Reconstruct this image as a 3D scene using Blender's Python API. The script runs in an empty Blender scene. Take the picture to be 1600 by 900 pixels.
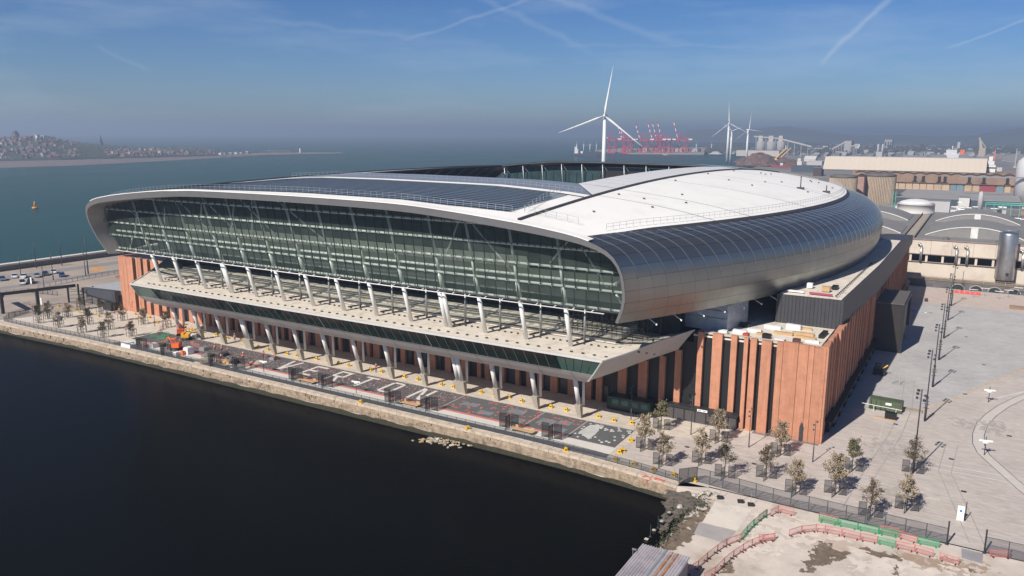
import bpy, bmesh, math, random
import numpy as np
from mathutils import Vector
R=math.radians
rnd=random.Random(7)
sc=bpy.context.scene
# ------------------------------------------------------------------ camera
CAM=np.array([0.,0.,50.])
def _basis(yaw,pit,rol):
    y,t,r=R(yaw),R(pit),R(rol)
    fw=np.array([-math.sin(y)*math.cos(t),math.cos(y)*math.cos(t),-math.sin(t)])
    rt=np.array([math.cos(y),math.sin(y),0.]); up=np.cross(rt,fw)
    return fw, rt*math.cos(r)+up*math.sin(r), -rt*math.sin(r)+up*math.cos(r)
FW,RT,UP=_basis(31.0,11.25,.18); FPX=1219.
cd=bpy.data.cameras.new('camera'); cam=bpy.data.objects.new('camera',cd); sc.collection.objects.link(cam)
cd.sensor_width=36; cd.lens=FPX/1600*36; cd.clip_start=1; cd.clip_end=60000
from mathutils import Matrix
M=Matrix(((RT[0],UP[0],-FW[0],CAM[0]),(RT[1],UP[1],-FW[1],CAM[1]),(RT[2],UP[2],-FW[2],CAM[2]),(0,0,0,1)))
cam.matrix_world=M; sc.camera=cam
sc.view_settings.view_transform='Standard'; sc.view_settings.look='None'; sc.view_settings.exposure=.28; sc.view_settings.gamma=1
# surveying helpers: sight lines from the camera station to ground level, or to an upright plane of known distance
def ray(x,y): return FW+RT*((x-800)/FPX)-UP*((y-450)/FPX)
def G(x,y,z=0.):
    d=ray(x,y); p=CAM+d*((z-CAM[2])/d[2]); return Vector(p)
def V(x,y,Y):
    d=ray(x,y); return Vector(CAM+d*((Y-CAM[1])/d[1]))
# ------------------------------------------------------------------ sky + sun
SUN_AZ=191.8; SUN_EL=39.5      # compass degrees of the sun, +Y is the building's north
world=bpy.data.worlds.new('World'); sc.world=world; world.use_nodes=True
nt=world.node_tree; nt.nodes.clear()
def N(nt,t,**k):
    n=nt.nodes.new(t)
    for a,b in k.items(): setattr(n,a,b)
    return n
def math_node(nt,op,a,b=None,clamp=False):
    n=N(nt,'ShaderNodeMath',operation=op); n.use_clamp=clamp
    for i,v in enumerate((a,b)):
        if v is None: continue
        if isinstance(v,(int,float)): n.inputs[i].default_value=v
        else: nt.links.new(v,n.inputs[i])
    return n.outputs[0]
def build_world():
    L=nt.links.new
    sky=N(nt,'ShaderNodeTexSky',sky_type='NISHITA'); sky.sun_disc=False
    sky.sun_elevation=R(SUN_EL); sky.sun_rotation=R(SUN_AZ); sky.altitude=50
    sky.air_density=1.0; sky.dust_density=0.6; sky.ozone_density=3.0
    tc=N(nt,'ShaderNodeTexCoord')
    sep=N(nt,'ShaderNodeSeparateXYZ'); L(tc.outputs['Generated'],sep.inputs[0])
    # deep blue grade: a clear, cool sky that pales towards the horizon
    ramp=N(nt,'ShaderNodeValToRGB'); L(sep.outputs['Z'],ramp.inputs[0])
    cr=ramp.color_ramp; cr.elements[0].position=0.0; cr.elements[0].color=SKY0
    cr.elements[1].position=0.5; cr.elements[1].color=SKY2
    e=cr.elements.new(0.16); e.color=SKY1
    mul=N(nt,'ShaderNodeMix',data_type='RGBA',blend_type='MULTIPLY'); mul.inputs[0].default_value=1
    L(sky.outputs[0],mul.inputs[6]); L(ramp.outputs[0],mul.inputs[7])
    # thin cirrus and contrails
    mp=N(nt,'ShaderNodeMapping'); mp.inputs['Scale'].default_value=(1.2,1.2,7); mp.inputs['Rotation'].default_value=(0.12,0.05,0)
    L(tc.outputs['Generated'],mp.inputs[0])
    no=N(nt,'ShaderNodeTexNoise'); no.inputs['Scale'].default_value=3.0; no.inputs['Detail'].default_value=7; no.inputs['Roughness'].default_value=.6
    L(mp.outputs[0],no.inputs[0])
    rc=N(nt,'ShaderNodeMapRange'); rc.inputs[1].default_value=.5; rc.inputs[2].default_value=.85; rc.inputs[3].default_value=0; rc.inputs[4].default_value=.30
    L(no.outputs['Fac'],rc.inputs[0]); total=rc.outputs[0]
    fn=N(nt,'ShaderNodeTexNoise'); fn.inputs['Scale'].default_value=22; fn.inputs['Detail'].default_value=4
    L(tc.outputs['Generated'],fn.inputs[0])
    for (a,b,w,s) in CONTRAILS:
        A=ray(*a);A/=np.linalg.norm(A);B=ray(*b);B/=np.linalg.norm(B)
        n=np.cross(A,B);n/=np.linalg.norm(n); m=(A+B)/2; t=B-A; ln=np.linalg.norm(t); t/=ln
        dn=N(nt,'ShaderNodeVectorMath',operation='DOT_PRODUCT'); L(tc.outputs['Generated'],dn.inputs[0]); dn.inputs[1].default_value=n
        jit=math_node(nt,'MULTIPLY',math_node(nt,'SUBTRACT',fn.outputs['Fac'],.5),w*3.2)
        d=math_node(nt,'ABSOLUTE',math_node(nt,'ADD',dn.outputs['Value'],jit))
        core=N(nt,'ShaderNodeMapRange',interpolation_type='SMOOTHSTEP'); core.inputs[1].default_value=0; core.inputs[2].default_value=w
        core.inputs[3].default_value=s; core.inputs[4].default_value=0; L(d,core.inputs[0])
        dt=N(nt,'ShaderNodeVectorMath',operation='DOT_PRODUCT'); L(tc.outputs['Generated'],dt.inputs[0]); dt.inputs[1].default_value=t
        pos=math_node(nt,'ABSOLUTE',math_node(nt,'SUBTRACT',dt.outputs['Value'],float(np.dot(m,t))))
        ext=N(nt,'ShaderNodeMapRange',interpolation_type='SMOOTHSTEP'); ext.inputs[1].default_value=ln*.38; ext.inputs[2].default_value=ln*.62
        ext.inputs[3].default_value=1; ext.inputs[4].default_value=0; L(pos,ext.inputs[0])
        f=math_node(nt,'MULTIPLY',math_node(nt,'MULTIPLY',core.outputs[0],ext.outputs[0]),math_node(nt,'ADD',fn.outputs['Fac'],.4))
        total=math_node(nt,'ADD',total,f)
    cl=N(nt,'ShaderNodeMix',data_type='RGBA'); L(total,cl.inputs[0]); cl.clamp_factor=True
    L(mul.outputs[2],cl.inputs[6]); cl.inputs[7].default_value=(6.5,7.3,8.2,1)
    bg=N(nt,'ShaderNodeBackground'); bg.inputs[1].default_value=SKY_STRENGTH; L(cl.outputs[2],bg.inputs[0])
    out=N(nt,'ShaderNodeOutputWorld'); L(bg.outputs[0],out.inputs[0])
SKY_STRENGTH=0.082
SKY0=(.52,.67,.93,1); SKY1=(.31,.51,.83,1); SKY2=(.11,.24,.45,1)
CONTRAILS=[((1395,-10),(1285,95),.0052,.24),((1610,26),(1480,76),.0022,.20),((640,60),(835,-3),.0034,.16),((745,-5),(915,75),.006,.11),
 ((840,-12),(1060,70),.007,.12),((380,25),(640,60),.005,.09),((880,70),(1200,74),.003,.07),((150,72),(235,112),.004,.09)]
build_world()
sl=bpy.data.lights.new('sun','SUN'); sl.energy=5.0; sl.angle=R(.55); sl.color=(1,.93,.84)
so=bpy.data.objects.new('sun',sl); sc.collection.objects.link(so)
sd=Vector((math.sin(R(SUN_AZ))*math.cos(R(SUN_EL)),math.cos(R(SUN_AZ))*math.cos(R(SUN_EL)),math.sin(R(SUN_EL))))
so.rotation_euler=sd.to_track_quat('Z','Y').to_euler(); so.location=(0,0,90)
# ------------------------------------------------------------------ materials
MATS={}
def mat(name,col,rough=.8,metal=0.,var=.12,scale=.6,bump=0.,bscale=6.,dirt=None,dirt_scale=.15,spec=.5,obj_var=0.,coat=0.,streak=0.):
    if name in MATS: return MATS[name]
    m=bpy.data.materials.new(name); m.use_nodes=True; t=m.node_tree; L=t.links.new
    b=t.nodes['Principled BSDF']; b.inputs['Roughness'].default_value=rough; b.inputs['Metallic'].default_value=metal
    b.inputs['Specular IOR Level'].default_value=spec
    if coat: b.inputs['Coat Weight'].default_value=coat
    tc=N(t,'ShaderNodeTexCoord'); g=N(t,'ShaderNodeNewGeometry')
    n=N(t,'ShaderNodeTexNoise'); n.inputs['Scale'].default_value=scale; n.inputs['Detail'].default_value=6; n.inputs['Roughness'].default_value=.62
    L(g.outputs['Position'],n.inputs[0])
    hv=N(t,'ShaderNodeHueSaturation'); hv.inputs['Color'].default_value=(*col,1)
    mr=N(t,'ShaderNodeMapRange'); mr.inputs[1].default_value=.3; mr.inputs[2].default_value=.7; mr.inputs[3].default_value=1-var; mr.inputs[4].default_value=1+var
    L(n.outputs['Fac'],mr.inputs[0]); val=mr.outputs[0]
    if obj_var:
        oi=N(t,'ShaderNodeObjectInfo'); r2=N(t,'ShaderNodeMapRange'); r2.inputs[3].default_value=1-obj_var; r2.inputs[4].default_value=1+obj_var
        L(oi.outputs['Random'],r2.inputs[0]); val=math_node(t,'MULTIPLY',val,r2.outputs[0])
    if streak:
        sm=N(t,'ShaderNodeMapping'); sm.inputs['Scale'].default_value=(2.2,2.2,.12); L(g.outputs['Position'],sm.inputs[0])
        s_=N(t,'ShaderNodeTexNoise'); s_.inputs['Scale'].default_value=1.; s_.inputs['Detail'].default_value=6; s_.inputs['Roughness'].default_value=.65; L(sm.outputs[0],s_.inputs[0])
        r3=N(t,'ShaderNodeMapRange'); r3.inputs[1].default_value=.35; r3.inputs[2].default_value=.68; r3.inputs[3].default_value=1+streak*.4; r3.inputs[4].default_value=1-streak; L(s_.outputs['Fac'],r3.inputs[0])
        val=math_node(t,'MULTIPLY',val,r3.outputs[0])
    L(val,hv.inputs['Value']); colout=hv.outputs[0]
    if dirt:
        dn=N(t,'ShaderNodeTexNoise'); dn.inputs['Scale'].default_value=dirt_scale; dn.inputs['Detail'].default_value=8; dn.inputs['Roughness'].default_value=.7
        L(g.outputs['Position'],dn.inputs[0])
        dr=N(t,'ShaderNodeMapRange'); dr.inputs[1].default_value=.5; dr.inputs[2].default_value=.66; L(dn.outputs['Fac'],dr.inputs[0])
        mx=N(t,'ShaderNodeMix',data_type='RGBA'); L(dr.outputs[0],mx.inputs[0]); L(colout,mx.inputs[6]); mx.inputs[7].default_value=(*dirt,1); colout=mx.outputs[2]
    L(colout,b.inputs['Base Color'])
    if bump:
        bn=N(t,'ShaderNodeTexNoise'); bn.inputs['Scale'].default_value=bscale; bn.inputs['Detail'].default_value=5
        L(g.outputs['Position'],bn.inputs[0]); bp=N(t,'ShaderNodeBump'); bp.inputs['Strength'].default_value=bump; bp.inputs['Distance'].default_value=.05
        L(bn.outputs['Fac'],bp.inputs['Height']); L(bp.outputs[0],b.inputs['Normal'])
    MATS[name]=m; return m
def paving_mat(name,c1,c2,mortar,w,h,scale,rot=0.,rough=.85):
    m=bpy.data.materials.new(name); m.use_nodes=True; t=m.node_tree; L=t.links.new; b=t.nodes['Principled BSDF']; b.inputs['Roughness'].default_value=rough
    g=N(t,'ShaderNodeNewGeometry'); mp=N(t,'ShaderNodeMapping'); mp.inputs['Rotation'].default_value=(0,0,rot); L(g.outputs['Position'],mp.inputs[0])
    br=N(t,'ShaderNodeTexBrick'); br.inputs['Color1'].default_value=(*c1,1); br.inputs['Color2'].default_value=(*c2,1); br.inputs['Mortar'].default_value=(*mortar,1)
    br.inputs['Scale'].default_value=scale; br.inputs['Brick Width'].default_value=w; br.inputs['Row Height'].default_value=h; br.inputs['Mortar Size'].default_value=.012; br.inputs['Mortar Smooth'].default_value=.6
    L(mp.outputs[0],br.inputs[0])
    n=N(t,'ShaderNodeTexNoise'); n.inputs['Scale'].default_value=.09; n.inputs['Detail'].default_value=9; n.inputs['Roughness'].default_value=.68; L(g.outputs['Position'],n.inputs[0])
    n2=N(t,'ShaderNodeTexNoise'); n2.inputs['Scale'].default_value=1.1; n2.inputs['Detail'].default_value=5
    m2=N(t,'ShaderNodeMapping'); m2.inputs['Scale'].default_value=(.35,1.5,1); m2.inputs['Rotation'].default_value=(0,0,rot); L(g.outputs['Position'],m2.inputs[0]); L(m2.outputs[0],n2.inputs[0])
    v=math_node(t,'ADD',math_node(t,'MULTIPLY',n.outputs['Fac'],.62),math_node(t,'MULTIPLY',n2.outputs['Fac'],.62)); v=math_node(t,'ADD',v,.38)
    hv=N(t,'ShaderNodeHueSaturation'); L(br.outputs[0],hv.inputs['Color']); L(v,hv.inputs['Value']); L(hv.outputs[0],b.inputs['Base Color'])
    MATS[name]=m; return m
def water_mat(name,col,rough,bscale,bstr,stretch=(1,1,1),refl=.4):
    m=bpy.data.materials.new(name); m.use_nodes=True; t=m.node_tree; L=t.links.new
    for n in list(t.nodes): t.nodes.remove(n)
    out=N(t,'ShaderNodeOutputMaterial'); df=N(t,'ShaderNodeBsdfDiffuse'); gl=N(t,'ShaderNodeBsdfGlossy'); mx=N(t,'ShaderNodeMixShader'); fr=N(t,'ShaderNodeFresnel'); fr.inputs['IOR'].default_value=1.33
    g=N(t,'ShaderNodeNewGeometry'); mp=N(t,'ShaderNodeMapping'); mp.inputs['Scale'].default_value=stretch; L(g.outputs['Position'],mp.inputs[0])
    n0=N(t,'ShaderNodeTexNoise'); n0.inputs['Scale'].default_value=.012; n0.inputs['Detail'].default_value=6; L(mp.outputs[0],n0.inputs[0])
    hv=N(t,'ShaderNodeHueSaturation'); hv.inputs['Color'].default_value=(*col,1); L(math_node(t,'ADD',math_node(t,'MULTIPLY',n0.outputs['Fac'],.5),.75),hv.inputs['Value']); L(hv.outputs[0],df.inputs[0])
    L(math_node(t,'MULTIPLY',math_node(t,'ADD',math_node(t,'MULTIPLY',n0.outputs['Fac'],2.4),-.2),rough),gl.inputs['Roughness'])
    n=N(t,'ShaderNodeTexNoise'); n.inputs['Scale'].default_value=bscale; n.inputs['Detail'].default_value=6; n.inputs['Roughness'].default_value=.6; L(mp.outputs[0],n.inputs[0])
    bp=N(t,'ShaderNodeBump'); bp.inputs['Strength'].default_value=bstr; bp.inputs['Distance'].default_value=.12; L(n.outputs['Fac'],bp.inputs['Height'])
    for q in (gl,fr): L(bp.outputs[0],q.inputs['Normal'])
    # wave facets hide part of the grazing reflection
    L(math_node(t,'MULTIPLY',fr.outputs[0],refl),mx.inputs[0]); L(df.outputs[0],mx.inputs[1]); L(gl.outputs[0],mx.inputs[2]); L(mx.outputs[0],out.inputs[0])
    MATS[name]=m; return m
def glass_mat(name,tint,refl,keep=.75,dcol=(.03,.06,.05)):
    m=bpy.data.materials.new(name); m.use_nodes=True; t=m.node_tree; L=t.links.new
    for n in list(t.nodes): t.nodes.remove(n)
    out=N(t,'ShaderNodeOutputMaterial'); tr=N(t,'ShaderNodeBsdfTransparent'); tr.inputs[0].default_value=(*tint,1)
    df=N(t,'ShaderNodeBsdfDiffuse'); df.inputs[0].default_value=(*dcol,1)
    gl=N(t,'ShaderNodeBsdfGlossy'); gl.inputs['Roughness'].default_value=.04; gl.inputs[0].default_value=(.9,.95,.95,1)
    lw=N(t,'ShaderNodeLayerWeight'); lw.inputs[0].default_value=refl
    m1=N(t,'ShaderNodeMixShader'); oi=N(t,'ShaderNodeObjectInfo'); L(math_node(t,'ADD',math_node(t,'MULTIPLY',oi.outputs['Random'],-.13),keep+.05),m1.inputs[0]); L(df.outputs[0],m1.inputs[1]); L(tr.outputs[0],m1.inputs[2])
    m2=N(t,'ShaderNodeMixShader'); L(lw.outputs['Fresnel'],m2.inputs[0]); L(m1.outputs[0],m2.inputs[1]); L(gl.outputs[0],m2.inputs[2]); L(m2.outputs[0],out.inputs[0])
    MATS[name]=m; return m
def mesh_mat(name,col,open_=.55):
    m=bpy.data.materials.new(name); m.use_nodes=True; t=m.node_tree; L=t.links.new; b=t.nodes['Principled BSDF']; b.inputs['Base Color'].default_value=(*col,1); b.inputs['Roughness'].default_value=.5
    tr=N(t,'ShaderNodeBsdfTransparent'); mx=N(t,'ShaderNodeMixShader'); mx.inputs[0].default_value=open_
    L(b.outputs[0],mx.inputs[1]); L(tr.outputs[0],mx.inputs[2]); L(mx.outputs[0],t.nodes['Material Output'].inputs[0]); MATS[name]=m; return m
# ------------------------------------------------------------------ mesh builder
class MB:
    def __init__(s): s.v=[]; s.f=[]; s.mi=[]; s.cur=0; s.sm=[]
    def q(s,*pts,smooth=False):
        i=len(s.v); s.v+= [tuple(p) for p in pts]; s.f.append(tuple(range(i,i+len(pts)))); s.mi.append(s.cur); s.sm.append(smooth); return s
    def box(s,x0,x1,y0,y1,z0,z1,rz=0.,c=None):
        P=[(x0,y0,z0),(x1,y0,z0),(x1,y1,z0),(x0,y1,z0),(x0,y0,z1),(x1,y0,z1),(x1,y1,z1),(x0,y1,z1)]
        if rz:
            if c is None: c=((x0+x1)/2,(y0+y1)/2)
            k,n=math.cos(rz),math.sin(rz); P=[(c[0]+(a-c[0])*k-(b-c[1])*n,c[1]+(a-c[0])*n+(b-c[1])*k,z) for a,b,z in P]
        i=len(s.v); s.v+=P
        for f in ((0,3,2,1),(4,5,6,7),(0,1,5,4),(1,2,6,5),(2,3,7,6),(3,0,4,7)): s.f.append(tuple(i+a for a in f)); s.mi.append(s.cur); s.sm.append(False)
        return s
    def prism(s,poly,z0,z1):
        n=len(poly); i=len(s.v); zz=lambda z,k: z[k] if isinstance(z,(list,tuple)) else z
        a=sum(poly[k][0]*poly[(k+1)%n][1]-poly[(k+1)%n][0]*poly[k][1] for k in range(n))
        if a<0: poly=poly[::-1]
        s.v+=[(p[0],p[1],zz(z0,k)) for k,p in enumerate(poly)]+[(p[0],p[1],zz(z1,k)) for k,p in enumerate(poly)]
        s.f.append(tuple(i+k for k in reversed(range(n)))); s.f.append(tuple(i+n+k for k in range(n)))
        for k in range(n): s.f.append((i+k,i+(k+1)%n,i+n+(k+1)%n,i+n+k))
        s.mi+=[s.cur]*(n+2); s.sm+=[False]*(n+2); return s
    def tube(s,p0,p1,r0,r1=None,n=8,caps=True):
        p0,p1=Vector(p0),Vector(p1); r1=r0 if r1 is None else r1; d=(p1-p0)
        if d.length<1e-6: return s
        d.normalize(); a=d.orthogonal().normalized(); b=d.cross(a); i=len(s.v)
        for p,r in ((p0,r0),(p1,r1)):
            for k in range(n):
                t=2*math.pi*k/n; s.v.append(tuple(p+a*(r*math.cos(t))+b*(r*math.sin(t))))
        for k in range(n): s.f.append((i+k,i+(k+1)%n,i+n+(k+1)%n,i+n+k)); s.mi.append(s.cur); s.sm.append(n>5)
        if caps:
            s.f.append(tuple(i+k for k in reversed(range(n)))); s.f.append(tuple(i+n+k for k in range(n))); s.mi+=[s.cur]*2; s.sm+=[False]*2
        return s
    def lathe(s,c,prof,n=24):
        i=len(s.v); m=len(prof)
        for r,z in prof:
            for k in range(n): t=2*math.pi*k/n; s.v.append((c[0]+r*math.cos(t),c[1]+r*math.sin(t),c[2]+z))
        for j in range(m-1):
            for k in range(n): s.f.append((i+j*n+k,i+j*n+(k+1)%n,i+(j+1)*n+(k+1)%n,i+(j+1)*n+k)); s.mi.append(s.cur); s.sm.append(True)
        s.f.append(tuple(i+k for k in reversed(range(n)))); s.f.append(tuple(i+(m-1)*n+k for k in range(n))); s.mi+=[s.cur]*2; s.sm+=[False]*2
        return s
    def grid(s,rows,smooth=True,flip=False):
        i=len(s.v); m=len(rows[0])
        for r in rows: s.v+=[tuple(p) for p in r]
        for a in range(len(rows)-1):
            for b in range(m-1):
                f=(i+a*m+b,i+a*m+b+1,i+(a+1)*m+b+1,i+(a+1)*m+b)
                s.f.append(f[::-1] if flip else f); s.mi.append(s.cur); s.sm.append(smooth)
        return s
    def mesh(s,name,mats,org=(0,0,0)):
        me=bpy.data.meshes.new(name); o=org
        me.from_pydata([(a-o[0],b-o[1],c-o[2]) for a,b,c in s.v],[],s.f)
        if not isinstance(mats,(list,tuple)): mats=[mats]
        for m in mats: me.materials.append(m)
        me.polygons.foreach_set('material_index',s.mi); me.polygons.foreach_set('use_smooth',s.sm); me.update(); return me
    def build(s,name,mats,parent=None,**k):
        # vertices are in world metres; a parent is an unrotated Empty or mesh whose world position is kept in ORG
        org=ORG.get(parent.name,(0,0,0)) if parent else (0,0,0)
        o=bpy.data.objects.new(name,s.mesh(name,mats,org)); sc.collection.objects.link(o)
        if parent: o.parent=parent
        ORG[o.name]=org
        for a,b in k.items(): o[a]=b
        return o
ORG={}
def thing(name,label,cat,loc=(0,0,0),group=None):
    o=bpy.data.objects.new(name,None); sc.collection.objects.link(o); o.location=loc; ORG[o.name]=tuple(loc); o.empty_display_size=.5
    o['label']=label; o['category']=cat
    if group: o['group']=group
    return o
def copy_tree(o,parent=None):
    c=o.copy(); sc.collection.objects.link(c); c.parent=parent
    for ch in [x for x in CH.get(o.name,[])]: copy_tree(ch,c)
    return c
CH={}
def remember(o):
    CH[o.name]=list(o.children)
    for c in o.children: remember(c)
def place(proto,loc,rz=0.,label=None,scale=None,first=[None]):
    key=proto.name
    if key not in USED: USED.add(key); o=proto
    else: o=copy_tree(proto)
    o.location=loc; o.rotation_euler=(0,0,rz)
    if scale: o.scale=(scale,)*3
    if label: o['label']=label
    return o
USED=set()
ORDN=['first','second','third','fourth','fifth','sixth','seventh','eighth','ninth','tenth','eleventh','twelfth','thirteenth','fourteenth','fifteenth','sixteenth','seventeenth','eighteenth','nineteenth','twentieth']
def ordw(i):
    if i<20: return ORDN[i]
    t=['twenty','thirty','forty'][(i+1)//10-2]; u=(i+1)%10
    return t+'-'+ORDN[u-1] if u else {'twenty':'twentieth','thirty':'thirtieth','forty':'fortieth'}[t]
def struct(mb,name,mats,parent=None,kind='structure'):
    o=mb.build(name,mats,parent); o['kind']=kind; return o
# palette
m_conc=mat('pale_concrete',(.50,.455,.385),.85,bump=.15,var=.1,dirt=(.37,.33,.27),dirt_scale=.35)
m_brick=mat('terracotta_brick',(.47,.215,.130),.88,var=.13,scale=.9,bump=.35,bscale=7,obj_var=.08,streak=.14)
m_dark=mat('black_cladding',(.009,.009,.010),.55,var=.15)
m_dgrey=mat('dark_grey_cladding',(.045,.045,.052),.55,var=.12,streak=.12)
m_white=mat('white_membrane',(.85,.84,.81),.6,var=.02,scale=.3,dirt=(.78,.765,.735),dirt_scale=.10)
m_steelw=mat('pale_painted_steel',(.76,.76,.74),.45,var=.05)
m_fascia=mat('grey_metal_fascia',(.27,.265,.27),.5,metal=.3,var=.06)
m_soffit=mat('brushed_shell_soffit',(.34,.31,.29),.5,metal=.4,var=.08)
m_deck=mat('cream_terrace_slab',(.68,.62,.54),.85,var=.07,dirt=(.5,.44,.35),dirt_scale=.5)
m_black=mat('black_metal',(.02,.021,.023),.5,var=.1)
m_yel=mat('yellow_plastic',(.72,.46,.03),.5,var=.05)
m_int=mat('dark_interior',(.03,.032,.034),.8,var=.2)
m_asph=mat('asphalt',(.10,.10,.105),.9,var=.15,bump=.1)
m_red=mat('red_plastic',(.62,.09,.08),.5,var=.08)
m_green=mat('green_plastic',(.02,.27,.11),.5,var=.08)
m_orange=mat('hi_vis_orange',(.85,.17,.04),.6,var=.08)
m_galv=mat('galvanised_steel',(.42,.44,.45),.4,metal=.6,var=.08)
# ================================================================== THE SETTING
WZ=-2.6
m_river=water_mat('river_water',(.020,.066,.070),.14,.35,.9,(1,.55,1),.20)
m_dockw=water_mat('dock_water',(.0022,.0024,.0022),.11,2.2,.34,(1,1,1),.33)
b=MB(); b.q((-14000,-3000,WZ-.4),(14000,-3000,WZ-.4),(14000,14000,WZ-.4),(-14000,14000,WZ-.4)); struct(b,'river',m_river)
QY=[(-420,102.2),(-300,102.2),(-221,102.4),(-205,102.9),(-188,103.8),(-158,104.3),(-125,104.7),(-91,104.7),(-63,104.5),(-50,104.0),(-40,103.2),(-33.6,102.4)]
b=MB(); b.prism([(-420,-60),(-20,-60),(-20,104),(-420,104)],WZ-.3,WZ); struct(b,'dock_water',m_dockw)
# land: one sheet of ground from the dock to the far industrial shore
EDGE_E=(-29.6,-60)
m_pave=paving_mat('warm_grey_plaza_paving',(.53,.47,.425),(.46,.41,.375),(.38,.35,.33),.6,.2,1.0,R(8))
m_pave2=paving_mat('cool_grey_plaza_paving',(.47,.455,.445),(.41,.40,.395),(.33,.33,.34),.6,.2,1.0,R(8))
m_paveb=paving_mat('buff_promenade_paving',(.60,.53,.45),(.54,.48,.41),(.44,.39,.34),.8,.8,1.0)
m_ground=mat('industrial_ground',(.23,.215,.20),.9,var=.3,scale=.02,bump=.1,dirt=(.14,.13,.12),dirt_scale=.03)
b=MB()
shore=[(-303.6,60),(-303.6,330),(-262,520),(-262,800),(-300,1200),(-330,1500),(-430,1750),(-560,2100),(-620,2600),(-700,5000),(4000,5000),(4000,60)]
b.prism([(p[0],p[1]) for p in [(-303.6,118)]+shore[1:-1]+[(4000,118)]],-6,-.02); struct(b,'ground',m_ground)
b=MB(); b.prism([(-303.6,102.2)]+QY[2:]+[(-29.6,104.2),(-29.6,130),(-303.6,130)],WZ-1,0.0); struct(b,'promenade',m_paveb)
b=MB(); b.prism([(-208,130),(-18.9,130),(-18.9,284),(-208,284)],-.01,.004)
struct(b,'stadium_forecourt',m_asph)
b=MB(); b.prism([(-18.9,128.6),(-29.6,128.6),(-33,121),(-45.8,119.3),(-45.8,107),(-33,104.6),(90,104.6),(90,290.5),(-18.9,290.5)],-.01,.006); struct(b,'east_plaza',m_pave)
# cooler paving north-west of the diagonal joint
b=MB(); b.prism([(-18.9,150),(-9.5,152.5),(-1.6,164.6),(11.5,197.9),(30,240),(60,262),(-18.9,262)],.0,.010); struct(b,'plaza_field',m_pave2)
b=MB(); b.prism([(-18.8,262.2),(70,262.2),(70,288),(-18.8,288)],.0,.010); struct(b,'plaza_strip',mat('pink_buff_paving',(.50,.42,.37),.85,var=.08,scale=.3))
# diagonal joint with a sandy edge
def ribbon(b,pts,w,z):
    L=[];Rr=[]
    for i,p in enumerate(pts):
        a=Vector(pts[max(0,i-1)]);c=Vector(pts[min(len(pts)-1,i+1)]); t=(c-a).normalized(); n=Vector((-t.y,t.x))
        L.append((p[0]+n.x*w/2,p[1]+n.y*w/2,z)); Rr.append((p[0]-n.x*w/2,p[1]-n.y*w/2,z))
    b.grid([L,Rr],smooth=False,flip=True)
b=MB(); ribbon(b,[(-9.5,152.5),(-4.5,159),(-1.6,164.6),(11.5,197.9),(24,226)],.45,.016); struct(b,'sandy_joint',mat('sand',(.52,.40,.28),.9,var=.25))
arc=[(4.3+.0,139),(3.6,143),(3.5,148),(4.0,154),(5.3,160),(7.4,167),(10.2,174),(14,182)]
arcb=[(13.5,119),(9.4,127),(6.4,134)]+arc
b=MB(); ribbon(b,arcb,1.6,.014); struct(b,'curved_path',mat('smooth_path_stone',(.55,.51,.47),.8,var=.05))
b=MB(); ribbon(b,[(x-.85,y) for x,y in arcb],.10,.020); ribbon(b,[(x+.85,y) for x,y in arcb],.10,.020); struct(b,'path_edging',m_dgrey)
b=MB(); ribbon(b,[(-2,128.6),(40,130.5)],.35,.015); ribbon(b,[(-2,130.6),(40,132.5)],.35,.015); ribbon(b,[(6,171),(18,190)],.5,.015); ribbon(b,[(-10.6,130),(-10.9,146)],.08,.015); struct(b,'paving_bands',mat('light_band',(.58,.55,.52),.8))
# promenade bands
def strip(name,x0,x1,y0,y1,z,m): b=MB(); b.prism([(x0,y0),(x1,y0),(x1,y1),(x0,y1)],-.01,z); return struct(b,name,m)
strip('walkway',-176,-46.5,106.0,107.7,.008,m_asph)
strip('promenade_kerb',-176,-46.5,107.7,110.4,.05,mat('white_concrete',(.60,.57,.53),.85,var=.06,scale=.4))
strip('pink_strip',-170,-56,110.4,111.1,.054,mat('pink_paving',(.52,.17,.15),.85,var=.15))
m_terr=mat('dark_granite_paving',(.10,.088,.088),.85,var=.25,scale=2.5)
m_terr2=mat('dark_grey_terrace',(.105,.108,.112),.85,var=.15,scale=2)
pt=MB(); pt.prism([(-176,111.1),(-82.2,111.1),(-82.2,119),(-176,119)],-.01,.058); TER=struct(pt,'patterned_terrace',m_terr); ORG[TER.name]=(0,0,0)
pt=MB(); pt.prism([(-82,111.1),(-56,111.1),(-56,119),(-82,119)],-.01,.060); pt.prism([(-55.6,110.6),(-47,110.6),(-47,119),(-55.6,119)],-.01,.060); struct(pt,'grey_terrace',m_terr2)
b=MB(); b.box(-82.2,-82,111.1,119,0,.066); b.box(-64.5,-64.3,111.1,119,0,.066);b.box(-55.9,-55.7,111.1,119,0,.066); b.box(-176,-47,119,119.25,0,.066); struct(b,'terrace_joints',mat('joint_stone',(.40,.38,.35),.8))
def inlay(name,n,x0,x1,y0,y1,m,z,r,seed,grid=None):
    rr=random.Random(seed); b=MB(); k=0
    while k<n:
        x=rr.uniform(x0,x1); y=rr.uniform(y0,y1); k+=1; s=r*rr.uniform(.8,1.15); a=rr.uniform(0,1)
        b.prism([(x+s*math.cos(a+t*math.pi/3),y+s*math.sin(a+t*math.pi/3)) for t in range(6)],.05,z)
    return struct(b,name,m,kind='stuff')
inlay('pink_inlay_tiles',700,-170,-82.5,111.3,118.8,mat('pink_tile',(.42,.17,.15),.8,var=.2),.064,.16,1)
inlay('white_inlay_tiles',560,-170,-82.5,111.3,118.8,mat('white_tile',(.42,.40,.38),.8,var=.1),.066,.13,2)
inlay('blue_inlay_tiles',380,-170,-82.5,111.3,118.8,mat('blue_tile',(.10,.15,.22),.8,var=.1),.068,.18,3)
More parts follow.
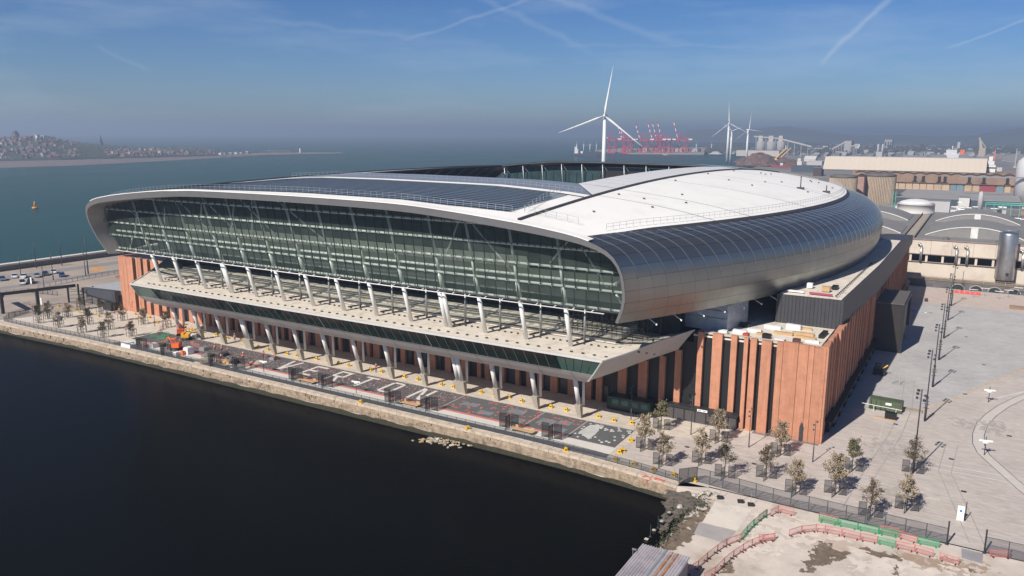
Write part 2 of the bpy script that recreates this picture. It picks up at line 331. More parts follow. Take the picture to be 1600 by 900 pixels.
inlay('red_inlay_tiles',105,-81.5,-56.4,111.4,118.8,mat('red_tile',(.52,.13,.10),.8,var=.15),.070,.27,4)
inlay('white_round_tiles',46,-55.2,-47.3,111,118.7,mat('white_tile2',(.62,.61,.60),.8,var=.05),.070,.26,5)
b=MB()
for (x0,x1,y0,y1) in ((-80,-76.5,114.5,116.2),(-75,-72,112.2,113.9),(-70.5,-67.2,115.5,117.6),(-67.5,-65.2,112,113.8),(-63.3,-60.3,113.4,116.2),(-60,-57.6,115.2,117),(-59.5,-57,112,113.6)): b.box(x0,x1,y0,y1,.05,.067)
struct(b,'blue_grey_inlay',mat('blue_grey_slab',(.17,.20,.215),.8))
b=MB(); b.prism([(-54.9,113.6),(-52,111.4),(-52.0,114.4),(-52.9,118.4),(-54.6,117.5)],.05,.074); struct(b,'pale_polygon_inlay',mat('pale_slab',(.48,.48,.46),.8))
# paved lettering V E R T O N
m_let=mat('white_letter_stone',(.62,.59,.55),.8,var=.05)
def stroke(b,pts,w,z):
    for p,q in zip(pts[:-1],pts[1:]):
        p=Vector(p);q=Vector(q);t=(q-p).normalized();n=Vector((-t.y,t.x))*w/2;e=t*w*.0
        b.prism([tuple(p-n-e),tuple(q-n+e),tuple(q+n+e),tuple(p+n-e)],.05,z)
def letter(ch,x,y0,y1,w):
    b=MB(); t=.66; h=w/2; z=.078
    def S(*pts): 
        nonlocal z
        stroke(b,pts,t,z); z+=.0012
    if ch=='V': b.prism([(x-h,y1),(x-h+t,y1),(x+.05,y0+1.6),(x+h-t,y1),(x+h,y1),(x+.5,y0),(x-.5,y0)],.05,z)
    if ch=='E': S((x-h+t/2,y0),(x-h+t/2,y1)); S((x-h+t,y1-t/2),(x+h,y1-t/2)); S((x-h+t,(y0+y1)/2),(x+h*.6,(y0+y1)/2)); S((x-h+t,y0+t/2),(x+h,y0+t/2))
    if ch=='R': S((x-h+t/2,y0),(x-h+t/2,y1)); S((x-h+t,y1-t/2),(x+h,y1-t/2)); S((x+h-t/2,y1-t),(x+h-t/2,y0+2.8)); S((x-h+t,y0+2.9),(x+h-t,y0+2.9)); S((x,y0+2.5),(x+h-t/2,y0))
    if ch=='T': S((x-h,y1-t/2),(x+h,y1-t/2)); S((x,y1-t),(x,y0))
    if ch=='O':
        S((x-h+t/2,y0+.5),(x-h+t/2,y1-.5)); S((x+h-t/2,y0+.5),(x+h-t/2,y1-.5)); S((x-h+.5,y1-t/2),(x+h-.5,y1-t/2)); S((x-h+.5,y0+t/2),(x+h-.5,y0+t/2))
    if ch=='N': S((x-h+t/2,y0),(x-h+t/2,y1)); S((x+h-t/2,y0),(x+h-t/2,y1)); S((x-h+t,y1-.3),(x+h-t,y0+.3))
    return b.build('paved_letter',m_let,TER)
for ch,x in zip('VERTON',(-126.0,-118.5,-111.4,-104.2,-97.2,-89.6)): letter(ch,x,112.2,118.3,3.3)
# dock walls: coping stones and rough masonry face
m_stone=mat('weathered_dock_masonry',(.32,.245,.175),.95,var=.35,scale=1.3,bump=.9,bscale=4,dirt=(.15,.115,.08),dirt_scale=.8)
m_coping=mat('buff_coping_stone',(.54,.45,.36),.9,var=.13,scale=.8,bump=.4,dirt=(.36,.29,.22),dirt_scale=.6)
m_wallfoot=mat('dark_wall_foot',(.035,.033,.018),.9,var=.4,scale=2,bump=.5)
wall=thing('quay_wall','long weathered stone dock wall with buff coping below the promenade','quay wall',(-120,104,0))
r2=random.Random(3)
pts=QY[1:]
def along(pts,step):
    out=[];acc=0
    for p,q in zip(pts[:-1],pts[1:]):
        p=Vector(p);q=Vector(q);L=(q-p).length;n=max(1,round(L/step))
        for i in range(n): out.append(p.lerp(q,i/n))
    out.append(Vector(pts[-1])); return out
cp=along(pts,1.9)
base=MB()
base.grid([[(p.x,p.y,-.35+r2.uniform(-.03,.03)) for p in cp],[(p.x,p.y-.12,-1.2) for p in cp],[(p.x,p.y-.1+r2.uniform(-.05,.05),-1.9) for p in cp]],smooth=False,flip=True)
base.build('masonry_face',m_stone,wall)
base=MB(); base.grid([[(p.x,p.y-.14+r2.uniform(-.05,.05),-1.85+r2.uniform(-.2,.1)) for p in cp],[(p.x,p.y-.2,WZ-.6) for p in cp]],smooth=False,flip=True); base.build('wall_foot_band',m_wallfoot,wall)  # bottom band of the wall is darker, down into the water
for i,(p,q) in enumerate(zip(cp[:-1],cp[1:])):
    if p.x<-232: continue
    t=(q-p).normalized(); n=Vector((-t.y,t.x)); a=p+t*.03; c=q-t*.03; o=r2.uniform(-.05,.05)
    b=MB(); b.prism([tuple(a-n*(.1+o)),tuple(c-n*(.1+o)),tuple(c+n*1.15),tuple(a+n*1.15)],-.4,.03+r2.uniform(0,.03)); b.build('coping_stone',m_coping,wall)
# masonry courses proud of the face
for i in range(90):
    u=r2.uniform(-225,-36); y=np.interp(u,[p[0] for p in pts],[p[1] for p in pts]); z=r2.choice((-.8,-1.25,-1.7)); w=r2.uniform(.6,1.2)
    b=MB(); b.box(u,u+w,y-.20-r2.uniform(0,.05),y+.1,z,z+.36); b.build('wall_stone',m_stone,wall)
ew=thing('dock_side_wall','overgrown stone dock wall running towards the viewer beside the concrete yard','quay wall',(-29.6,80,0))
b=MB(); ys=np.linspace(-60,104,90)
b.grid([[(-29.4+r2.uniform(-.1,.1),y,.02) for y in ys],[(-30.0+r2.uniform(-.25,.25),y,-.5) for y in ys],[(-30.4+r2.uniform(-.2,.2),y,WZ-.5) for y in ys]],smooth=False)
b.build('masonry_face',mat('mossy_masonry',(.085,.085,.05),.95,var=.5,scale=1.5,bump=.9,dirt=(.04,.06,.02),dirt_scale=1.0),ew)
# the concrete yard, right foreground
m_yard=mat('worn_concrete_yard',(.56,.49,.43),.9,var=.17,scale=.22,bump=.25,dirt=(.40,.33,.27),dirt_scale=.16)
b=MB(); b.prism([(-29.6,-60),(60,-60),(60,104.3),(-33.4,104.3),(-33.6,102.3),(-29.6,102.3)],WZ-2,.0); struct(b,'yard',m_yard)
def patch(name,poly,z,m):
    b=MB(); b.prism(poly,-.01,z); return struct(b,name,m)
def inside(x,y,P):
    r=False
    for (x1,y1),(x2,y2) in zip(P,P[1:]+P[:1]):
        if (y1>y)!=(y2>y) and x<(x2-x1)*(y-y1)/(y2-y1)+x1: r=not r
    return r
def stain(name,poly,z,m,amp=.5,c=.11,holes=.62):
    from mathutils import noise as mn
    xs=[p[0] for p in poly];ys=[p[1] for p in poly]; b=MB(); vi={}
    def vt(i,j):
        if (i,j) not in vi: vi[(i,j)]=len(b.v); b.v.append((i*c,j*c,z))
        return vi[(i,j)]
    for i in range(int((min(xs)-1.5)/c),int((max(xs)+1.5)/c)):
        for j in range(int((min(ys)-1.5)/c),int((max(ys)+1.5)/c)):
            x=i*c;y=j*c; o=mn.fractal(Vector((x*.9,y*.9,3.1)),.9,2.2,5)*amp*1.6; o2=mn.fractal(Vector((x*.9,y*.9,9.7)),.9,2.2,5)*amp*1.6
            if inside(x+o,y+o2,poly) and mn.fractal(Vector((x*.8,y*.8,1.)),.9,2.1,4)<holes:
                b.f.append((vt(i,j),vt(i+1,j),vt(i+1,j+1),vt(i,j+1))); b.mi.append(0); b.sm.append(False)
    return struct(b,name,m)
def wob(poly,s,seed,n=6):
    rr=random.Random(seed); out=[]
    for p,q in zip(poly,poly[1:]+poly[:1]):
        for i in range(n):
            t=i/n; k=math.sin(t*math.pi); out.append((p[0]+(q[0]-p[0])*t+rr.uniform(-s,s)*k,p[1]+(q[1]-p[1])*t+rr.uniform(-s,s)*k))
    return out
g2=lambda *pp:[tuple(G(*p)[:2]) for p in pp]
patch('pale_slab',g2((1118,783),(1176,796),(1152,829),(1098,815)),.02,mat('new_concrete',(.66,.60,.53),.85,var=.06,scale=.4,dirt=(.5,.45,.40),dirt_scale=.3))
patch('grey_slab',g2((1093,816),(1150,830),(1135,850),(1084,834)),.016,mat('grey_concrete',(.36,.34,.33),.85,var=.1,scale=.4))
m_mud=mat('wet_brown_mud',(.17,.13,.095),.6,var=.35,scale=1.1,dirt=(.25,.20,.15),dirt_scale=.9)
stain('mud_patch',g2((1098,795),(1114,790),(1092,822),(1068,852),(1040,862),(1028,856),(1050,836),(1055,820),(1078,806)),.012,m_mud)
stain('mud_patch',g2((1283,845),(1298,851),(1322,858),(1325,875),(1300,880),(1275,886),(1262,899),(1250,897),(1262,870)),.012,m_mud)
stain('mud_patch',g2((1330,850),(1380,862),(1410,872),(1400,876),(1360,868)),.012,m_mud)
stain('mud_patch',g2((1397,880),(1405,890),(1402,902),(1394,896)),.012,m_mud)
stain('mud_patch',g2((1508,885),(1524,892),(1518,896),(1507,891)),.012,m_mud)
stain('mud_patch',g2((1137,880),(1148,882),(1138,897),(1128,895)),.012,m_mud)
stain('pink_worn_patch',g2((1285,843),(1320,846),(1330,860),(1300,858)),.014,mat('pinkish_concrete',(.50,.40,.33),.9,var=.12))
stain('dark_ground_patch',g2((1040,765),(1075,768),(1100,785),(1078,802),(1060,806),(1030,836)),.010,mat('rubble_ground',(.13,.11,.09),.95,var=.5,scale=1.2,bump=.6))
patch('steel_road_plate',g2((1502,857),(1536,865),(1535,881),(1503,872)),.035,mat('grey_plate',(.30,.29,.30),.6))
# wear on the plaza: damp patches, wheel tracks and drain covers
m_damp=mat('damp_paving',(.40,.36,.33),.7,var=.12,scale=1.2)
stain('damp_patch',[(-8,112),(-3,113),(-2,118),(-7,119)],.020,m_damp,amp=1.6,c=.2,holes=.12)
stain('damp_patch',[(-30,114.5),(-24,114),(-23,117.5),(-29,118)],.021,m_damp,amp=1.6,c=.2,holes=.10)
stain('damp_patch',[(1,150),(8,150),(7,157),(0,155)],.022,m_damp,amp=1.8,c=.22,holes=.10)
stain('damp_patch',[(-12,131),(-6,130),(-5,137),(-11,138)],.020,m_damp,amp=1.8,c=.22,holes=.10)
b=MB()
for dx in (0,1.8): ribbon(b,[(-12+dx,108),(-11+dx,124),(-9.5+dx,140),(-9+dx,156),(-10+dx,175)],.16,.018)
for dx in (0,1.7): ribbon(b,[(3+dx,106),(1+dx,116),(-1.5+dx,128),(-1+dx,141)],.14,.018)
struct(b,'wheel_tracks',mat('faint_tyre_grey',(.36,.33,.31),.85,var=.2))
for i,(x,y) in enumerate(((-8,116),(-15,127),(2,122),(0,134),(-9,146),(8,150),(-26,116),(-37,117),(1,171),(4,196),(0,222))):
    b=MB(); b.box(x-.35,x+.35,y-.3,y+.3,0,.024); struct(b,'drain_cover',m_dgrey)
m_pale=mat('pale_worn_concrete',(.64,.57,.50),.85,var=.1,scale=.5)
stain('pale_worn_patch',g2((1180,800),(1250,812),(1330,838),(1300,850),(1240,850),(1200,870),(1160,868),(1170,830)),.008,m_pale,amp=1.4,c=.16,holes=.25)
stain('pale_worn_patch',g2((1330,868),(1420,880),(1500,892),(1520,905),(1400,905),(1330,890)),.008,m_pale,amp=1.4,c=.16,holes=.2)
stain('brown_worn_patch',g2((1395,862),(1440,868),(1500,876),(1540,884),(1560,896),(1500,890),(1430,880)),.011,mat('brown_worn',(.36,.27,.20),.9,var=.2),amp=1.0,c=.14,holes=.2)
# river side of the quay: roadway, patches, parapet
m_road=mat('grey_buff_roadway',(.36,.30,.245),.9,var=.16,scale=.08,bump=.1,dirt=(.27,.24,.22),dirt_scale=.06)
b=MB(); b.prism([(-303.4,104),(-224,104),(-216,123),(-216,290),(-303.4,330)],-.01,.005); struct(b,'riverside_roadway',m_road)
b=MB(); ribbon(b,[(-288,128),(-284,240)],7,.012); struct(b,'asphalt_lane',mat('lane_asphalt',(.24,.225,.22),.9,var=.1))
b=MB(); ribbon(b,[(-270,110),(-266,250)],5,.012); struct(b,'asphalt_lane',MATS['lane_asphalt'])
b=MB(); b.prism(g2((140,418),(160,416),(166,423),(145,425)),0,.02); struct(b,'orange_ground_patch',mat('orange_sand',(.52,.28,.12),.9,var=.2))
rw=thing('river_parapet','long grey stone parapet with pale capping between roadway and river','sea wall',(-303.6,200,0))
b=MB(); b.box(-304.4,-303.4,60,330,-6,1.9); b.build('wall_body',mat('grey_rubble_stone',(.20,.18,.165),.9,var=.4,scale=1.2,bump=.5),rw)
b=MB()
for i in range(54): b.box(-305.2,-302.5,60+i*5,64.9+i*5,1.9,2.5)
b.build('capping',mat('pale_capping',(.66,.63,.58),.85,var=.12),rw)
# ================================================================== THE STADIUM
XC=-114.2; YC=199.5
PRU=[0,25.7,38.6,51.4,56.9,62.2,65.8,67.5,68.3,68.9,69.0,68.7,67.9,67.05]
PRZ=[38.2,38.0,37.3,36.1,35.4,34.5,33.3,32.1,30.9,29.3,27.0,24.3,22.3,20.6]
def W(v): return 94.1-25.1*(v/88.6)**2
def Pz(a): return float(np.interp(a,PRU[:9],PRZ[:9]))
def roofz(u,v):
    s=u/W(v)*69; m=1.0 if u>-18 else max(.15,1-(-18-u)/30)
    return Pz(abs(s))+2.75*max(0,1-(v/94.)**2)*max(0,1-abs(s/64)**4)*m
st=thing('stadium','huge stadium with bulging metal shell, white roof, glazed front and terracotta brick base','stadium',(XC,128,0))
# --- the shell: profile index t along the side (0 = roof edge ... 1 = lower lip)
SH=[(62.2,34.5),(65.8,33.3),(67.5,32.1),(68.3,30.9),(68.9,29.3),(69.0,27.0),(68.7,24.3),(67.9,22.3),(67.05,20.6)]
# resample the profile smoothly by arc length
def smooth_profile(P,n):
    P=[Vector(p) for p in P]
    Q=[]
    for i in range(len(P)-1):
        p0=P[max(i-1,0)];p1=P[i];p2=P[i+1];p3=P[min(i+2,len(P)-1)]
        for k in range(8):
            t=k/8; Q.append(.5*((2*p1)+(p2-p0)*t+(2*p0-5*p1+4*p2-p3)*t*t+(-p0+3*p1-3*p2+p3)*t**3))
    Q.append(P[-1]); L=[0]
    for a,b in zip(Q[:-1],Q[1:]): L.append(L[-1]+(b-a).length)
    return [(float(np.interp(L[-1]*i/n,L,[q.x for q in Q])),float(np.interp(L[-1]*i/n,L,[q.y for q in Q]))) for i in range(n+1)]
def ylean(z,yb=-88.6): # v of the raking south rim at height z
    return yb-.38*(z-20.6)
def vmap(w,z):
    # w in 0..1 from the raked southern rim to the raked northern rim
    a=ylean(z); b=88.6+.38*(z-20.6)*.8; return a+(b-a)*w
def Wz(v,z):
    W0=W(-75.0); k=25.1*2*75/88.6**2
    vr=ylean(z); vn=88.6+.38*(z-20.6)*.8
    if v<-75: D=-75-vr; t=max(0,min(1,(v-vr)/D)); dW=W0-69; return 69+(2*dW-k*D)*t+(k*D-dW)*t*t
    if v>75: D=vn-75; t=max(0,min(1,(vn-v)/D)); dW=W0-69; return 69+(2*dW-k*D)*t+(k*D-dW)*t*t
    return W(v)
def shell_pt(side,pu,pz,w):
    v=vmap(w,pz); u=pu*Wz(v,pz)/69.; return (XC+side*u, YC+v, pz)
m_shell=mat('pewter_shell_panel',(.28,.295,.295),.36,metal=.9,var=.04,scale=.15,obj_var=.05)
m_rib=mat('bright_shell_rib',(.27,.29,.31),.45,metal=.3,var=.03)
NW,NH=64,9
PR=smooth_profile(SH,NH*3)
for side in (1,-1):
    bk=MB(); rows=[]
    for i in range(61): rows.append([(lambda p:(p[0]-side*.22,p[1],p[2]-.03))(shell_pt(side,pu,pz,i/60)) for pu,pz in PR])
    bk.grid(rows,flip=(side<0)); bk.build('shell_backing',mat('shell_backing_grey',(.07,.065,.065),.6),st)
    if side==1:
        FAR=MB()
        for i in range(NW):
            for j in range(NH):
                g=.00010 if i else 0; w0=i/NW+g*.6; w1=(i+1)/NW-g; rows=[]
                seg=PR[j*3:j*3+4]
                for wk in (w0,(w0+w1)/2,w1):
                    r=[]
                    for k,(pu,pz) in enumerate(seg):
                        dz=(-.02 if k==0 and j else (.02 if k==3 else 0)); r.append(shell_pt(side,pu,pz+dz,wk))
                    rows.append(r)
                b=MB() if i<33 else FAR; b.grid(rows)
                if i<33: b.build('shell_panel',m_shell,st)
        o=FAR.build('far_shell_panels',m_shell,st); o['kind']='stuff'
        for i in range(1,NW):
            b=MB()
            pts=[shell_pt(side,pu+.05,pz,i/NW) for pu,pz in PR[:NH*3*5//8+1]]
            b.grid([[(p[0],p[1]-.028,p[2]) for p in pts],[(p[0]+.03,p[1]-.028,p[2]+.02) for p in pts],[(p[0]+.03,p[1]+.028,p[2]+.02) for p in pts],[(p[0],p[1]+.028,p[2]) for p in pts]],smooth=False); b.build('shell_rib',m_rib,st)
    else:
        b=MB(); b.grid([[shell_pt(side,pu,pz,i/60) for pu,pz in PR] for i in range(61)],flip=True); b.build('shell_side',m_shell,st)
# vents low on the east shell
for k,w in enumerate((.545,.60,.665,.73)):
    seg=PR[18:22]
    b=MB(); b.grid([[shell_pt(1,pu+.07,pz,w+d) for pu,pz in seg] for d in (0,.010,.02,.030)]); b.build('shell_vent',m_dgrey,st)
# --- full rim outline (both ends), as a hood with real depth
FULL=[(-67.05,20.6),(-67.9,22.3),(-68.7,24.3),(-69.0,27),(-68.9,29.3),(-68.3,30.9),(-67.5,32.1),(-65.8,33.3),(-62.2,34.5),(-56.9,35.4),(-51.4,36.1),(-38.6,37.3),(-25.7,38.0),(0,38.2),(25.7,38.0),(38.6,37.3),(51.4,36.1),(56.9,35.4),(62.2,34.5),(65.8,33.3),(67.5,32.1),(68.3,30.9),(68.9,29.3),(69,27),(68.7,24.3),(67.9,22.3),(67.05,20.6)]
RIM=smooth_profile(FULL,110)
def inner(p,q,d):
    t=(q-p).normalized(); return Vector((t.y,-t.x))*d
RV=[Vector(p) for p in RIM]; INN=[]
for i,p in enumerate(RV):
    a=RV[max(0,i-1)];c=RV[min(len(RV)-1,i+1)]; n=inner(a,c,1.0)
    th=.42+.75*max(0,min(1,(p.y-31)/5)); INN.append(p+n*th)
sgn=-1
def hood(yf,depth,name,flip,north=False):
    Y=lambda z,d: (YC+ylean(z)+d) if not north else (YC+88.6+.38*(z-20.6)*.8-d)
    b=MB()
    o=[(XC+p.x*1.001,Y(p.y,-.25),p.y+.02) for p in RV]; i_=[(XC+p.x,Y(p.y,-.25),p.y) for p in INN]
    b.grid([o,i_],smooth=False,flip=not flip); b.build('rim_fascia',m_fascia,st)
    b=MB(); i2=[(XC+p.x-(.9 if p.x>0 else -.9)*min(1,abs(p.x)/40),Y(p.y,depth+ .12*(p.y-20.6)),p.y-.2) for p in INN]
    b.grid([i_,i2],smooth=True,flip=not flip); b.build('hood_soffit',m_soffit,st)
hood(0,2.9,'s',False); hood(0,2.9,'n',True,north=True)
# white coping along the top of the front edge
for nm,no in (('s',False),('n',True)):
    b=MB(); A=[];B_=[];C_=[]
    for p in RV:
        if abs(p.x)>65.2: continue
        y=(YC+ylean(p.y)) if not no else (YC+88.6+.38*(p.y-20.6)*.8); d=1 if not no else -1
        A.append((XC+p.x,y-.30*d,p.y+.10)); B_.append((XC+p.x,y-.30*d,p.y+.24)); C_.append((XC+p.x,y+1.6*d,p.y+.30))
    b.grid([A,B_,C_],smooth=False,flip=no); b.build('white_coping',m_white,st)
# --- roof decks
def roof_patch(u0,u1,v0,v1,nu,nv,name,m,dz=0.,clipS=.925,par=st,flip=False,uf=None):
    b=MB(); rows=[]
    for j in range(nv+1):
        r=[]
        for i in range(nu+1):
            v=v0+(v1-v0)*j/nv; a,c=(uf(v) if uf else (u0,u1)); u=a+(c-a)*i/nu
            vs=v
            if v<=-88: vs=v
            r.append((XC+u,YC+v,roofz(u,max(-94,min(94,v)))+dz))
        rows.append(r)
    b.grid(rows,smooth=True,flip=flip); return b.build(name,m,par)
edge=lambda v: .9015*Wz(v,34.4)
def vrim(u): # v of the rim for a given u
    return ylean(Pz(min(68,abs(u))))+.1
seams=[-95.0,-62,-51.4,-27,0,26,51,62,95]
m_whiteb=mat('translucent_white_roof',(.66,.66,.67),.5,var=.03,scale=.3)
# east + west roofs between cross seams: each bay a panel of its own
for side in (1,-1):
    for v0,v1 in zip(seams[:-1],seams[1:]):
        b=MB(); rows=[]; nv=max(4,int((v1-v0)/3)); nu=12
        for j in range(nv+1):
            v=v0+.12+(v1-v0-.24)*j/nv; r=[]
            for i in range(nu+1):
                u=50.9+(edge(v)-50.9)*i/nu
                vv=v
                if v<-88: # pull the end row on to the raking rim line
                    lim=vrim(u); vv=max(v,lim) if j else lim
                if v>88:
                    lim=88.6+.38*(Pz(min(68,u))-20.6)*.8; vv=min(v,lim) if j<nv else lim
                r.append((XC+side*u,YC+vv,roofz(side*u,max(-94,min(94,vv)))+.12))
            rows.append(r)
        b.grid(rows,flip=(side<0)); b.build('roof_bay',m_white,st)
# dark valley under the seams and joints
b=MB()
rows=[]
for j in range(61):
    v=-96+192*j/60; r=[]
    for i in range(57):
        u=-edge(v)-0+2*edge(v)*i/56; lim=vrim(u); limn=88.6+.38*(Pz(min(68,abs(u)))-20.6)*.8
        vv=min(max(v,lim+.3),limn-.3); r.append((XC+u,YC+vv,roofz(u,max(-94,min(94,vv)))-.25))
    rows.append(r)
i0=len(b.v); m_=57
for r in rows: b.v+=r
for a in range(60):
    for c in range(56):
        q=[rows[a][c],rows[a][c+1],rows[a+1][c+1],rows[a+1][c]]
        cu=sum(p[0] for p in q)/4-XC; cv=sum(p[1] for p in q)/4-YC
        if abs(cu)<41 and abs(cv)<51: continue
        b.f.append((i0+a*m_+c,i0+a*m_+c+1,i0+(a+1)*m_+c+1,i0+(a+1)*m_+c)); b.mi.append(0); b.sm.append(True)
b.build('roof_underlay',m_dgrey,st)
PVU=[-50,-28,-10,5,22,36,47,50]; PVV=[-91,-92.2,-91.2,-90.4,-90.4,-90.2,-87.4,-87]
def pvf(u): return float(np.interp(u,PVU,PVV))
# front (south) and rear roof between the side roofs
for sg,nm in ((-1,'s'),(1,'n')):
    fl=(sg>0)
    def band(va,vb,name,m,dz,ua=-50.3,ub=50.3,nu=40,nv=6,rim=False):
        b=MB(); rows=[]
        for j in range(nv+1):
            r=[]
            for i in range(nu+1):
                u=ua+(ub-ua)*i/nu; v0=va
                if rim: v0=abs(vrim(u))-.4
                v=sg*(v0+(vb-v0)*j/nv); r.append((XC+u,YC+v,roofz(u,max(-94,min(94,v)))+dz))
            rows.append(r)
        b.grid(rows,flip=fl); return b.build(name,m,st)
    band(95,66,'roof_edge_deck',m_white,.06,rim=True,nv=14)
    b=MB(); rows=[]
    for j in range(13):
        r=[]
        for i in range(41):
            u=-47.5+94*i/40; v=pvf(u)+.1+(-66.2-pvf(u)-.1)*j/12; r.append((XC+u,YC+sg*-v,roofz(u,max(-94,min(94,v)))+.13))
        rows.append(r)
    b.grid(rows,flip=fl); b.build('panel_bed',mat('grey_roof_bed',(.22,.26,.30),.6),st)
    band(66,63.6,'white_gutter',m_white,.22)
    band(63.6,50.8,'translucent_strip',mat('blue_grey_polycarbonate',(.20,.225,.26),.35,var=.05,scale=.2),.16,ua=-41,ub=41)
    # mitred corners of the inner ring
    for sd in (1,-1):
        b=MB(); P=lambda u,v,dz=.17:(XC+sd*u,YC+sg*v,roofz(sd*u,sg*v)+dz)
        b.q(P(41,63.6),P(50.3,63.6),P(41,50.8)) if sd*sg<0 else b.q(P(41,50.8),P(50.3,63.6),P(41,63.6)); b.build('corner_strip',MATS['blue_grey_polycarbonate'],st)
        b=MB(); b.q(P(41.1,50.8),P(50.5,63.4),P(50.5,50.8)) if sd*sg<0 else b.q(P(50.5,50.8),P(50.5,63.4),P(41.1,50.8)); b.build('corner_strip',m_whiteb,st)
for side in (1,-1):
    n=17
    for k in range(n):   # ribbed white inner strip: individual sheets
        v0=-50.8+101.6*k/n; v1=-50.8+101.6*(k+1)/n-.12
        b=MB(); b.grid([[(XC+side*u,YC+v,roofz(side*u,v)+.17) for u in (41,44,47.5,50.4)] for v in (v0,(v0+v1)/2,v1)],flip=side<0); b.build('ribbed_sheet',m_whiteb,st)
    b=MB() # upstand between the two roofs, coloured dark for the shadow along the step
    for j in range(60):
        v0=-92+184*j/60; v1=v0+184/60; z0=roofz(side*50.6,max(-93,min(93,v0)));z1=roofz(side*50.6,max(-93,min(93,v1)))
        b.q((XC+side*50.6,YC+v0,z0-.2),(XC+side*50.6,YC+v1,z1-.2),(XC+side*50.6,YC+v1,z1+.5),(XC+side*50.6,YC+v0,z0+.5))
        b.q((XC+side*50.9,YC+v0,z0-.2),(XC+side*50.9,YC+v0,z0+.5),(XC+side*50.9,YC+v1,z1+.5),(XC+side*50.9,YC+v1,z1-.2))
        b.q((XC+side*50.6,YC+v0,z0+.5),(XC+side*50.6,YC+v1,z1+.5),(XC+side*50.9,YC+v1,z1+.5),(XC+side*50.9,YC+v0,z0+.5))
    b.build('roof_upstand',m_dgrey,st)
    b=MB() # dark gutter at the top of the shell
    A=[];B_=[]
    for j in range(61):
        v=-89+178*j/60; u=edge(v)*side; z=roofz(u,v); A.append((XC+u,YC+v,z+.1)); B_.append((XC+u*1.006+side*.25,YC+v,z-.32))
    b.grid([A,B_],smooth=False,flip=side<0); b.build('gutter',m_dgrey,st)
# solar panels: 11 rows on the front roof
m_pv=mat('solar_panel',(.014,.028,.048),.42,var=.2,scale=1,spec=.6)
for row in range(14):
    for k in range(15):
        a=-47.2+93.4*k/15; c=-47.2+93.4*(k+1)/15-.10
        if row>10 and k==14: c-=1.0*(row-10)
        b=MB(); rws=[]
        for t,e in ((0,0),(.66,1)):
            r=[]
            for u in (a,(a+c)/2,c):
                f=pvf(u)+.25; v=f+(-66.3-f)*(row+t)/14; r.append((XC+u,YC+v,roofz(u,max(-94,v))+.155))
            rws.append(r)
        b.grid(rws,smooth=False); b.build('solar_panel',m_pv,st)
# railings round the roof
def railing(pts,h,name='roof_railing',m=m_galv,par=st,step=1.5,r=.024,rails=(1.,.5)):
    b=MB(); Pp=along(pts,step)
    for p in Pp: b.box(p.x-r,p.x+r,p.y-r,p.y+r,p.z,p.z+h)
    for f in rails:
        for p,q in zip(Pp[:-1],Pp[1:]): b.tube(p+Vector((0,0,h*f)),q+Vector((0,0,h*f)),r,n=4,caps=False)
    return b.build(name,m,par)
def rp(u,v,dz=.3): return (XC+u,YC+v,roofz(u,max(-93,min(93,v)))+dz)
railing([rp(u,pvf(max(-50,u))-.25+ (0 if u>-50 else .12*(-50-u))) for u in np.linspace(-63,47,40)],.95)
railing([rp(u,-63.2) for u in np.linspace(-30,48,28)],1.0)
railing([rp(u,-87.0-0*u) for u in np.linspace(49,59,6)],1.1)
railing([rp(edge(v)-1.0,v) for v in np.linspace(-86,60,50)],1.0)
railing([rp(48.5-5*t,-86+22*t) for t in (0,.5,1)],1.1,step=2.5)
for (u,v) in ((76,0),(81,6)):
    b=MB(); p=rp(u,v,.1); b.box(p[0]-.8,p[0]+.8,p[1]-.5,p[1]+.5,p[2],p[2]+.45); b.tube(p,(p[0],p[1],p[2]+(3.2 if u<80 else 1.8)),.13,n=6); b.build('roof_winch',m_dgrey,st)
rr=random.Random(5)
for k in range(26):
    u=rr.uniform(53,80); v=rr.uniform(-85,40)
    if u>edge(v)-3: continue
    b=MB(); p=rp(u,v,.1); b.box(p[0]-.2,p[0]+.2,p[1]-.12,p[1]+.12,p[2],p[2]+.28); b.build('roof_anchor',m_dgrey,st)
# --- interior seen through the roof opening
b=MB()
for s0 in (1,-1):
    b=MB(); b.box(XC-40,XC+40,YC+s0*54-.2,YC+s0*54+.2,20,38.3); b.build('inner_wall',mat('teal_dark_glazing',(.03,.06,.065),.25,var=.3,scale=.4),st)
b=MB(); b.box(XC-52.2,XC-51.8,YC-52,YC+52,18,34.6); b.build('inner_wall',m_int,st); b=MB(); b.box(XC+51.8,XC+52.2,YC-52,YC+52,18,34.6); b.build('inner_wall',m_int,st)
for k in range(26):
    u=-39+k*3.1; b=MB(); b.box(XC+u-.08,XC+u+.08,YC+53.55,YC+53.75,26,36); b.build('glazing_mullion',m_black,st)
b=MB(); b.box(XC-1,XC+33,YC+53,YC+53.5,29,37.2); b.build('screen_back',m_dark,st)
for sd in (1,-1):
    for s0,(n,L) in (('ns',(11,80)),('ew',(15,100))):
        for k in range(n):
            a=-L/2+L*k/(n-1); 
            if s0=='ns':
                z=roofz(a,sd*51)-.5; p=Vector((XC+a,YC+sd*51.2,z)); q=Vector((XC+a,YC+sd*53.5,24)); r_=Vector((XC+a+2.6,YC+sd*58,z-7.5))
            else:
                z=roofz(sd*41,a)-.5; p=Vector((XC+sd*41.3,YC+a,z)); q=Vector((XC+sd*51.5,YC+a,z-5.5)); r_=Vector((XC+sd*51,YC+a+3,z-.6))
            b=MB(); b.tube(p,q,.15,n=6); b.build('truss_strut',m_galv,st); b=MB(); b.tube(p,r_,.13,n=6); b.build('truss_brace',m_galv,st)
b=MB()
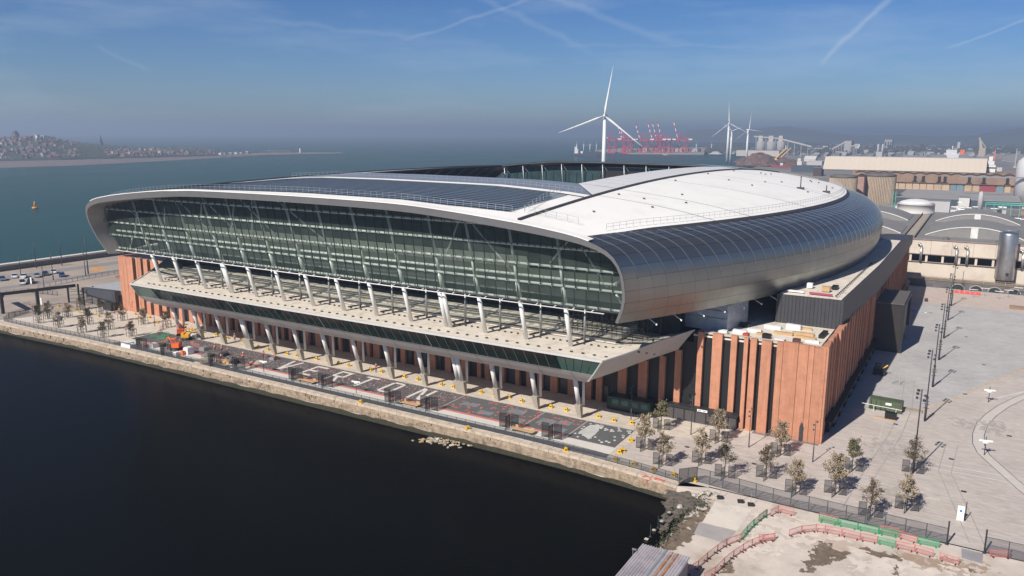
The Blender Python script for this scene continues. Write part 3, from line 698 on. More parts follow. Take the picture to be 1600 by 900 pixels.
for sd in (1,-1):
    for j in range(40):
        v0=-50.9+101.8*j/40; v1=v0+101.8/40; b.tube((XC+sd*41,YC+v0,roofz(sd*41,v0)-.25),(XC+sd*41,YC+v1,roofz(sd*41,v1)-.25),.35,n=6,caps=False)
    for j in range(30):
        u0=-41+82*j/30; u1=u0+82/30; b.tube((XC+u0,YC+sd*50.9,roofz(u0,sd*51)-.25),(XC+u1,YC+sd*50.9,roofz(u1,sd*51)-.25),.35,n=6,caps=False)
b.build('inner_roof_edge',m_dgrey,st)
# seating bowl and pitch
m_seat=mat('blue_seating',(.02,.05,.16),.6,var=.2)
b=MB(); b.prism([(XC-36,YC-55),(XC+36,YC-55),(XC+36,YC+55),(XC-36,YC+55)],0,.3); b.build('pitch',mat('pitch_grass',(.05,.12,.03),.9,var=.1),st)
for sd in (1,-1):
    b=MB(); b.grid([[(XC+sd*36,YC-52,1),(XC+sd*36,YC+52,1)],[(XC+sd*52,YC-52,12),(XC+sd*52,YC+52,12)],[(XC+sd*70,YC-60,27),(XC+sd*70,YC+60,27)]],smooth=False,flip=sd>0); b.build('seating_tier',m_seat,st)
    b=MB(); b.grid([[(XC-36,YC+sd*55,1),(XC+36,YC+sd*55,1)],[(XC-50,YC+sd*60,8),(XC+50,YC+sd*60,8)],[(XC-50,YC+sd*66,19),(XC+50,YC+sd*66,19)]],smooth=False,flip=sd<0); b.build('seating_tier',m_seat,st)
# --- underside of the shell and the dark bowl structure below it
b=MB(); ring=[]
for k in range(72):
    v=-66+151.5*k/71; ring.append((XC+.955*W(v)*.985,YC+v))
ringw=[(2*XC-x,y) for x,y in reversed(ring)]
b.prism(ring+ringw,20.4,20.55); b.build('shell_underside',m_dgrey,st)
b=MB(); ring=[(XC+max(40,W(v)-15),YC+v) for v in np.linspace(-62,80,30)]; b.prism(ring+[(2*XC-x,y) for x,y in reversed(ring)],14.25,20.4); b.build('bowl_wall',m_dark,st)
# --- raking glazed front
KG=.33; YG0=113.1; ZG0=21.0
def yg(z): return YG0-KG*(z-ZG0)
m_glass=glass_mat('green_glass',(.84,.90,.87),.14,.78,(.14,.18,.165))
m_mull=mat('dark_mullion',(.03,.05,.045),.5,var=.05)
rows=[22.0,25.3,28.6,31.9,35.1,38.0]
topu=lambda z: float(np.interp(z,[20.6,22.3,24.3,27,29.3,30.9,32.1,33.3,34.5,35.4,36.1,37.3],[66.6,67.3,68.0,68.2,67.8,67,65.8,63,57.5,51,46,30]))
def ztop(u):
    lo=21.
    for z in np.arange(21,37.3,.1):
        if topu(z)>abs(u): lo=z
    return min(lo,Pz(abs(u))-1.35)
NP=62; PW=134.4/NP
for r_,(z0,z1) in enumerate(zip(rows[:-1],rows[1:])):
    off=(r_*.27%1)*PW
    for k in range(-NP//2-1,NP//2+1):
        ua=k*PW+off; ub=ua+PW
        if max(abs(ua),abs(ub))>topu(min(max(z0,21.1),37.2))-.0:
            lim=topu(max(z0,21.1)); ua=max(ua,-lim); ub=min(ub,lim)
            if ub-ua<.4: continue
        ta=min(z1,ztop(ua)); tb=min(z1,ztop(ub))
        if max(ta,tb)<z0+.3: continue
        ta=max(ta,z0+.02); tb=max(tb,z0+.02)
        ybot=yg(z0)-.02; sl=.16
        b=MB(); b.q((XC+ua+.03,ybot,z0+.05),(XC+ub-.03,ybot,z0+.05),(XC+ub-.03,ybot-sl*(tb-z0),tb-.05),(XC+ua+.03,ybot-sl*(ta-z0),ta-.05)); b.build('glass_pane',m_glass,st)
# mullions joined with their row rail
for r_,(z0,z1) in enumerate(zip(rows[:-1],rows[1:])):
    off=(r_*.27%1)*PW; b=MB()
    for k in range(-NP//2-1,NP//2+1):
        u=k*PW+off
        if abs(u)>topu(max(z0,21.1)): continue
        t=min(z1,ztop(u)); 
        if t<z0+.3: continue
        y=yg(z0); b.q((XC+u-.055,y-.10,z0),(XC+u+.055,y-.10,z0),(XC+u+.055,y-.10-.16*(t-z0),t),(XC+u-.055,y-.10-.16*(t-z0),t)); b.q((XC+u+.07,y-.1,z0),(XC+u+.07,y+.06,z0),(XC+u+.07,y+.06-.16*(t-z0),t),(XC+u+.07,y-.10-.16*(t-z0),t)); b.q((XC+u-.07,y-.1,z0),(XC+u-.07,y-.10-.16*(t-z0),t),(XC+u-.07,y+.06-.16*(t-z0),t),(XC+u-.07,y+.06,z0))
    o=b.build('mullion_row',m_mull,st); o['kind']='stuff'
m_gst=mat('white_facade_steel',(.80,.82,.78),.5,var=.05)
for z in rows[:-1]:
    L=topu(max(z,21.1))-.3
    if z>27 : L=min(L,66)
    b=MB(); n=int(2*L/PW)
    b.tube((XC-L,yg(z)+.45,z+.05),(XC+L,yg(z)+.5,z+.05),.21,n=8); b.build('facade_rail',m_gst,st)
    b=MB()
    for k in range(n+1):
        u=-L+2*L*k/max(1,n); b.box(XC+u-.07,XC+u+.07,yg(z)+.06,yg(z)+.45,z-.12,z+.30)
    o=b.build('rail_brackets',mat('grey_green_bracket',(.40,.43,.39),.5),st); o['kind']='stuff'
b=MB(); b.tube((XC-66,yg(26.4)+1.2,26.4),(XC+66,yg(26.4)+1.2,26.4),.24,n=8); b.build('facade_rail',m_gst,st)
# raking columns, one straight line from the promenade to the roof
CXS=[-57.8, -66.6, -75.2, -83.0, -83.9, -92.3, -100.9, -109.6, -118.2, -126.8, -135.5, -143.3, -143.9, -152.5, -160.8, -168.8]
def yc(z): return 120.1-.302*z
m_colbase=mat('concrete_column_foot',(.43,.385,.31),.85,var=.08,scale=1.0,bump=.2)
for i,x in enumerate(CXS):
    u=x-XC; zt=Pz(abs(u))-1.6
    b=MB(); b.tube((x,yc(2.6),2.6),(x,yc(8.1),8.1),.38,.44,n=12); b.build('column',m_steelw,st)
    b=MB(); b.tube((x,yc(14.2),14.2),(x,yg(21.9)+.72,21.9),.40,.40,n=12); b.build('column',m_steelw,st)
    b=MB(); b.tube((x,yg(21.9)+.72,21.9),(x,yg(25.5)+.85,25.5),.40,n=10);b.tube((x,yg(25.5)+.85,25.5),(x,yg(28.6)+.95,28.6),.32,.24,n=10)
    if i not in (4,12): b.tube((x,yg(28.6)+.95,28.6),(x,yg(zt)+1.2,zt),.24,n=10); b.build('upper_column',m_gst,st)
    if i in (4,12): continue
    xx=x+(.45 if i in(3,11) else 0)*-1; w=.62 if i in (3,11) else 0
    b=MB(); i0=len(b.v)
    b.prism([(xx-.6-w,119.3),(xx+.6+w,119.3),(xx+.6+w,120.7),(xx-.6-w,120.7)],0,.02)
    b.v[-8:]=[(xx-.36-w,119.7,0),(xx+.36+w,119.7,0),(xx+.36+w,120.4,0),(xx-.36-w,120.4,0),(xx-.56-w,118.75,2.7),(xx+.56+w,118.75,2.7),(xx+.56+w,119.85,2.7),(xx-.56-w,119.85,2.7)]
    b.build('column_foot',m_colbase,st)
    b=MB(); b.tube((x+.25,120.7,2.2),(x+.25,120.7,7.9),.25,n=8); b.build('rear_post',m_steelw,st)
    b=MB(); b.tube((x+.6,119.9,14.2),(x+.6,119.9,20.5),.22,n=8); b.build('rear_post',m_galv,st)
# facade diagonals
dg=[(-62,24.5,-65,21.3),(-61,24.6,-56,31),(-52,27.4,-58,31.5),(-48,27.6,-44,33.6),(-30,27.4,-39,35.4),(-33,31,-30,36),(-22,28.5,-30,36.2),(-25,27.6,-20,35.4),(-10,28.8,-18,36.6),(-18,28,-14,36.8),(4,28.6,-7,36.8),(32,27.4,37.5,35.6),(47,25.6,39.5,35.2),(54,29,58.5,33.6),(64,25.6,60.2,32.2),(65.3,24.6,67,21.8),(64.6,25.8,67.4,28.2)]
for a,z0,c,z1 in dg:
    b=MB(); b.tube((XC+a,yg(z0)+1.9,z0),(XC+c,yg(z1)+1.9,z1),.17,n=6); b.build('facade_brace',m_gst,st)
# inside: floors and backing walls behind the glass

b=MB(); b.box(XC-64,XC+64,122,122.3,21.2,25.6); b.build('concourse_wall',mat('grey_green_wall',(.20,.225,.205),.8,var=.25,scale=.25),st)
for k in range(24):
    xa=XC-47+k*3.9; b=MB(); b.q((xa,118.6,26.5),(xa+3.8,118.6,26.5),(xa+3.8,117.6,28.7),(xa,117.6,28.7)); b.build('pale_wall_panel',mat('pale_wall',(.80,.82,.72),.8,var=.15,scale=.5,obj_var=.10),st)
b=MB(); b.q((XC-64,119.4,25.2),(XC+64,119.4,25.2),(XC+64,118.7,26.5),(XC-64,118.7,26.5)); b.build('concourse_wall',mat('mid_green_grey_wall',(.30,.33,.29),.8,var=.15,scale=.3),st); b=MB(); b.q((XC-66,121.5,26.4),(XC+66,121.5,26.4),(XC+58,119.8,34.9),(XC-58,119.8,34.9)); b.build('concourse_wall',mat('dark_stand_back',(.11,.135,.125),.8,var=.35,scale=.2),st)
for k in range(3):
    b=MB(); z=28.4+k*2.1; b.box(XC-62+k*2,XC+62-k*2,119.9-k*.35,120.2-k*.35,z,z+.12); b.build('stand_beam',mat('mid_grey_beam',(.14,.16,.15),.7),st)
b=MB(); b.box(XC-66.8,XC+66.8,yg(22)-.1,yg(22)+.3,21.75,21.95); b.build('glazing_sill',m_dgrey,st)
# white maintenance rail under the glass
b=MB(); b.tube((XC-66.8,112.3,21.5),(XC+64.0,112.3,21.5),.10,n=6)
for k in range(38):
    u=-66+k*3.45; b.tube((XC+u,112.3,21.5),(XC+u+.35,yg(22),21.85),.07,n=5)
b.build('maintenance_rail',m_steelw,st)
for k in range(14): # outriggers below the east lip
    w=.04+k*.028; p=Vector(shell_pt(1,67.05,20.5,w)); b=MB(); b.tube(p+Vector((-3.0,1,.3)),p+Vector((.3,-.9,-.8)),.07,n=6); b.box(p.x+.2,p.x+.42,p.y-1.0,p.y-.8,p.z-.95,p.z-.7); b.build('outrigger',m_steelw,st)
# --- terrace level
TF=110.6; TW=-173.5; TE=-49.6; ZT=14.2
b=MB(); poly=[(TW+5,TF+.1),(TE-4,TF+.1),(-52,115.5),(-50,122.5),(-46.5,129),(-46.5,141),(-176,141),(-175.5,129.3),(-172.5,123),(-170,116)]
b.prism(poly,13.9,ZT); b.build('terrace_deck',m_deck,st)
b=MB(); b.box(-184,-44,131.5,132,14.2,24.4); b.build('terrace_back_wall',m_int,st)
for k in range(30):
    x=-181+k*4.6; b=MB(); b.box(x,x+.35,131.2,131.5,14.2,22.4); b.build('back_wall_fin',m_dgrey,st)
for k in range(58):
    x=TW+4+k*2.1; b=MB(); b.box(x-.22,x+.22,TF+1.9,TF+2.2,ZT,ZT+.22); b.build('deck_fixture',m_dgrey,st)
for k in range(15):
    x=-171+k*8.7
    for j in range(6):
        b=MB(); b.box(x+j*1.35,x+j*1.35+.3,118.0,118.3,ZT,ZT+.25); b.build('deck_fixture',m_dgrey,st)
# dark low strips drawn as beam shadows across the terrace, then the steps
for k in range(15):
    x=-172+k*8.7; b=MB(); b.box(x,x+.3,118.5,131,ZT,ZT+.28,rz=R(-16),c=(x,118.5)); b.build('deck_shadow_strip',m_dgrey,st)
b=MB(); b.box(-176,-52,121.5,124.2,ZT,ZT+.5); b.box(-176,-52,124.2,127,ZT,ZT+1.0); b.box(-176,-52,127,131.4,ZT,ZT+1.5); b.build('terrace_steps',m_deck,st)
# glazed strip and fascia of the overhanging storey
m_sg=glass_mat('dark_green_strip_glass',(.10,.15,.13),.20,.28,(.012,.030,.023))
m_sgr=mat('solid_green_glass',(.045,.125,.10),.18,var=.06,scale=.3,spec=.8)
b=MB(); b.prism([(TW-.1,TF-.15),(TE+.1,TF-.15),(TE-.3,TF+.25),(TW+.4,TF+.25)],13.88,14.27); b.build('strip_coping',mat('pale_grey_coping',(.55,.54,.52),.6,var=.05),st)
nx=52; x0,x1=-166.0,-58.0; GB=2.1; GZ=10.9; GT=13.88
def strip_pane(xa,xb,m,name,xa2=None,xb2=None):
    b=MB(); xa2=xa if xa2 is None else xa2; xb2=xb if xb2 is None else xb2
    b.q((xa2+.05,TF+GB,GZ),(xb2-.05,TF+GB,GZ),(xb-.05,TF+.02,GT),(xa+.05,TF+.02,GT)); b.build(name,m,st)
pw=(x1-x0)/nx; m_smul=mat('green_grey_mullion',(.14,.17,.16),.5)
for k in range(nx):
    strip_pane(x0+k*pw,x0+(k+1)*pw,m_sg,'strip_window')
    b=MB(); x=x0+k*pw; w_=.06 if k%13 else .16; b.q((x-w_,TF+GB-.09,GZ),(x+w_,TF+GB-.09,GZ),(x+w_,TF-.08,GT),(x-w_,TF-.08,GT)); b.build('strip_mullion',m_smul,st)
b=MB(); b.box(x0,x1,TF+5,TF+5.2,GZ-.1,GT); b.build('strip_inner_wall',m_int,st); b=MB(); b.box(x0,x1,TF+GB+.1,TF+5,GZ-.2,GZ-.05); b.build('strip_floor',m_dgrey,st)
for k in range(16): x=x0+3+k*6.8; b=MB(); b.box(x,x+.25,TF+3,TF+3.3,GZ,GT); b.build('strip_inner_post',mat('mid_green_post',(.10,.15,.12),.6),st)
for k in range(5):
    xa=x1+(TE-x1)*k/5; xb=x1+(TE-x1)*(k+1)/5; f=lambda x: x1+(x-x1)*(-52.0-x1)/(TE-x1)
    strip_pane(xa,xb,m_sgr,'green_panel',f(xa),f(xb))
for k in range(5):
    xa=TW+(x0-TW)*k/5; xb=TW+(x0-TW)*(k+1)/5; f=lambda x: x0+(x-x0)*(-173.6-x0)/(TW-x0)
    strip_pane(xa,xb,m_sgr,'green_panel',f(xa),f(xb))
m_belly=mat('curved_grey_soffit',(.56,.53,.50),.55,metal=0,var=.06,scale=.3,streak=.05)
# hull-shaped fascia: (outward offset from TF, height, west end, east end); it rakes back under the glass to the column heads
SEC=[(2.06,10.9,-173.6,-52.0),(2.9,10.0,-173.8,-52.9),(3.9,9.1,-173.2,-53.6),(4.9,8.4,-171.3,-54.5),(6.2,7.95,-168.6,-55.8),(8.5,7.8,-165,-58),(13,7.8,-163,-60),(18.6,7.8,-162,-62)]
b=MB(); b.grid([[(x,TF+o,z) for x in np.linspace(xa,xb,60)] for o,z,xa,xb in SEC],smooth=True,flip=True); b.build('belly_fascia',m_belly,st)
for k in range(18): # vertical joints of the fascia sheets
    x=-165+k*6.4; b=MB(); b.grid([[(x-.03,TF+o-.02,z-.01) for o,z,_,_ in SEC[:5]],[(x+.03,TF+o-.02,z-.01) for o,z,_,_ in SEC[:5]]],smooth=False); b.build('fascia_joint',m_dgrey,st)
PT=[(TE+.05,TF-.05,14.1),(-47.3,115.5,14.6),(-44.2,122.5,15.5),(-40.6,129.3,16.4)]
PB=[(-52.0,TF+2.06,10.9),(-49.0,117,12.1),(-45.8,123.5,13.4),(-41.8,129.3,14.8)]
PD=[(-53.6,TF+3.9,9.1),(-50.8,118.5,10.0),(-47.4,124,11.2),(-43.4,129.3,12.5)]
PD2=[(-55.8,TF+6.2,7.95),(-53,120.5,8.9),(-50,125,9.9),(-46.6,129.3,10.9)]
PE=[(-60,TF+13,7.8),(-59,125,7.8),(-58,127,7.8),(-57,129.3,7.8)]
def fine(P,n=10):
    L=[Vector(p) for p in P]; out=[]
    for i in range(len(L)-1):
        p0=L[max(i-1,0)];p1=L[i];p2=L[i+1];p3=L[min(i+2,len(L)-1)]
        for k in range(n):
            t=k/n; out.append(.5*((2*p1)+(p2-p0)*t+(2*p0-5*p1+4*p2-p3)*t*t+(-p0+3*p1-3*p2+p3)*t**3))
    return out+[L[-1]]
def prow(T,B_,D,D2,E_,I_,fl):
    b=MB(); b.grid([fine(T),fine(B_),fine(D),fine(D2),fine(E_)],flip=fl); b.build('prow_wall',m_belly,st)
    b=MB(); b.grid([fine(I_),fine(T)],flip=fl); b.build('prow_deck',m_deck,st)
    b=MB(); F=fine(T)
    for p,q in zip(F[:-1],F[1:]): b.tube(p+Vector((0,0,.06)),q+Vector((0,0,.06)),.14,n=4,caps=False)
    b.build('prow_edge',MATS['pale_grey_coping'],st)
    b=MB(); F=[Vector(X[0]) for X in (T,B_,D,D2)]
    for p,q in zip(F[:-1],F[1:]): b.tube(p+Vector((0,-.05,0)),q+Vector((0,-.05,0)),.16,n=5)
    b.build('prow_rim',MATS['pale_grey_coping'],st)
prow(PT,PB,PD,PD2,PE,[(-53.5,TF+.3,14.21),(-52.5,115.5,14.22),(-50.5,122.5,14.3),(-47,129.3,14.5)],True)
WT=[(TW,TF-.05,14.1),(-176.6,116,14.8),(-181,123,15.8),(-185.3,129.3,16.8)]
WB=[(-173.6,TF+2.06,10.9),(-176.5,117,12.2),(-180.0,123.5,13.7),(-183.8,129.3,15.2)]
WD=[(-173.2,TF+3.9,9.1),(-175,118.5,10.2),(-178.6,124,11.6),(-182.2,129.3,13.0)]
WD2=[(-168.6,TF+6.2,7.95),(-171.5,120.5,8.8),(-175,125,9.9),(-179,129.3,11)]
WE=[(-163,TF+13,7.8),(-163.5,125,7.8),(-164,127,7.8),(-165,129.3,7.8)]
prow(WT,WB,WD,WD2,WE,[(TW+5,TF+.3,14.21),(-170,116,14.22),(-172,123,14.3),(-175,129.3,14.4)],False)
# scaffolding on the deck at the east end
b=MB(); rs=random.Random(9)
for i in range(9):
    for j in range(3):
        x=-62+i*1.9; y=121+j*2.0; b.tube((x,y,15.0),(x,y,19.5),.05,n=4)
for z in (16,17.5,19):
    for j in range(3): b.tube((-62,121+j*2,z),(-46.8,121+j*2,z),.05,n=4)
for i in range(9): b.tube((-62+i*1.9,121,15+i%3),(-60.2+i*1.9,125,17+i%3),.05,n=4)
b.build('scaffold',m_black,st)
# --- brick base, south wall: pilasters and dark recesses
YB=129.4; ZB=16.3
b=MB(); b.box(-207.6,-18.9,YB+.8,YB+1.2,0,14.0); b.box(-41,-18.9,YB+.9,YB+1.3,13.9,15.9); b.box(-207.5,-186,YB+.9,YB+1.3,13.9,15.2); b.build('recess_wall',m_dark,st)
east=[(-39.95,-38.97),(-37.39,-35.7),(-34.22,-33.19),(-32.01,-31.32),(-30.94,-29.89),(-29.1,-27.47),(-26.61,-25.62),(-25.56,-23.22),(-23.16,-21.62),(-21.56,-20.76),(-20.7,-18.9)]
mid=[(-54.73,-53.07),(-50.72,-49.01),(-46.75,-45.67),(-43.88,-42.76)]
west=[(-207.7,-205.6),(-205.55,-204.1),(-204.05,-202.7),(-202.65,-201.25),(-199.7,-198.9),(-198.8,-197.4),(-196.3,-194.5),(-193.1,-190.9),(-189.4,-187.6)]
rb=random.Random(21); x=-186.2
while x<-57.5:
    w=rb.choice((.9,1.2,1.5,1.8)); mid.append((x,x+w)); x+=w+rb.choice((1.0,1.7,2.3,2.6))
def pil(xa,xb,z1,dz=0,parapet=.0):
    b=MB(); b.box(xa,xb,YB-.02-rb.uniform(0,.06),YB+.75,0,z1+rb.uniform(-.12,.15)); b.build('brick_pilaster',m_brick,st)
for a,c in east: pil(a,c,ZB)
for a,c in mid: pil(a,c,7.85 if a<-56 else (8.3 if a<-52 else (9.6 if a<-49 else (10.9 if a<-46 else 12.4))))
for a,c in west: pil(a,c,15.6)
b=MB(); b.box(-39.9,-18.9,YB+.76,YB+1.6,15.8,16.15); b.build('parapet_cap',m_conc,st)
# arched dark niche in the corner panel
b=MB(); b.prism([(-22.1,YB-.14),(-21.45,YB-.14),(-21.45,YB-.03),(-22.1,YB-.03)],0,[2.5,2.5,2.5,2.5]); b.q((-22.1,YB-.14,2.5),(-21.45,YB-.14,2.5),(-21.78,YB-.14,3.35)); b.build('niche_door',m_dgrey,st)
# recess glazing bars (dark bay windows)
for k in range(34):
    x=-184+k*3.9
    if x>-57: break
    b=MB(); b.box(x,x+2.4,YB+.55,YB+.7,0,3.2); b.build('ground_shutter',mat('shutter_blue_black',(.02,.025,.035),.3,var=.2),st)
# low black entrance building with turnstile doors
b=MB(); b.box(-45.8,-32.3,YB-1.1,YB+.2,0,2.3); b.build('entrance_front',mat('charcoal_panel',(.07,.065,.065),.6,var=.05),st)
b=MB(); b.box(-46.0,-32.1,YB-1.4,YB+.2,2.3,2.75); b.build('entrance_canopy',m_black,st)
for k in range(7):
    x=-45.4+k*1.95; b=MB(); b.box(x,x+.16,YB-1.2,YB-1.1,0,2.3); b.build('door_post',m_black,st)
b=MB(); b.box(-39.0,-37.2,YB-1.5,YB-1.42,2.32,2.72); sgn_=b.build('entrance_sign',mat('white_sign',(.8,.8,.8),.5),st)
b=MB()
for k in range(7):
    if k==3: continue
    b.box(-38.85+k*.22,-38.72+k*.22,YB-1.53,YB-1.505,2.46,2.6)
b.build('sign_lettering',m_dgrey,sgn_)
b=MB(); b.box(-55.6,-47.2,YB-2.6,YB+.1,0,2.5); b.build('green_kiosk',mat('dark_green_glass',(.008,.03,.028),.3),st)
for k in range(4):
    b=MB(); b.box(-54.6+k*1.9,-53.3+k*1.9,YB-2.68,YB-2.6,1.2,2.15); b.build('kiosk_window',mat('teal_window',(.03,.13,.11),.25),st)
# --- brick base, east wall in shade: serrated piers
XE=-18.9
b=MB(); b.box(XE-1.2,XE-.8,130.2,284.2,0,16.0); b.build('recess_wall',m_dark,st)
n=52
for k in range(n):
    y=YB+.1+(284.3-YB-.1)*k/n; w=(284.3-YB)/n; d=rb.choice((.0,.12,.25,.32))
    b=MB(); b.prism([(XE-.75,y),(XE+.02+d,y),(XE-.15+d,y+w-.12),(XE-.75,y+w-.12)],2.6 if k>1 else 0,ZB+rb.uniform(-.1,.2)); b.build('brick_pier',m_brick,st)
    if k>1:
        b=MB(); b.box(XE-.7,XE+.5+.4*(k%2),y+.4,y+w-.5,0,2.5); b.build('ground_fin',m_black,st)
b=MB(); b.box(XE-.9,XE+1.3,133.8,284,2.5,2.72); b.build('ground_canopy',m_dark,st)
b=MB(); b.prism([(-207.7,130.3),(-206.9,130.3),(-206.9,284),(-207.7,284)],0,15.6); b.prism([(-207.7,283.6),(-18.9,283.6),(-18.9,284.4),(-207.7,284.4)],0,16.2); b.build('brick_wall',m_brick,st)
# roofs of the base
b=MB(); b.prism([(-41,130.2),(-19.4,130.2),(-19.4,283.6),(-207,283.6),(-207,130.2),(-187,130.2),(-187,141),(-41,141)],15.2,15.5); b.build('podium_roof_and_shade',m_deck,st); b=MB(); b.box(-207,-176,130.3,150,15.5,15.54); b.build('podium_roof_and_shade',m_dark,st)  # thin black sheet on the west roof stands in for the shaded shell underside
# black upper block on the south-east corner and its cream roof
b=MB(); b.prism([(-30.8,146.7),(-19.3,146.7),(-17.9,190),(-17.6,236),(-17.9,280),(-24,280),(-34,236),(-37,170)],15.5,[20.9,20.9,21.2,21.4,18.2,18.2,21.4,21]); b.build('upper_block',m_dgrey,st)
b=MB(); b.prism([(-30.4,147.1),(-19.7,147.1),(-18.3,190),(-18.0,236),(-22,236),(-28,180)],20.7,[21.0,21.0,21.3,21.5,21.5,21.2]); b.build('upper_block_roof',m_deck,st)
for k in range(28):
    y=147.5+k*1.6; b=MB(); b.box(-20.9+(y-147)*.018,-20.6+(y-147)*.018,y,y+.3,21.3,21.55); b.build('deck_fixture',m_dgrey,st)
for k in range(18):
    x=-30.6+k*.64; b=MB(); b.box(x,x+.05,146.62,146.72,15.5,20.9); b.build('cladding_seam',m_black,st)
# stored materials and plant on the block roof
m_wood=mat('timber_boards',(.45,.30,.16),.8,var=.15); m_wrap=mat('white_wrap',(.7,.7,.7),.6,var=.1)
for (x,y,w,d,h,m) in ((-37.5,132.4,1.6,1.0,.7,m_wrap),(-35.4,134.5,2.4,.9,.6,m_wrap),(-33.5,137,2.4,1,.5,m_wrap),(-29.9,133,1.2,1.0,.9,m_dark),(-27.5,131.6,1.6,.9,.7,m_wrap),(-24.8,132.2,1.2,1,.9,mat('maroon_box',(.10,.05,.05),.6)),(-29,137.5,3.2,.7,.5,m_wood),(-26.2,139,3.6,.7,.5,m_wood),(-25.2,136.5,3.4,.6,.5,m_wood),(-23.2,134.7,2.2,.8,.4,m_wrap),(-31.5,141,3,.9,.6,m_wrap),(-28,142.5,2.6,.8,.9,m_wrap),(-33,132,1,.8,.8,mat('red_box',(.45,.08,.05),.6)),(-36,139.5,2.2,1.2,.7,m_dark),(-21.7,138.5,.8,4.2,.6,m_dark),(-26.5,143.2,2.8,.6,.4,m_wood),(-31.5,135.2,2.6,.8,.4,m_wood)):
    b=MB(); b.box(x,x+w,y,y+d,15.5,15.5+h,rz=rb.uniform(-.25,.1)); b.build('roof_pallet',m,st)
for (x,y,w,d,h,m) in ((-29.5,148.5,3,.5,.3,m_wrap),(-25.5,148.3,4,.4,.3,mat('magenta_rail',(.35,.06,.12),.6)),(-24,152,1.4,1.2,.9,m_wood),(-22.8,155,1.0,2.5,.5,m_dark),(-27,154,1.,1.,.9,m_wrap)):
    b=MB(); b.box(x,x+w,y,y+d,21.2,21.2+h); b.build('roof_pallet',m,st)
# silver wrapped stair core under the lip
m_silver=mat('silver_membrane',(.42,.46,.52),.4,metal=.3,var=.2,scale=.6,bump=.4,bscale=1.2)
b=MB(); b.prism([(-44.5,135),(-36.5,135),(-35,143),(-44.5,150)],15.4,20.2); b.build('silver_membrane_wall',m_silver,st)
b=MB(); b.box(-44,-36.6,134.6,135,17.6,17.75); b.box(-44,-36.6,134.6,135,19,19.12); b.build('membrane_batten',m_galv,st)
b=MB(); b.box(-46,-44.3,132,146,15,20.3); b.build('dark_core',m_dark,st)
# projecting black portal on the east wall
po=MB(); po.box(-19.2,-13.2,196.6,214.2,0,11.4); po.build('portal_box',mat('black_brown_cladding',(.030,.024,.022),.5,var=.1),st)
b=MB(); b.box(-19.2,-12.9,196.3,214.5,11.4,11.6); b.build('portal_roof',mat('dark_portal_roof',(.11,.10,.095),.7),st)
b=MB(); b.box(-13.2,-12.6,196.3,196.9,0,11.4); b.box(-13.2,-12.6,213.9,214.5,3,11.4); b.box(-13.2,-12.6,196.9,213.9,10.8,11.4); b.build('portal_frame',m_black,st)
# ================================================================== TREES AND MESH GUARDS
def leaf_mat(name,c1,c2):
    m=bpy.data.materials.new(name); m.use_nodes=True; t=m.node_tree; L=t.links.new; b=t.nodes['Principled BSDF']; b.inputs['Roughness'].default_value=.7
    g=N(t,'ShaderNodeNewGeometry'); n=N(t,'ShaderNodeTexNoise'); n.inputs['Scale'].default_value=1.6; n.inputs['Detail'].default_value=3; L(g.outputs['Position'],n.inputs[0])
    mx=N(t,'ShaderNodeMix',data_type='RGBA'); mr=N(t,'ShaderNodeMapRange'); mr.inputs[1].default_value=.38; mr.inputs[2].default_value=.62; L(n.outputs['Fac'],mr.inputs[0]); L(mr.outputs[0],mx.inputs[0])
    mx.inputs[6].default_value=(*c1,1); mx.inputs[7].default_value=(*c2,1); L(mx.outputs[2],b.inputs['Base Color']); MATS[name]=m; return m
m_leaf=leaf_mat('dry_brown_leaves',(.36,.28,.19),(.17,.14,.085))
m_leafg=leaf_mat('olive_leaves',(.18,.15,.08),(.085,.085,.04))
m_bark=mat('grey_brown_bark',(.15,.12,.09),.9,var=.2,scale=3)
def make_tree(seed,h,m,name='young_tree'):
    r=random.Random(seed); t=thing(name,'', 'tree',(0,0,0)); b=MB(); tips=[]
    b.tube((0,0,0),(0.05,0,1.6),.085,.07,n=7); b.tube((.05,0,1.6),(0,.05,h*.9),.07,.02,n=6)
    for k in range(20):
        z=r.uniform(1.5,h*.86); a=k*2.4+r.uniform(-.4,.4); rad=(1.6 if z<h*.5 else 1.35*(1-(z-h*.5)/(h*.62)))*r.uniform(.5,1.05)
        p=Vector((0,0,z)); q=Vector((math.cos(a)*rad,math.sin(a)*rad,z+rad*r.uniform(.5,.9))); b.tube(p,q,.032,.012,n=4,caps=False); tips.append((p,q))
        for j in range(2):
            s=p.lerp(q,r.uniform(.5,.9)); e=s+Vector((r.uniform(-.5,.5),r.uniform(-.5,.5),r.uniform(.1,.5))); b.tube(s,e,.016,.008,n=3,caps=False); tips.append((s,e))
    b.build('trunk',m_bark,t); c=MB()
    for p,q in tips:
        for j in range(21):
            s=p.lerp(q,r.uniform(.3,1.08))+Vector((r.gauss(0,.17),r.gauss(0,.17),r.gauss(0,.16))); w=r.uniform(.08,.17)
            a=Vector((r.gauss(0,1),r.gauss(0,1),r.gauss(0,1))).normalized()*w; d=a.orthogonal().normalized()*w*.7
            c.q(s-a,s+d,s+a,s-d)
    c.build('crown',m,t); remember(t); return t
TREES=[make_tree(1,5.9,m_leaf),make_tree(2,5.4,m_leaf),make_tree(3,5.7,m_leafg)]
m_mesh=mesh_mat('black_mesh_panel',(.03,.033,.038),.42)
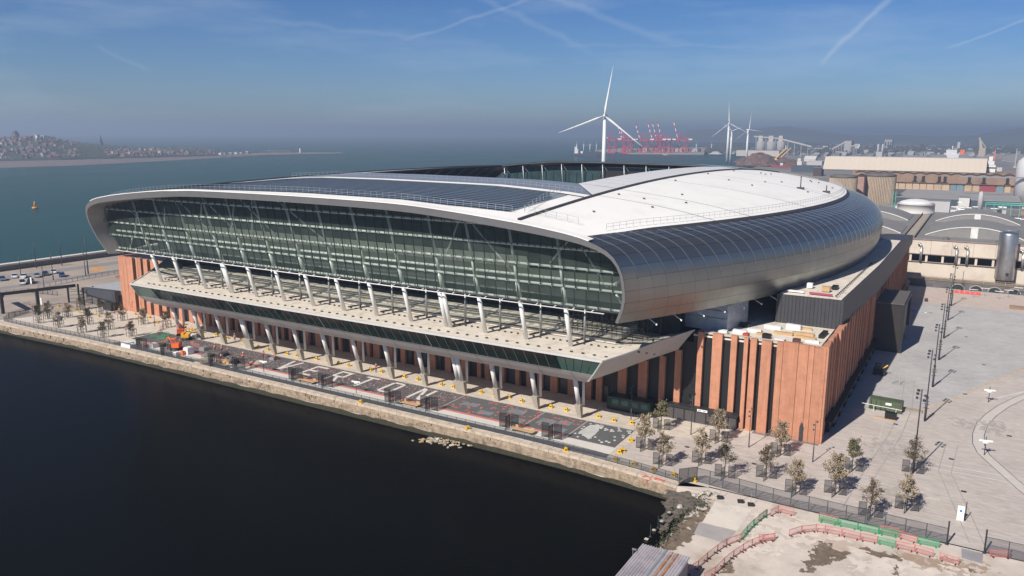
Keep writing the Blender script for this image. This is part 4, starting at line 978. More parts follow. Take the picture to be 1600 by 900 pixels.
def guard_proto():
    t=thing('tree_guard','', 'tree guard',(0,0,0))
    for (a,x,y) in ((0.25,-.95,-.2),(1.35,-.05,-1.0),(0.25,.95,.15)):
        k,s=math.cos(a),math.sin(a); w=.48; z0,z1=.12,1.95
        P=lambda u,z:(x+u*k,y+u*s,z)
        b=MB(); 
        for u in (-w,w): b.tube(P(u,0),P(u,z1),.035,n=4)
        for z in (z0,1.05,z1): b.tube(P(-w,z),P(w,z),.03,n=4)
        fr=b.build('guard_frame',m_black,t); b=MB(); b.q(P(-w,z0),P(w,z0),P(w,z1),P(-w,z1)); b.build('mesh_panel',m_mesh,fr)
    remember(t); return t
GUARD=guard_proto()
def hoop_proto():
    t=thing('tree_guard','', 'tree guard',(0,0,0))
    for (a,x,y) in ((0.3,-.75,-.1),(1.4,0,-.8),(0.3,.8,.1),(1.4,.1,.8)):
        k,s=math.cos(a),math.sin(a); w=.42; P=lambda u,z:(x+u*k,y+u*s,z); b=MB()
        for u in (-w,w): b.tube(P(u,0),P(u,1.85),.055,n=4)
        for z in (.95,1.85): b.tube(P(-w,z),P(w,z),.05,n=4)
        b.build('guard_hoop',m_black,t)
    remember(t); return t
HOOP=hoop_proto()
rows_=[([(-43.3,122.1),(-33.3,121.9),(-23.3,121.6),(-12.7,121.3)],'back row by the brick wall'),([(-42.5,112.5),(-33.0,111.9),(-23.2,111.8),(-13.6,111.5),(-4.5,111.5)],'middle row of the east plaza'),([(-37.9,108.1),(-28.5,108.8),(-18.4,108.8),(-8.5,106.9)],'front row beside the mesh fence'),([(-4.8,125.1)],'spot beside the near tall lamp post')]
k=0
for row,nm in rows_:
    for i,(x,y) in enumerate(row):
        ti=[2,0,0,2,0,1,1,0,1,0,2,0,1,0][k%14]; ad=['sparse brown','bushy brown','olive leaved'][ti]
        lab=f'{ad} young tree, {ORDN[i]} from the left in the {nm}' if len(row)>1 else f'{ad} young tree alone beside the near tall lamp post'
        o=place(TREES[ti],(x,y,.01),rnd.uniform(0,6.28),lab,rnd.uniform(.92,1.14)); o['group']='young trees on the plaza'
        lab=f'mesh guard of the {ORDN[i]} tree from the left, {nm}' if len(row)>1 else 'black mesh guard panels round the tree by the near lamp post'
        o=place(GUARD,(x,y,.01),rnd.uniform(-.08,.08),lab); o['group']='mesh guards round the plaza trees'; k+=1
lt=[((-217.6,123),'back'),((-207.4,122.7),'back'),((-195.3,121.3),'back'),((-186.9,121.7),'back'),((-178.4,122.7),'back'),((-214.4,112.1),'middle'),((-211.3,115.5),'middle'),((-198.9,114),'middle'),((-189.1,113.6),'middle'),((-178,112.5),'middle'),((-211.4,107.9),'front'),((-202.1,108),'front'),((-191.9,108.1),'front'),((-182.8,108.1),'front')]
cnt={}
for (x,y),rw_ in lt:
    i=cnt.get(rw_,0); cnt[rw_]=i+1; ti=(i+len(rw_))%3
    o=place(TREES[ti],(x,y,.01),rnd.uniform(0,6.28),f'{["thin brown","bushy brown","olive leaved"][ti]} young tree at the west end, {ORDN[i]} from the left in the {rw_} row',rnd.uniform(.74,.9)); o['group']='young trees at the west end'
    o=place(HOOP,(x,y,.01),rnd.uniform(.3,.7),f'black hooped tree guard at the west end, {ORDN[i]} from the left in the {rw_} row'); o['group']='mesh guards at the west end'
# big black mesh screens standing along the promenade edge
def screen_proto():
    t=thing('mesh_screen','', 'mesh screen',(0,0,0))
    for (x,y,a) in ((-1.3,0,.15),(0,-.5,1.45),(.95,.25,.15)):
        k,s=math.cos(a),math.sin(a); w=.62
        P=lambda u,z:(x+u*k,y+u*s,z)
        b=MB()
        for u in (-w,w): b.tube(P(u,0),P(u,2.6),.05,n=4)
        for z in (.15,1.35,2.6): b.tube(P(-w,z),P(w,z),.04,n=4)
        fr=b.build('screen_frame',m_black,t); b=MB(); b.q(P(-w,.15),P(w,.15),P(w,2.6),P(-w,2.6)); b.build('mesh_panel',mesh_mat('dense_black_mesh',(.02,.022,.025),.3) if 'dense_black_mesh' not in MATS else MATS['dense_black_mesh'],fr)
    remember(t); return t
SCR=screen_proto()
for i,p in enumerate([(218,546),(256,556),(332,573),(370,579),(459,596),(506,606),(611,632),(668,643),(793,672),(860,688)]):
    g=G(*p); place(SCR,(g.x,g.y+.6,.05),0,f'black mesh screen by the quay fence, {ordw(i)} from the left end of the promenade')['group']='mesh screens along the promenade'
# timber loungers / benches being built
def bench_proto():
    t=thing('timber_bench','', 'bench',(0,0,0)); 
    for k in range(5): b=MB(); b.box(-2.2,2.2,-.5+k*.22,-.34+k*.22,.42,.5); b.build('slat',m_wood,t)
    for k in range(2): b=MB(); b.box(-2.0+k*3.2,-1.2+k*3.2,.5,.6,.5,.95); b.build('backrest',m_wood,t)
    for x in (-1.9,1.7): b=MB(); b.box(x,x+.2,-.4,.5,0,.42); b.build('leg',m_dgrey,t)
    remember(t); return t
BEN=bench_proto()
for i,(p,l) in enumerate((((480,598),'beside the letter E paving'),((640,634),'below the letter N paving'),((817,676),'in front of the grey terrace'),((345,572),'among the building works'))):
    g=G(*p); place(BEN,(g.x,g.y,.05),.0,'half-built pale timber bench '+l)['group']='timber benches on the promenade'
# ================================================================== FENCES
def fence_run(name,label,pts,h,step,rails,pr,pm,m_panel=None,bars=0,brace=False):
    t=thing(name,label,'fence',(pts[0][0],pts[0][1],0)); Q=along([(p[0],p[1],0) for p in pts],step)
    for p in Q: b=MB(); b.tube((p.x,p.y,0),(p.x,p.y,h+.03),pr,n=5); b.build('fence_post',pm,t)
    for p,q in zip(Q[:-1],Q[1:]):
        b=MB()
        for f in rails: b.tube((p.x,p.y,h*f),(q.x,q.y,h*f),pr*.7,n=4,caps=False)
        if brace: b.tube((p.x,p.y,.1),(q.x,q.y,h*.65),pr*.5,n=4,caps=False)
        for k in range(bars): s=p.lerp(q,(k+.5)/bars); b.tube((s.x,s.y,.12),(s.x,s.y,h),.014,n=3,caps=False)
        o=b.build('fence_rails',pm,t)
        if m_panel:
            b=MB(); b.q((p.x,p.y,.1),(q.x,q.y,.1),(q.x,q.y,h),(p.x,p.y,h)); b.build('mesh_panel',m_panel,t)
    return t
m_rail=mat('dark_blue_grey_rail',(.06,.068,.08),.5)
m_mf=mesh_mat('blue_grey_fence_mesh',(.05,.055,.07),.60)
qf=[(x,y+1.45) for x,y in QY[2:-1]]+[(-34.0,103.9)]
fence_run('quay_railing','long low blue-grey railing with upright bars along the dock coping',[( -226,113),(-224.5,107),(-221.3,104.1)]+qf[1:],1.15,2.0,(1.,.12),.05,m_rail,mesh_mat('railing_infill',(.06,.07,.085),.55),bars=0)
fence_run('mesh_fence','tall dark mesh fence between the tree plaza and the concrete yard',[(-31.6,105.3),(-27.7,105.0),(-20.5,104.2),(.6,104.1)],2.15,2.35,(1.,.03),.055,m_rail,m_mf,brace=True)
fence_run('mesh_fence','short piece of tall mesh fence right of the gateway gap',[(4.6,104.2),(24,104.5)],2.15,2.35,(1.,.03),.055,m_rail,m_mf)
fence_run('mesh_fence','dark mesh fence return at the dock corner',[(-33.6,103.2),(-31.6,105.3)],2.3,1.5,(1.,.03),.055,m_rail,MATS['dense_black_mesh'])
for (x,l) in ((.6,'left of'),(4.6,'right of')):
    t=thing('gate_post','tall dark steel post '+l+' the gateway gap in the mesh fence','gate post',(x,104.1,0)); b=MB(); b.box(x-.09,x+.09,104.0,104.2,0,3.1); b.build('post',m_black,t); b=MB(); b.box(x-.2,x+.2,103.9,104.3,0,.12); b.build('base_plate',m_dgrey,t)
fence_run('roadway_fence','low black railing between the riverside roadway and the west forecourt',[tuple(G(60,452)[:2]),tuple(G(130,437)[:2]),tuple(G(188,427)[:2])],1.3,2.2,(1.,.1),.06,m_black,None,bars=5)
fence_run('roadway_fence','black railing left of the steel gantry beside the ramp',[tuple(G(0,462)[:2]),tuple(G(45,457)[:2]),tuple(G(90,462)[:2])],1.4,2.0,(1.,.1),.06,m_black,None,bars=5)
fence_run('roadway_fence','black railing under the steel gantry by the red barriers',[tuple(G(14,497)[:2]),tuple(G(40,489)[:2]),tuple(G(62,483)[:2])],1.4,2.0,(1.,.1),.06,m_black,None,bars=5)
# ================================================================== LAMP POSTS
def big_lamp():
    t=thing('lamp_post','', 'lamp post',(0,0,0))
    b=MB(); b.tube((0,0,0),(0,0,4.4),.19,.19,n=10); b.build('lower_shaft',m_dgrey,t); b=MB(); b.tube((0,0,4.4),(0,0,13.1),.10,.09,n=8); b.build('upper_shaft',m_dgrey,t)
    b=MB(); b.tube((0,0,4.3),(0,0,4.55),.23,n=10); b.build('collar',m_black,t)
    for i,(z,a) in enumerate(((12.8,2.6),(12.3,2.9),(12.2,.2),(11.5,5.8),(11.7,3.3))):
        x,y=math.cos(a)*.55,math.sin(a)*.3; b=MB(); b.tube((0,0,z),(x,y,z),.03,n=4); b.box(x-.16,x+.16,y-.14,y+.14,z-.16,z+.16,rz=a); b.build('spotlight',m_dgrey,t)
    for z in (3.6,3.1,2.4): b=MB(); b.box(-.42,.42,-.05,.05,z,z+.1); b.build('bracket',m_black,t)
    remember(t); return t
BL=big_lamp()
for i,y in enumerate((125.4,150.4,172.6,195.,217.3,239.6,261)):
    place(BL,(-4.75,y,0),rnd.uniform(-.2,.2),f'tall dark plaza lamp post with clustered spotlights, {ORDN[i]} nearest of the row of seven')['group']='tall lamp posts on the plaza'
def small_lamp(h,name='column_light'):
    t=thing(name,'', 'lamp post',(0,0,0)); k_=1 if h<8 else 1.9; b=MB(); b.tube((0,0,0),(0,0,h*.36),.09*k_,n=8); b.tube((0,0,h*.36),(0,0,h),.055*k_,n=6); b.build('shaft',m_dgrey,t)
    for z,a in ((h-.3,.5),(h-.8,3.4),(h-1.6,3.1)):
        b=MB(); x,y=math.cos(a)*.25,math.sin(a)*.25; b.tube((0,0,z),(x,y,z),.025,n=4); b.box(x-.1,x+.1,y-.1,y+.1,z-.13,z+.1); b.build('spotlight',m_dgrey,t)
    remember(t); return t
SLm=small_lamp(6.9)
for x,y,l in ((-18.4,121.4,'in front of the brick corner'),(-28.4,122.1,'in front of the striped brick bays'),(-38.2,122.5,'in front of the low black entrance'),(-49.2,122.8,'right of the overhang near the green kiosk'),(-182.3,121.9,'left of the first raking column'),(-204.0,124.6,'at the west brick corner'),(-213.0,121,'on the west forecourt')):
    place(SLm,(x,y,0),0,'slim dark light column with small spotlights '+l)['group']='slim light columns'
RL=small_lamp(9.5,'roadway_lamp')
for i,(p,s) in enumerate((((33,433),.8),((57,419),1.05),((97,415),1.1),((50,417),.7),((69,450),.75),((83.5,438),1.0),((134,431),1.02),((138,428),1.38))):
    g=G(*p); place(RL,tuple(g),0,f'thin dark roadway lamp column by the parked cars, {ordw([1,3,5,2,4,0,6,7].index(i))} listed by height along the riverside' if 0 else ['thin short lamp column left of the parked cars','thin lamp column behind the white cars at the parapet','thin lamp column at the parapet behind the blue car','stubby dark column beyond the parapet left of the cars','thin lamp column in front of the parked white van','thick dark lamp column between the white and blue cars','dark lamp column nearest the orange ground patch','tallest lamp column on the riverside roadway near the shell tip'][i],s)['group']='roadway lamp columns'
t=thing('thin_post','thin dark post by the far dock wall beyond the lamp row','post',(-2.8,289,0)); b=MB(); b.tube((-2.8,289,0),(-2.8,289,6.4),.08,n=6); b.build('shaft',m_black,t); b=MB(); b.box(-3,-2.6,288.8,289.2,0,.2); b.build('base',m_black,t)
# finger posts with white winged tops
def wing(): 
    t=thing('winged_sign_post','', 'sign post',(0,0,0)); b=MB(); b.tube((0,0,0),(0,0,3.1),.06,n=6); b.build('post',m_black,t)
    b=MB(); b.box(-.95,.95,-.08,.08,2.3,2.55,rz=.0); b.build('white_blade',mat('white_sign_paint',(.8,.8,.78),.5),t); b=MB(); b.box(-.3,.3,-.3,.3,2.05,2.25,rz=.7); b.build('white_blade',MATS['white_sign_paint'],t); remember(t); return t
WG=wing()
for x,y,l in ((4.9,167.8,'on the plaza above the curved path'),(4.4,138.5,'on the plaza inside the curved path'),(-126.8,109.0,'by the promenade left of the letter V'),(-100.8,108.9,'by the promenade below the letter T')):
    place(WG,(x,y,0),.2,'dark post with white winged sign blades '+l)['group']='winged sign posts'
t=thing('information_totem','white information totem with blue round emblem by the plaza gate','sign',(1.7,112.1,0))
b=MB(); b.box(1.4,2.2,112.0,112.2,0,2.0); pn=b.build('totem_panel',MATS['white_sign_paint'],t); b=MB(); b.tube((1.8,111.99,1.35),(1.8,111.96,1.35),.16,n=14); em=b.build('round_emblem',mat('blue_emblem',(.03,.16,.45),.5),pn)
b=MB(); b.tube((2.35,112.15,0),(2.35,112.15,2.7),.06,n=6); b.build('post',m_black,t)
# ================================================================== YELLOW FOOT BLOCKS
def yb():
    t=thing('yellow_post_base','', 'post base',(0,0,0)); b=MB(); b.prism([(-.42,-.3),(.42,-.3),(.42,.3),(-.42,.3)],0,.18); b.prism([(-.24,-.2),(.24,-.2),(.24,.2),(-.24,.2)],.18,.62); b.build('base_block',m_yel,t)
    b=MB(); b.tube((0,0,.6),(0,0,1.35),.02,n=4); b.build('rope_stake',m_galv,t); b=MB(); b.box(-.12,.12,-.31,-.29,.2,.42); b.build('dark_slot',m_black,t); remember(t); return t
YBp=yb()
ylist=[(987,662),(959,658),(935,653),(884,642),(861,637),(816,628),(1190/4+400+155,0)]
ylist=[(987,662),(959,658),(935,652),(885,642),(861,637),(815,628),(795,622),(772,618),(752,614),(709,606),(690,602),(653,594),(632,590),(596,582),(579,579),(545,572),(529,569),(512,566),(495,562),(464,557),(449,554),(419,547),(404,544)]
for i,p in enumerate(ylist):
    g=G(*p); place(YBp,(g.x,g.y,.02),rnd.uniform(-.4,.4),f'yellow rope-post base on the promenade slabs, {ordw(i)} from the right')['group']='yellow post bases along the columns'
yl2=[(392,537),(377,533),(355,529),(338,524),(317,520),(300,516),(287,503),(313,497),(327,504),(234,497),(222,494),(246,505),(212,492),(186,485),(155,495),(145,492),(125,489),(118,484),(107,480),(92,479)]
for i,p in enumerate(yl2):
    g=G(*p); place(YBp,(g.x,g.y,.02),rnd.uniform(-.6,.6),f'yellow post base on the western promenade, {ordw(i)} counted from the workers leftward')['group']='yellow post bases at the west end'
for i,(p,l) in enumerate((((986,690),'by the corner of the dark terrace'),((973,706),'below the dark terrace corner, right one'),((968,708),'below the dark terrace corner, left one'),((991,727),'behind the quay railing right of the terrace'),((1021,736),'beside the red netting'),((1053,744),'at the dock corner fence'),((1085,752),'right of the dock corner fence'),((962,720),'behind the railing under the terrace'),((884,705),'lying on the quay coping, right'),((731,671),'lying on the quay coping, middle'),((564,630),'lying on the quay coping, left'))):
    g=G(*p); place(YBp,(g.x,g.y,.03),rnd.uniform(-.8,.8),'yellow post base '+l)['group']='yellow post bases near the dock'
# ================================================================== PLASTIC BARRIERS
def bar_proto(col,m,mm):
    t=thing(col+'_barrier','', 'barrier',(0,0,0)); b=MB()
    for x in (-.98,.98): b.tube((x,0,.08),(x,0,1.0),.036,n=5)
    for z in (.12,.95): b.tube((-.98,0,z),(.98,0,z),.036,n=5)
    b.build('frame',m,t); b=MB(); b.q((-.95,0,.16),(.95,0,.16),(.95,0,.92),(-.95,0,.92)); b.build('mesh_infill',mm,t)
    for x in (-.7,.7): b=MB(); b.box(x-.07,x+.07,-.28,.28,0,.09); b.build('foot',m_black if col=='red' else m,t)
    remember(t); return t
RB=bar_proto('red',mat('faded_red_plastic',(.50,.13,.12),.6,var=.15),mesh_mat('red_barrier_mesh',(.62,.26,.24),.72)); GB=bar_proto('green',m_green,mesh_mat('green_barrier_mesh',(.05,.34,.17),.55))
def chain(pts,cols,lab,grp):
    for i,(p,q) in enumerate(zip(pts[:-1],pts[1:])):
        a=G(*p);c=G(*q); m=(a+c)/2; ang=math.atan2(c.y-a.y,c.x-a.x); L=(c-a).length; pr=GB if cols[i%len(cols)]=='g' else RB
        o=place(pr,(m.x,m.y,.01),ang,f'{"green" if pr is GB else "red"} plastic barrier, {ordw(i)} {lab}'); o.scale=(L/2.02,1,1); o['group']=grp
z4=lambda x,y:(1200+x/4,675+y/4)
chain([z4(130,655),z4(210,630),z4(300,622),z4(355,630),z4(460,650),z4(575,678),z4(682,698),z4(795,725),z4(915,750),z4(1030,785)],'rrrrrrgrr','from the left in the long curved run','barriers in the curved run')
chain([z4(315,560),z4(435,585),z4(560,612),z4(690,640),z4(815,662),z4(930,698),z4(1070,725)],'ggggrg','from the left in the row against the mesh fence','barriers against the mesh fence')
chain([z4(320,548),z4(440,575)],'r','behind the green one at the left end of the fence row','barriers against the mesh fence')
chain([z4(695,625),z4(815,648)],'r','leaning behind the row against the mesh fence','barriers against the mesh fence')
chain([z4(1070,800),z4(1190,835)],'r','lying alone right of the curved run','loose barriers in the yard')
chain([z4(1385,780),z4(1515,790)],'r','behind the fence right of the gateway','loose barriers in the yard')
chain([z4(-60,685),z4(40,680)],'r','at the left end beyond the curved run','loose barriers in the yard')
z3=lambda x,y:(900+x/4,675+y/4)
chain([z3(690,900),z3(765,850),z3(820,800),z3(885,750),z3(940,712),z3(1030,680)],'r','from the near end of the left diagonal line','barriers in the left diagonal line')
chain([z3(1030,680),z3(1070,630),z3(1110,590),z3(1195,525)],'g','from the left continuing the diagonal line upward','barriers in the left diagonal line')
chain([z3(1140,560),z3(1190,525)],'r','beside the green diagonal barriers','barriers in the left diagonal line')
chain([z3(1215,530),z3(1265,500),z3(1360,525)],'r','at the top end of the diagonal near the fence','barriers in the left diagonal line')
chain([z3(800,930),z3(870,890),z3(925,835),z3(985,785),z3(1045,745),z3(1100,715),z3(1170,690),z3(1243,675)],'r','from the near end of the right diagonal line','barriers in the right diagonal line')
# black weights with stakes beside the fence
def weight():
    t=thing('fence_weight','', 'weight',(0,0,0)); b=MB(); b.box(-.4,.4,-.3,.3,0,.35); b.build('block',m_black,t); b=MB(); b.tube((0,0,.3),(0,0,1.9),.03,n=4); b.build('stake',m_galv,t); remember(t); return t
WT_=weight()
for p,l in (((1125,779),'nearest the dock corner'),((1157,785),'middle of the three'),((1173,790),'furthest from the dock')): g=G(*p); place(WT_,tuple(g),.4,'black fence weight with stake, '+l)['group']='black fence weights'
for i,(p) in enumerate(((1085,775),(1107,772),(1119,775),(1062,793))):
    g=G(*p); b=MB(); n_=7
    b.lathe((g.x,g.y,0),[(.36,0),(.44,.15),(.38,.36),(.2,.42)],n=6); b.v=[(x_+rnd.gauss(0,.06),y_+rnd.gauss(0,.06),z_) for x_,y_,z_ in b.v]; b.sm=[False]*len(b.sm); o=b.build('rubble_sack',mat('white_sack',(.42,.39,.35),.8,var=.15,bump=.5),None); o['label']=['striped white rubble sack at the dock corner','white rubble sack right of the striped one','white rubble sack nearest the black weights','pale sack among the weeds below the dock corner'][i]; o['category']='sack'
for i,p in enumerate(((1046,805),(1034,819),(1022,833),(1010,847))):
    g=G(*p); t=thing('mooring_block',f'small white-topped concrete block on the dock side wall, {ORDN[i]} from the fence','block',(g.x,g.y,0)); b=MB(); b.box(g.x-.22,g.x+.22,g.y-.2,g.y+.2,0,.4); b.build('block_body',m_dark,t); b=MB(); b.box(g.x-.24,g.x+.24,g.y-.22,g.y+.22,.4,.46); b.build('white_cap',m_conc,t); t['group']='white-topped blocks on the dock wall'
    q=G(p[0]+6,p[1]-8); t=thing('dock_post',f'thin green post on the dock side wall beside white-topped block, {ORDN[i]} from the fence','post',(q.x,q.y,0)); b=MB(); b.tube((q.x,q.y,0),(q.x,q.y,1.7),.04,n=5); b.build('post',mat('dull_green_post',(.03,.07,.05),.7),t); b=MB(); b.box(q.x-.15,q.x+.15,q.y-.15,q.y+.15,0,.1); b.build('foot',m_dgrey,t); t['group']='green posts on the dock wall'
# weeds along the dock side wall
b=MB(); rw2=random.Random(4)
for i in range(1100):
    y=rw2.uniform(60,103); x=-29.8+rw2.gauss(0,.45); 
    if y>96: x+=rw2.uniform(0,1.8)
    z=rw2.uniform(0,.12); a=rw2.uniform(0,3.14); w=.12; h=rw2.uniform(.08,.3)
    b.q((x-w*math.cos(a),y-w*math.sin(a),z),(x+w*math.cos(a),y+w*math.sin(a),z),(x+rw2.gauss(0,.1),y+rw2.gauss(0,.1),z+h))
o=struct(b,'weeds',mat('weed_green',(.05,.06,.03),.9,var=.5,scale=1.5),kind='stuff')
# corrugated shed
sh=thing('corrugated_shed','low shed with rusty pale corrugated roof beside the dock in the foreground','shed',(-27,70,0))
b=MB(); b.box(-29.5,-24.3,56,79.2,0,2.7); b.build('wall',mat('grey_shed_wall',(.22,.21,.21),.8),sh)
def corr_mat():
    m=mat('corrugated_roof',(.50,.46,.48),.55,metal=.2,var=.1,scale=.5,dirt=(.36,.33,.36),dirt_scale=.4); return m
m_corr=corr_mat(); m_rust=mat('rusty_sheet',(.36,.17,.07),.85,var=.35,scale=1.2,dirt=(.48,.42,.40),dirt_scale=.7)
nc=18
for k in range(nc):
    x0=-29.9+5.8*k/nc; x1=-29.9+5.8*(k+1)/nc; w=(x1-x0); z=2.95
    for (ya,yb_,mm) in ((55,67,m_corr),(67.02,79.5,m_corr)):
        if k in (11,13) : mm=m_rust if not(k==11 and ya<60) else m_corr
        b=MB(); b.grid([[(x0+w*t,y,z+hh) for t,hh in ((0,0),(.25,.10),(.6,.10),(.85,0),(.97,0))] for y in (ya,yb_)],smooth=False); b.build('roof_sheet',mm,sh)
b=MB(); b.box(-27.1,-26.85,55,79.5,3.06,3.12); b.build('roof_lap',mat('blue_grey_lap',(.25,.28,.31),.6),sh)
t=thing('shed_lamp','thin grey lamp pole at the dock edge left of the shed','lamp post',(-30.6,77,0)); b=MB(); b.tube((-30.2,77.4,0),(-30.2,77.4,3.3),.05,n=5); b.build('pole',m_galv,t); b=MB(); b.box(-30.3,-29.8,77.3,77.5,3.2,3.32); b.build('lamp_head',m_galv,t)
t=thing('site_clutter','small dark wheelbarrow with blue tray behind the shed','wheelbarrow',(-26,80.6,0)); b=MB(); b.prism([(-26.6,80.2),(-25.4,80.2),(-25.3,80.9),(-26.7,80.9)],.35,.75); b.build('tray',mat('dull_blue_tray',(.10,.12,.2),.6),t)
b=MB(); b.tube((-25.0,80.5,.25),(-24.9,80.6,.25),.24,n=12); b.build('wheel',m_black,t); b=MB(); b.tube((-26.7,80.4,.5),(-27.5,80.3,.7),.03,n=4); b.tube((-26.7,80.8,.5),(-27.5,80.9,.7),.03,n=4); b.build('handle',m_black,t)
# ================================================================== EAST PLAZA EQUIPMENT
g=G(1357,641); sk=thing('green_skip','long green open-top skip standing on the east plaza','skip',(g.x,g.y,0))
x0,y0=-12.7,158.3
x0=G(1357,638).x; y0=G(1357,638).y; x1=G(1409,645).x
b=MB(); b.prism([(x0,y0),(x1,y0-.3),(x1+.1,y0+2),(x0+.1,y0+2.3)],.15,2.0); b.build('hull',mat('olive_green_paint',(.075,.105,.06),.6,var=.2,scale=.7,dirt=(.10,.07,.04),dirt_scale=.5),sk)
for k in range(7):
    x=x0+.3+(x1-x0-.6)*k/6; b=MB(); b.box(x-.06,x+.06,y0-.38,y0-.0,.15,1.95); b.build('rib',MATS['olive_green_paint'],sk)
b=MB(); b.box(x0+2.8,x0+3.8,y0-.42,y0-.38,1.3,1.75); b.build('white_plate',MATS['white_sign_paint'],sk)
t=thing('pipe_bundle','bundle of light blue plastic pipes behind the green skip','pipes',(x0,y0+4,0))
for k in range(5): b=MB(); b.tube((x0+.2,y0+3.2+k*.4,.3+.25*(k%2)),(x0+4.6,y0+2.9+k*.4,.3+.25*(k%2)),.2,n=8); b.build('pipe',mat('light_blue_pipe',(.18,.32,.62),.5,var=.1),t)
t=thing('steel_beam_stack','stack of grey and orange steel beams right of the green skip','beams',(x1+1,y0+2.5,0))
for k in range(5): b=MB(); b.box(x1-1.2,x1+3.2,y0+1.9+k*.3,y0+2.1+k*.3,.05,.32); b.build('beam',[m_galv,mat('orange_primer',(.55,.30,.10),.7)][k%2],t)
t=thing('handrail_section','pale steel handrail section standing in front of the green skip','handrail',(x0,y0-1,0)); b=MB(); b.tube((x0-1.2,y0-.9,1.15),(x1+.1,y0-1.6,1.15),.05,n=5); b.build('top_rail',m_steelw,t)
for u in (.32,.86): b=MB(); x=x0-1.2+(x1-x0+1.3)*u; b.tube((x,y0-1.2,0),(x,y0-1.2,1.15),.05,n=5); b.build('leg',m_steelw,t)
g=G(1391,656); t=thing('speaker_crate','black box on a small pallet in front of the skip','crate',tuple(g)); b=MB(); b.box(g.x-.95,g.x+.95,g.y-.1,g.y+.8,.15,1.25); b.build('box',m_dark,t); b=MB(); b.box(g.x-.8,g.x+.9,g.y-.3,g.y+.8,0,.14); b.build('pallet',m_wood,t)
t=thing('timber_offcuts','loose pale timber offcuts left of the black box','timber',(g.x-3,g.y+.4,0))
for k in range(3): b=MB(); b.box(g.x-3.2+k*.5,g.x-1.4+k*.4,g.y+.1+k*.22,g.y+.2+k*.22,0,.12); b.build('board',m_wood,t)
g=G(1374,585); t=thing('boom_lift','parked dark access platform with a yellow arm in the wall shadow','access platform',tuple(g))
b=MB(); b.box(g.x-1.2,g.x+1.1,g.y-.8,g.y+.9,.35,1.3); b.build('chassis',m_dark,t)
for sx in (-.9,.8):
    for sy in (-.85,.8): b=MB(); b.tube((g.x+sx,g.y+sy-.12,.38),(g.x+sx,g.y+sy+.12,.38),.38,n=12); b.build('wheel',m_black,t)
b=MB(); b.box(g.x-1.0,g.x+.3,g.y-.6,g.y+.7,1.3,2.3); b.build('cab',m_dgrey,t); b=MB(); b.tube((g.x+.4,g.y,1.2),(g.x+1.5,g.y-.1,2.3),.14,n=6); b.build('arm',m_yel,t); b=MB(); b.box(g.x-.6,g.x+.2,g.y-.7,g.y-.6,2.3,2.36); b.build('roof_plate',m_galv,t)
g=G(1399,600); t=thing('scaffold_frame','small leaning scaffold A-frame on the sunny plaza','frame',tuple(g)); b=MB()
for a in (-.8,.8):
    b.tube((g.x+a,g.y-.6,0),(g.x+a*.4+.3,g.y,2.6),.04,n=4); b.tube((g.x+a,g.y+.6,0),(g.x+a*.4+.3,g.y,2.6),.04,n=4)
b.build('legs',m_galv,t); b=MB()
for z in (.5,1.1,1.7): b.tube((g.x-.8,g.y-.5,z),(g.x+.8,g.y-.5,z),.03,n=4)
b.build('rungs',m_galv,t)
# blue pipe on ground and gate cover
for nm,p,q,m,l in (('blue_hose',(1421,484),(1441,488),MATS['light_blue_pipe'],'short blue pipe lying on the plaza right of the black portal'),('steel_bar',(1441,488),(1457,489),m_galv,'thin grey bar lying beyond the blue pipe')):
    a=G(*p,.1);c=G(*q,.1); b=MB(); b.tube(a,c,.15,n=6); o=b.build(nm,m,None); o['label']=l; o['category']='pipe'
g=G(1447,471); b=MB(); b.lathe((g.x,g.y,0),[(.5,0),(.45,.9),(.2,1.1)],n=10); o=b.build('bollard_drum',m_dgrey,None); o['label']='small dark round drum alone on the far pink paving'; o['category']='drum'
g=G(1590,484); t=thing('timber_stack','brown timber stack on the far plaza at the right edge','timber stack',tuple(g))
for k in range(6): b=MB(); b.box(g.x-2,g.x+4,g.y+.4*k,g.y+.4*k+.3,0,.7+.1*(k%2)); b.build('plank',mat('brown_timber',(.25,.17,.12),.8),t)
g=G(1503,459); t=thing('red_barrier_group','row of red barriers at the far edge of the plaza','barrier',tuple(g))
for k in range(5): b=MB(); b.box(g.x-2.2+k*1.5,g.x-.9+k*1.5,g.y,g.y+.1,.1,1.0); b.build('barrier_panel',m_red,t)
for i,p in enumerate(((1520,465),(1538,463),(1560,468),(1575,466),(1590,462))):
    g=G(*p); t=thing('light_stand',f'white-topped slim plaza stand near the arched dock wall, {ORDN[i]} from the left','stand',tuple(g)); b=MB(); b.tube((g.x,g.y,0),(g.x,g.y,2.6),.06,n=5); b.build('post',m_galv,t); b=MB(); b.box(g.x-1.2,g.x+1.2,g.y-.1,g.y+.1,2.5,2.62); b.build('arm',MATS['white_sign_paint'],t); t['group']='slim stands by the arched wall'
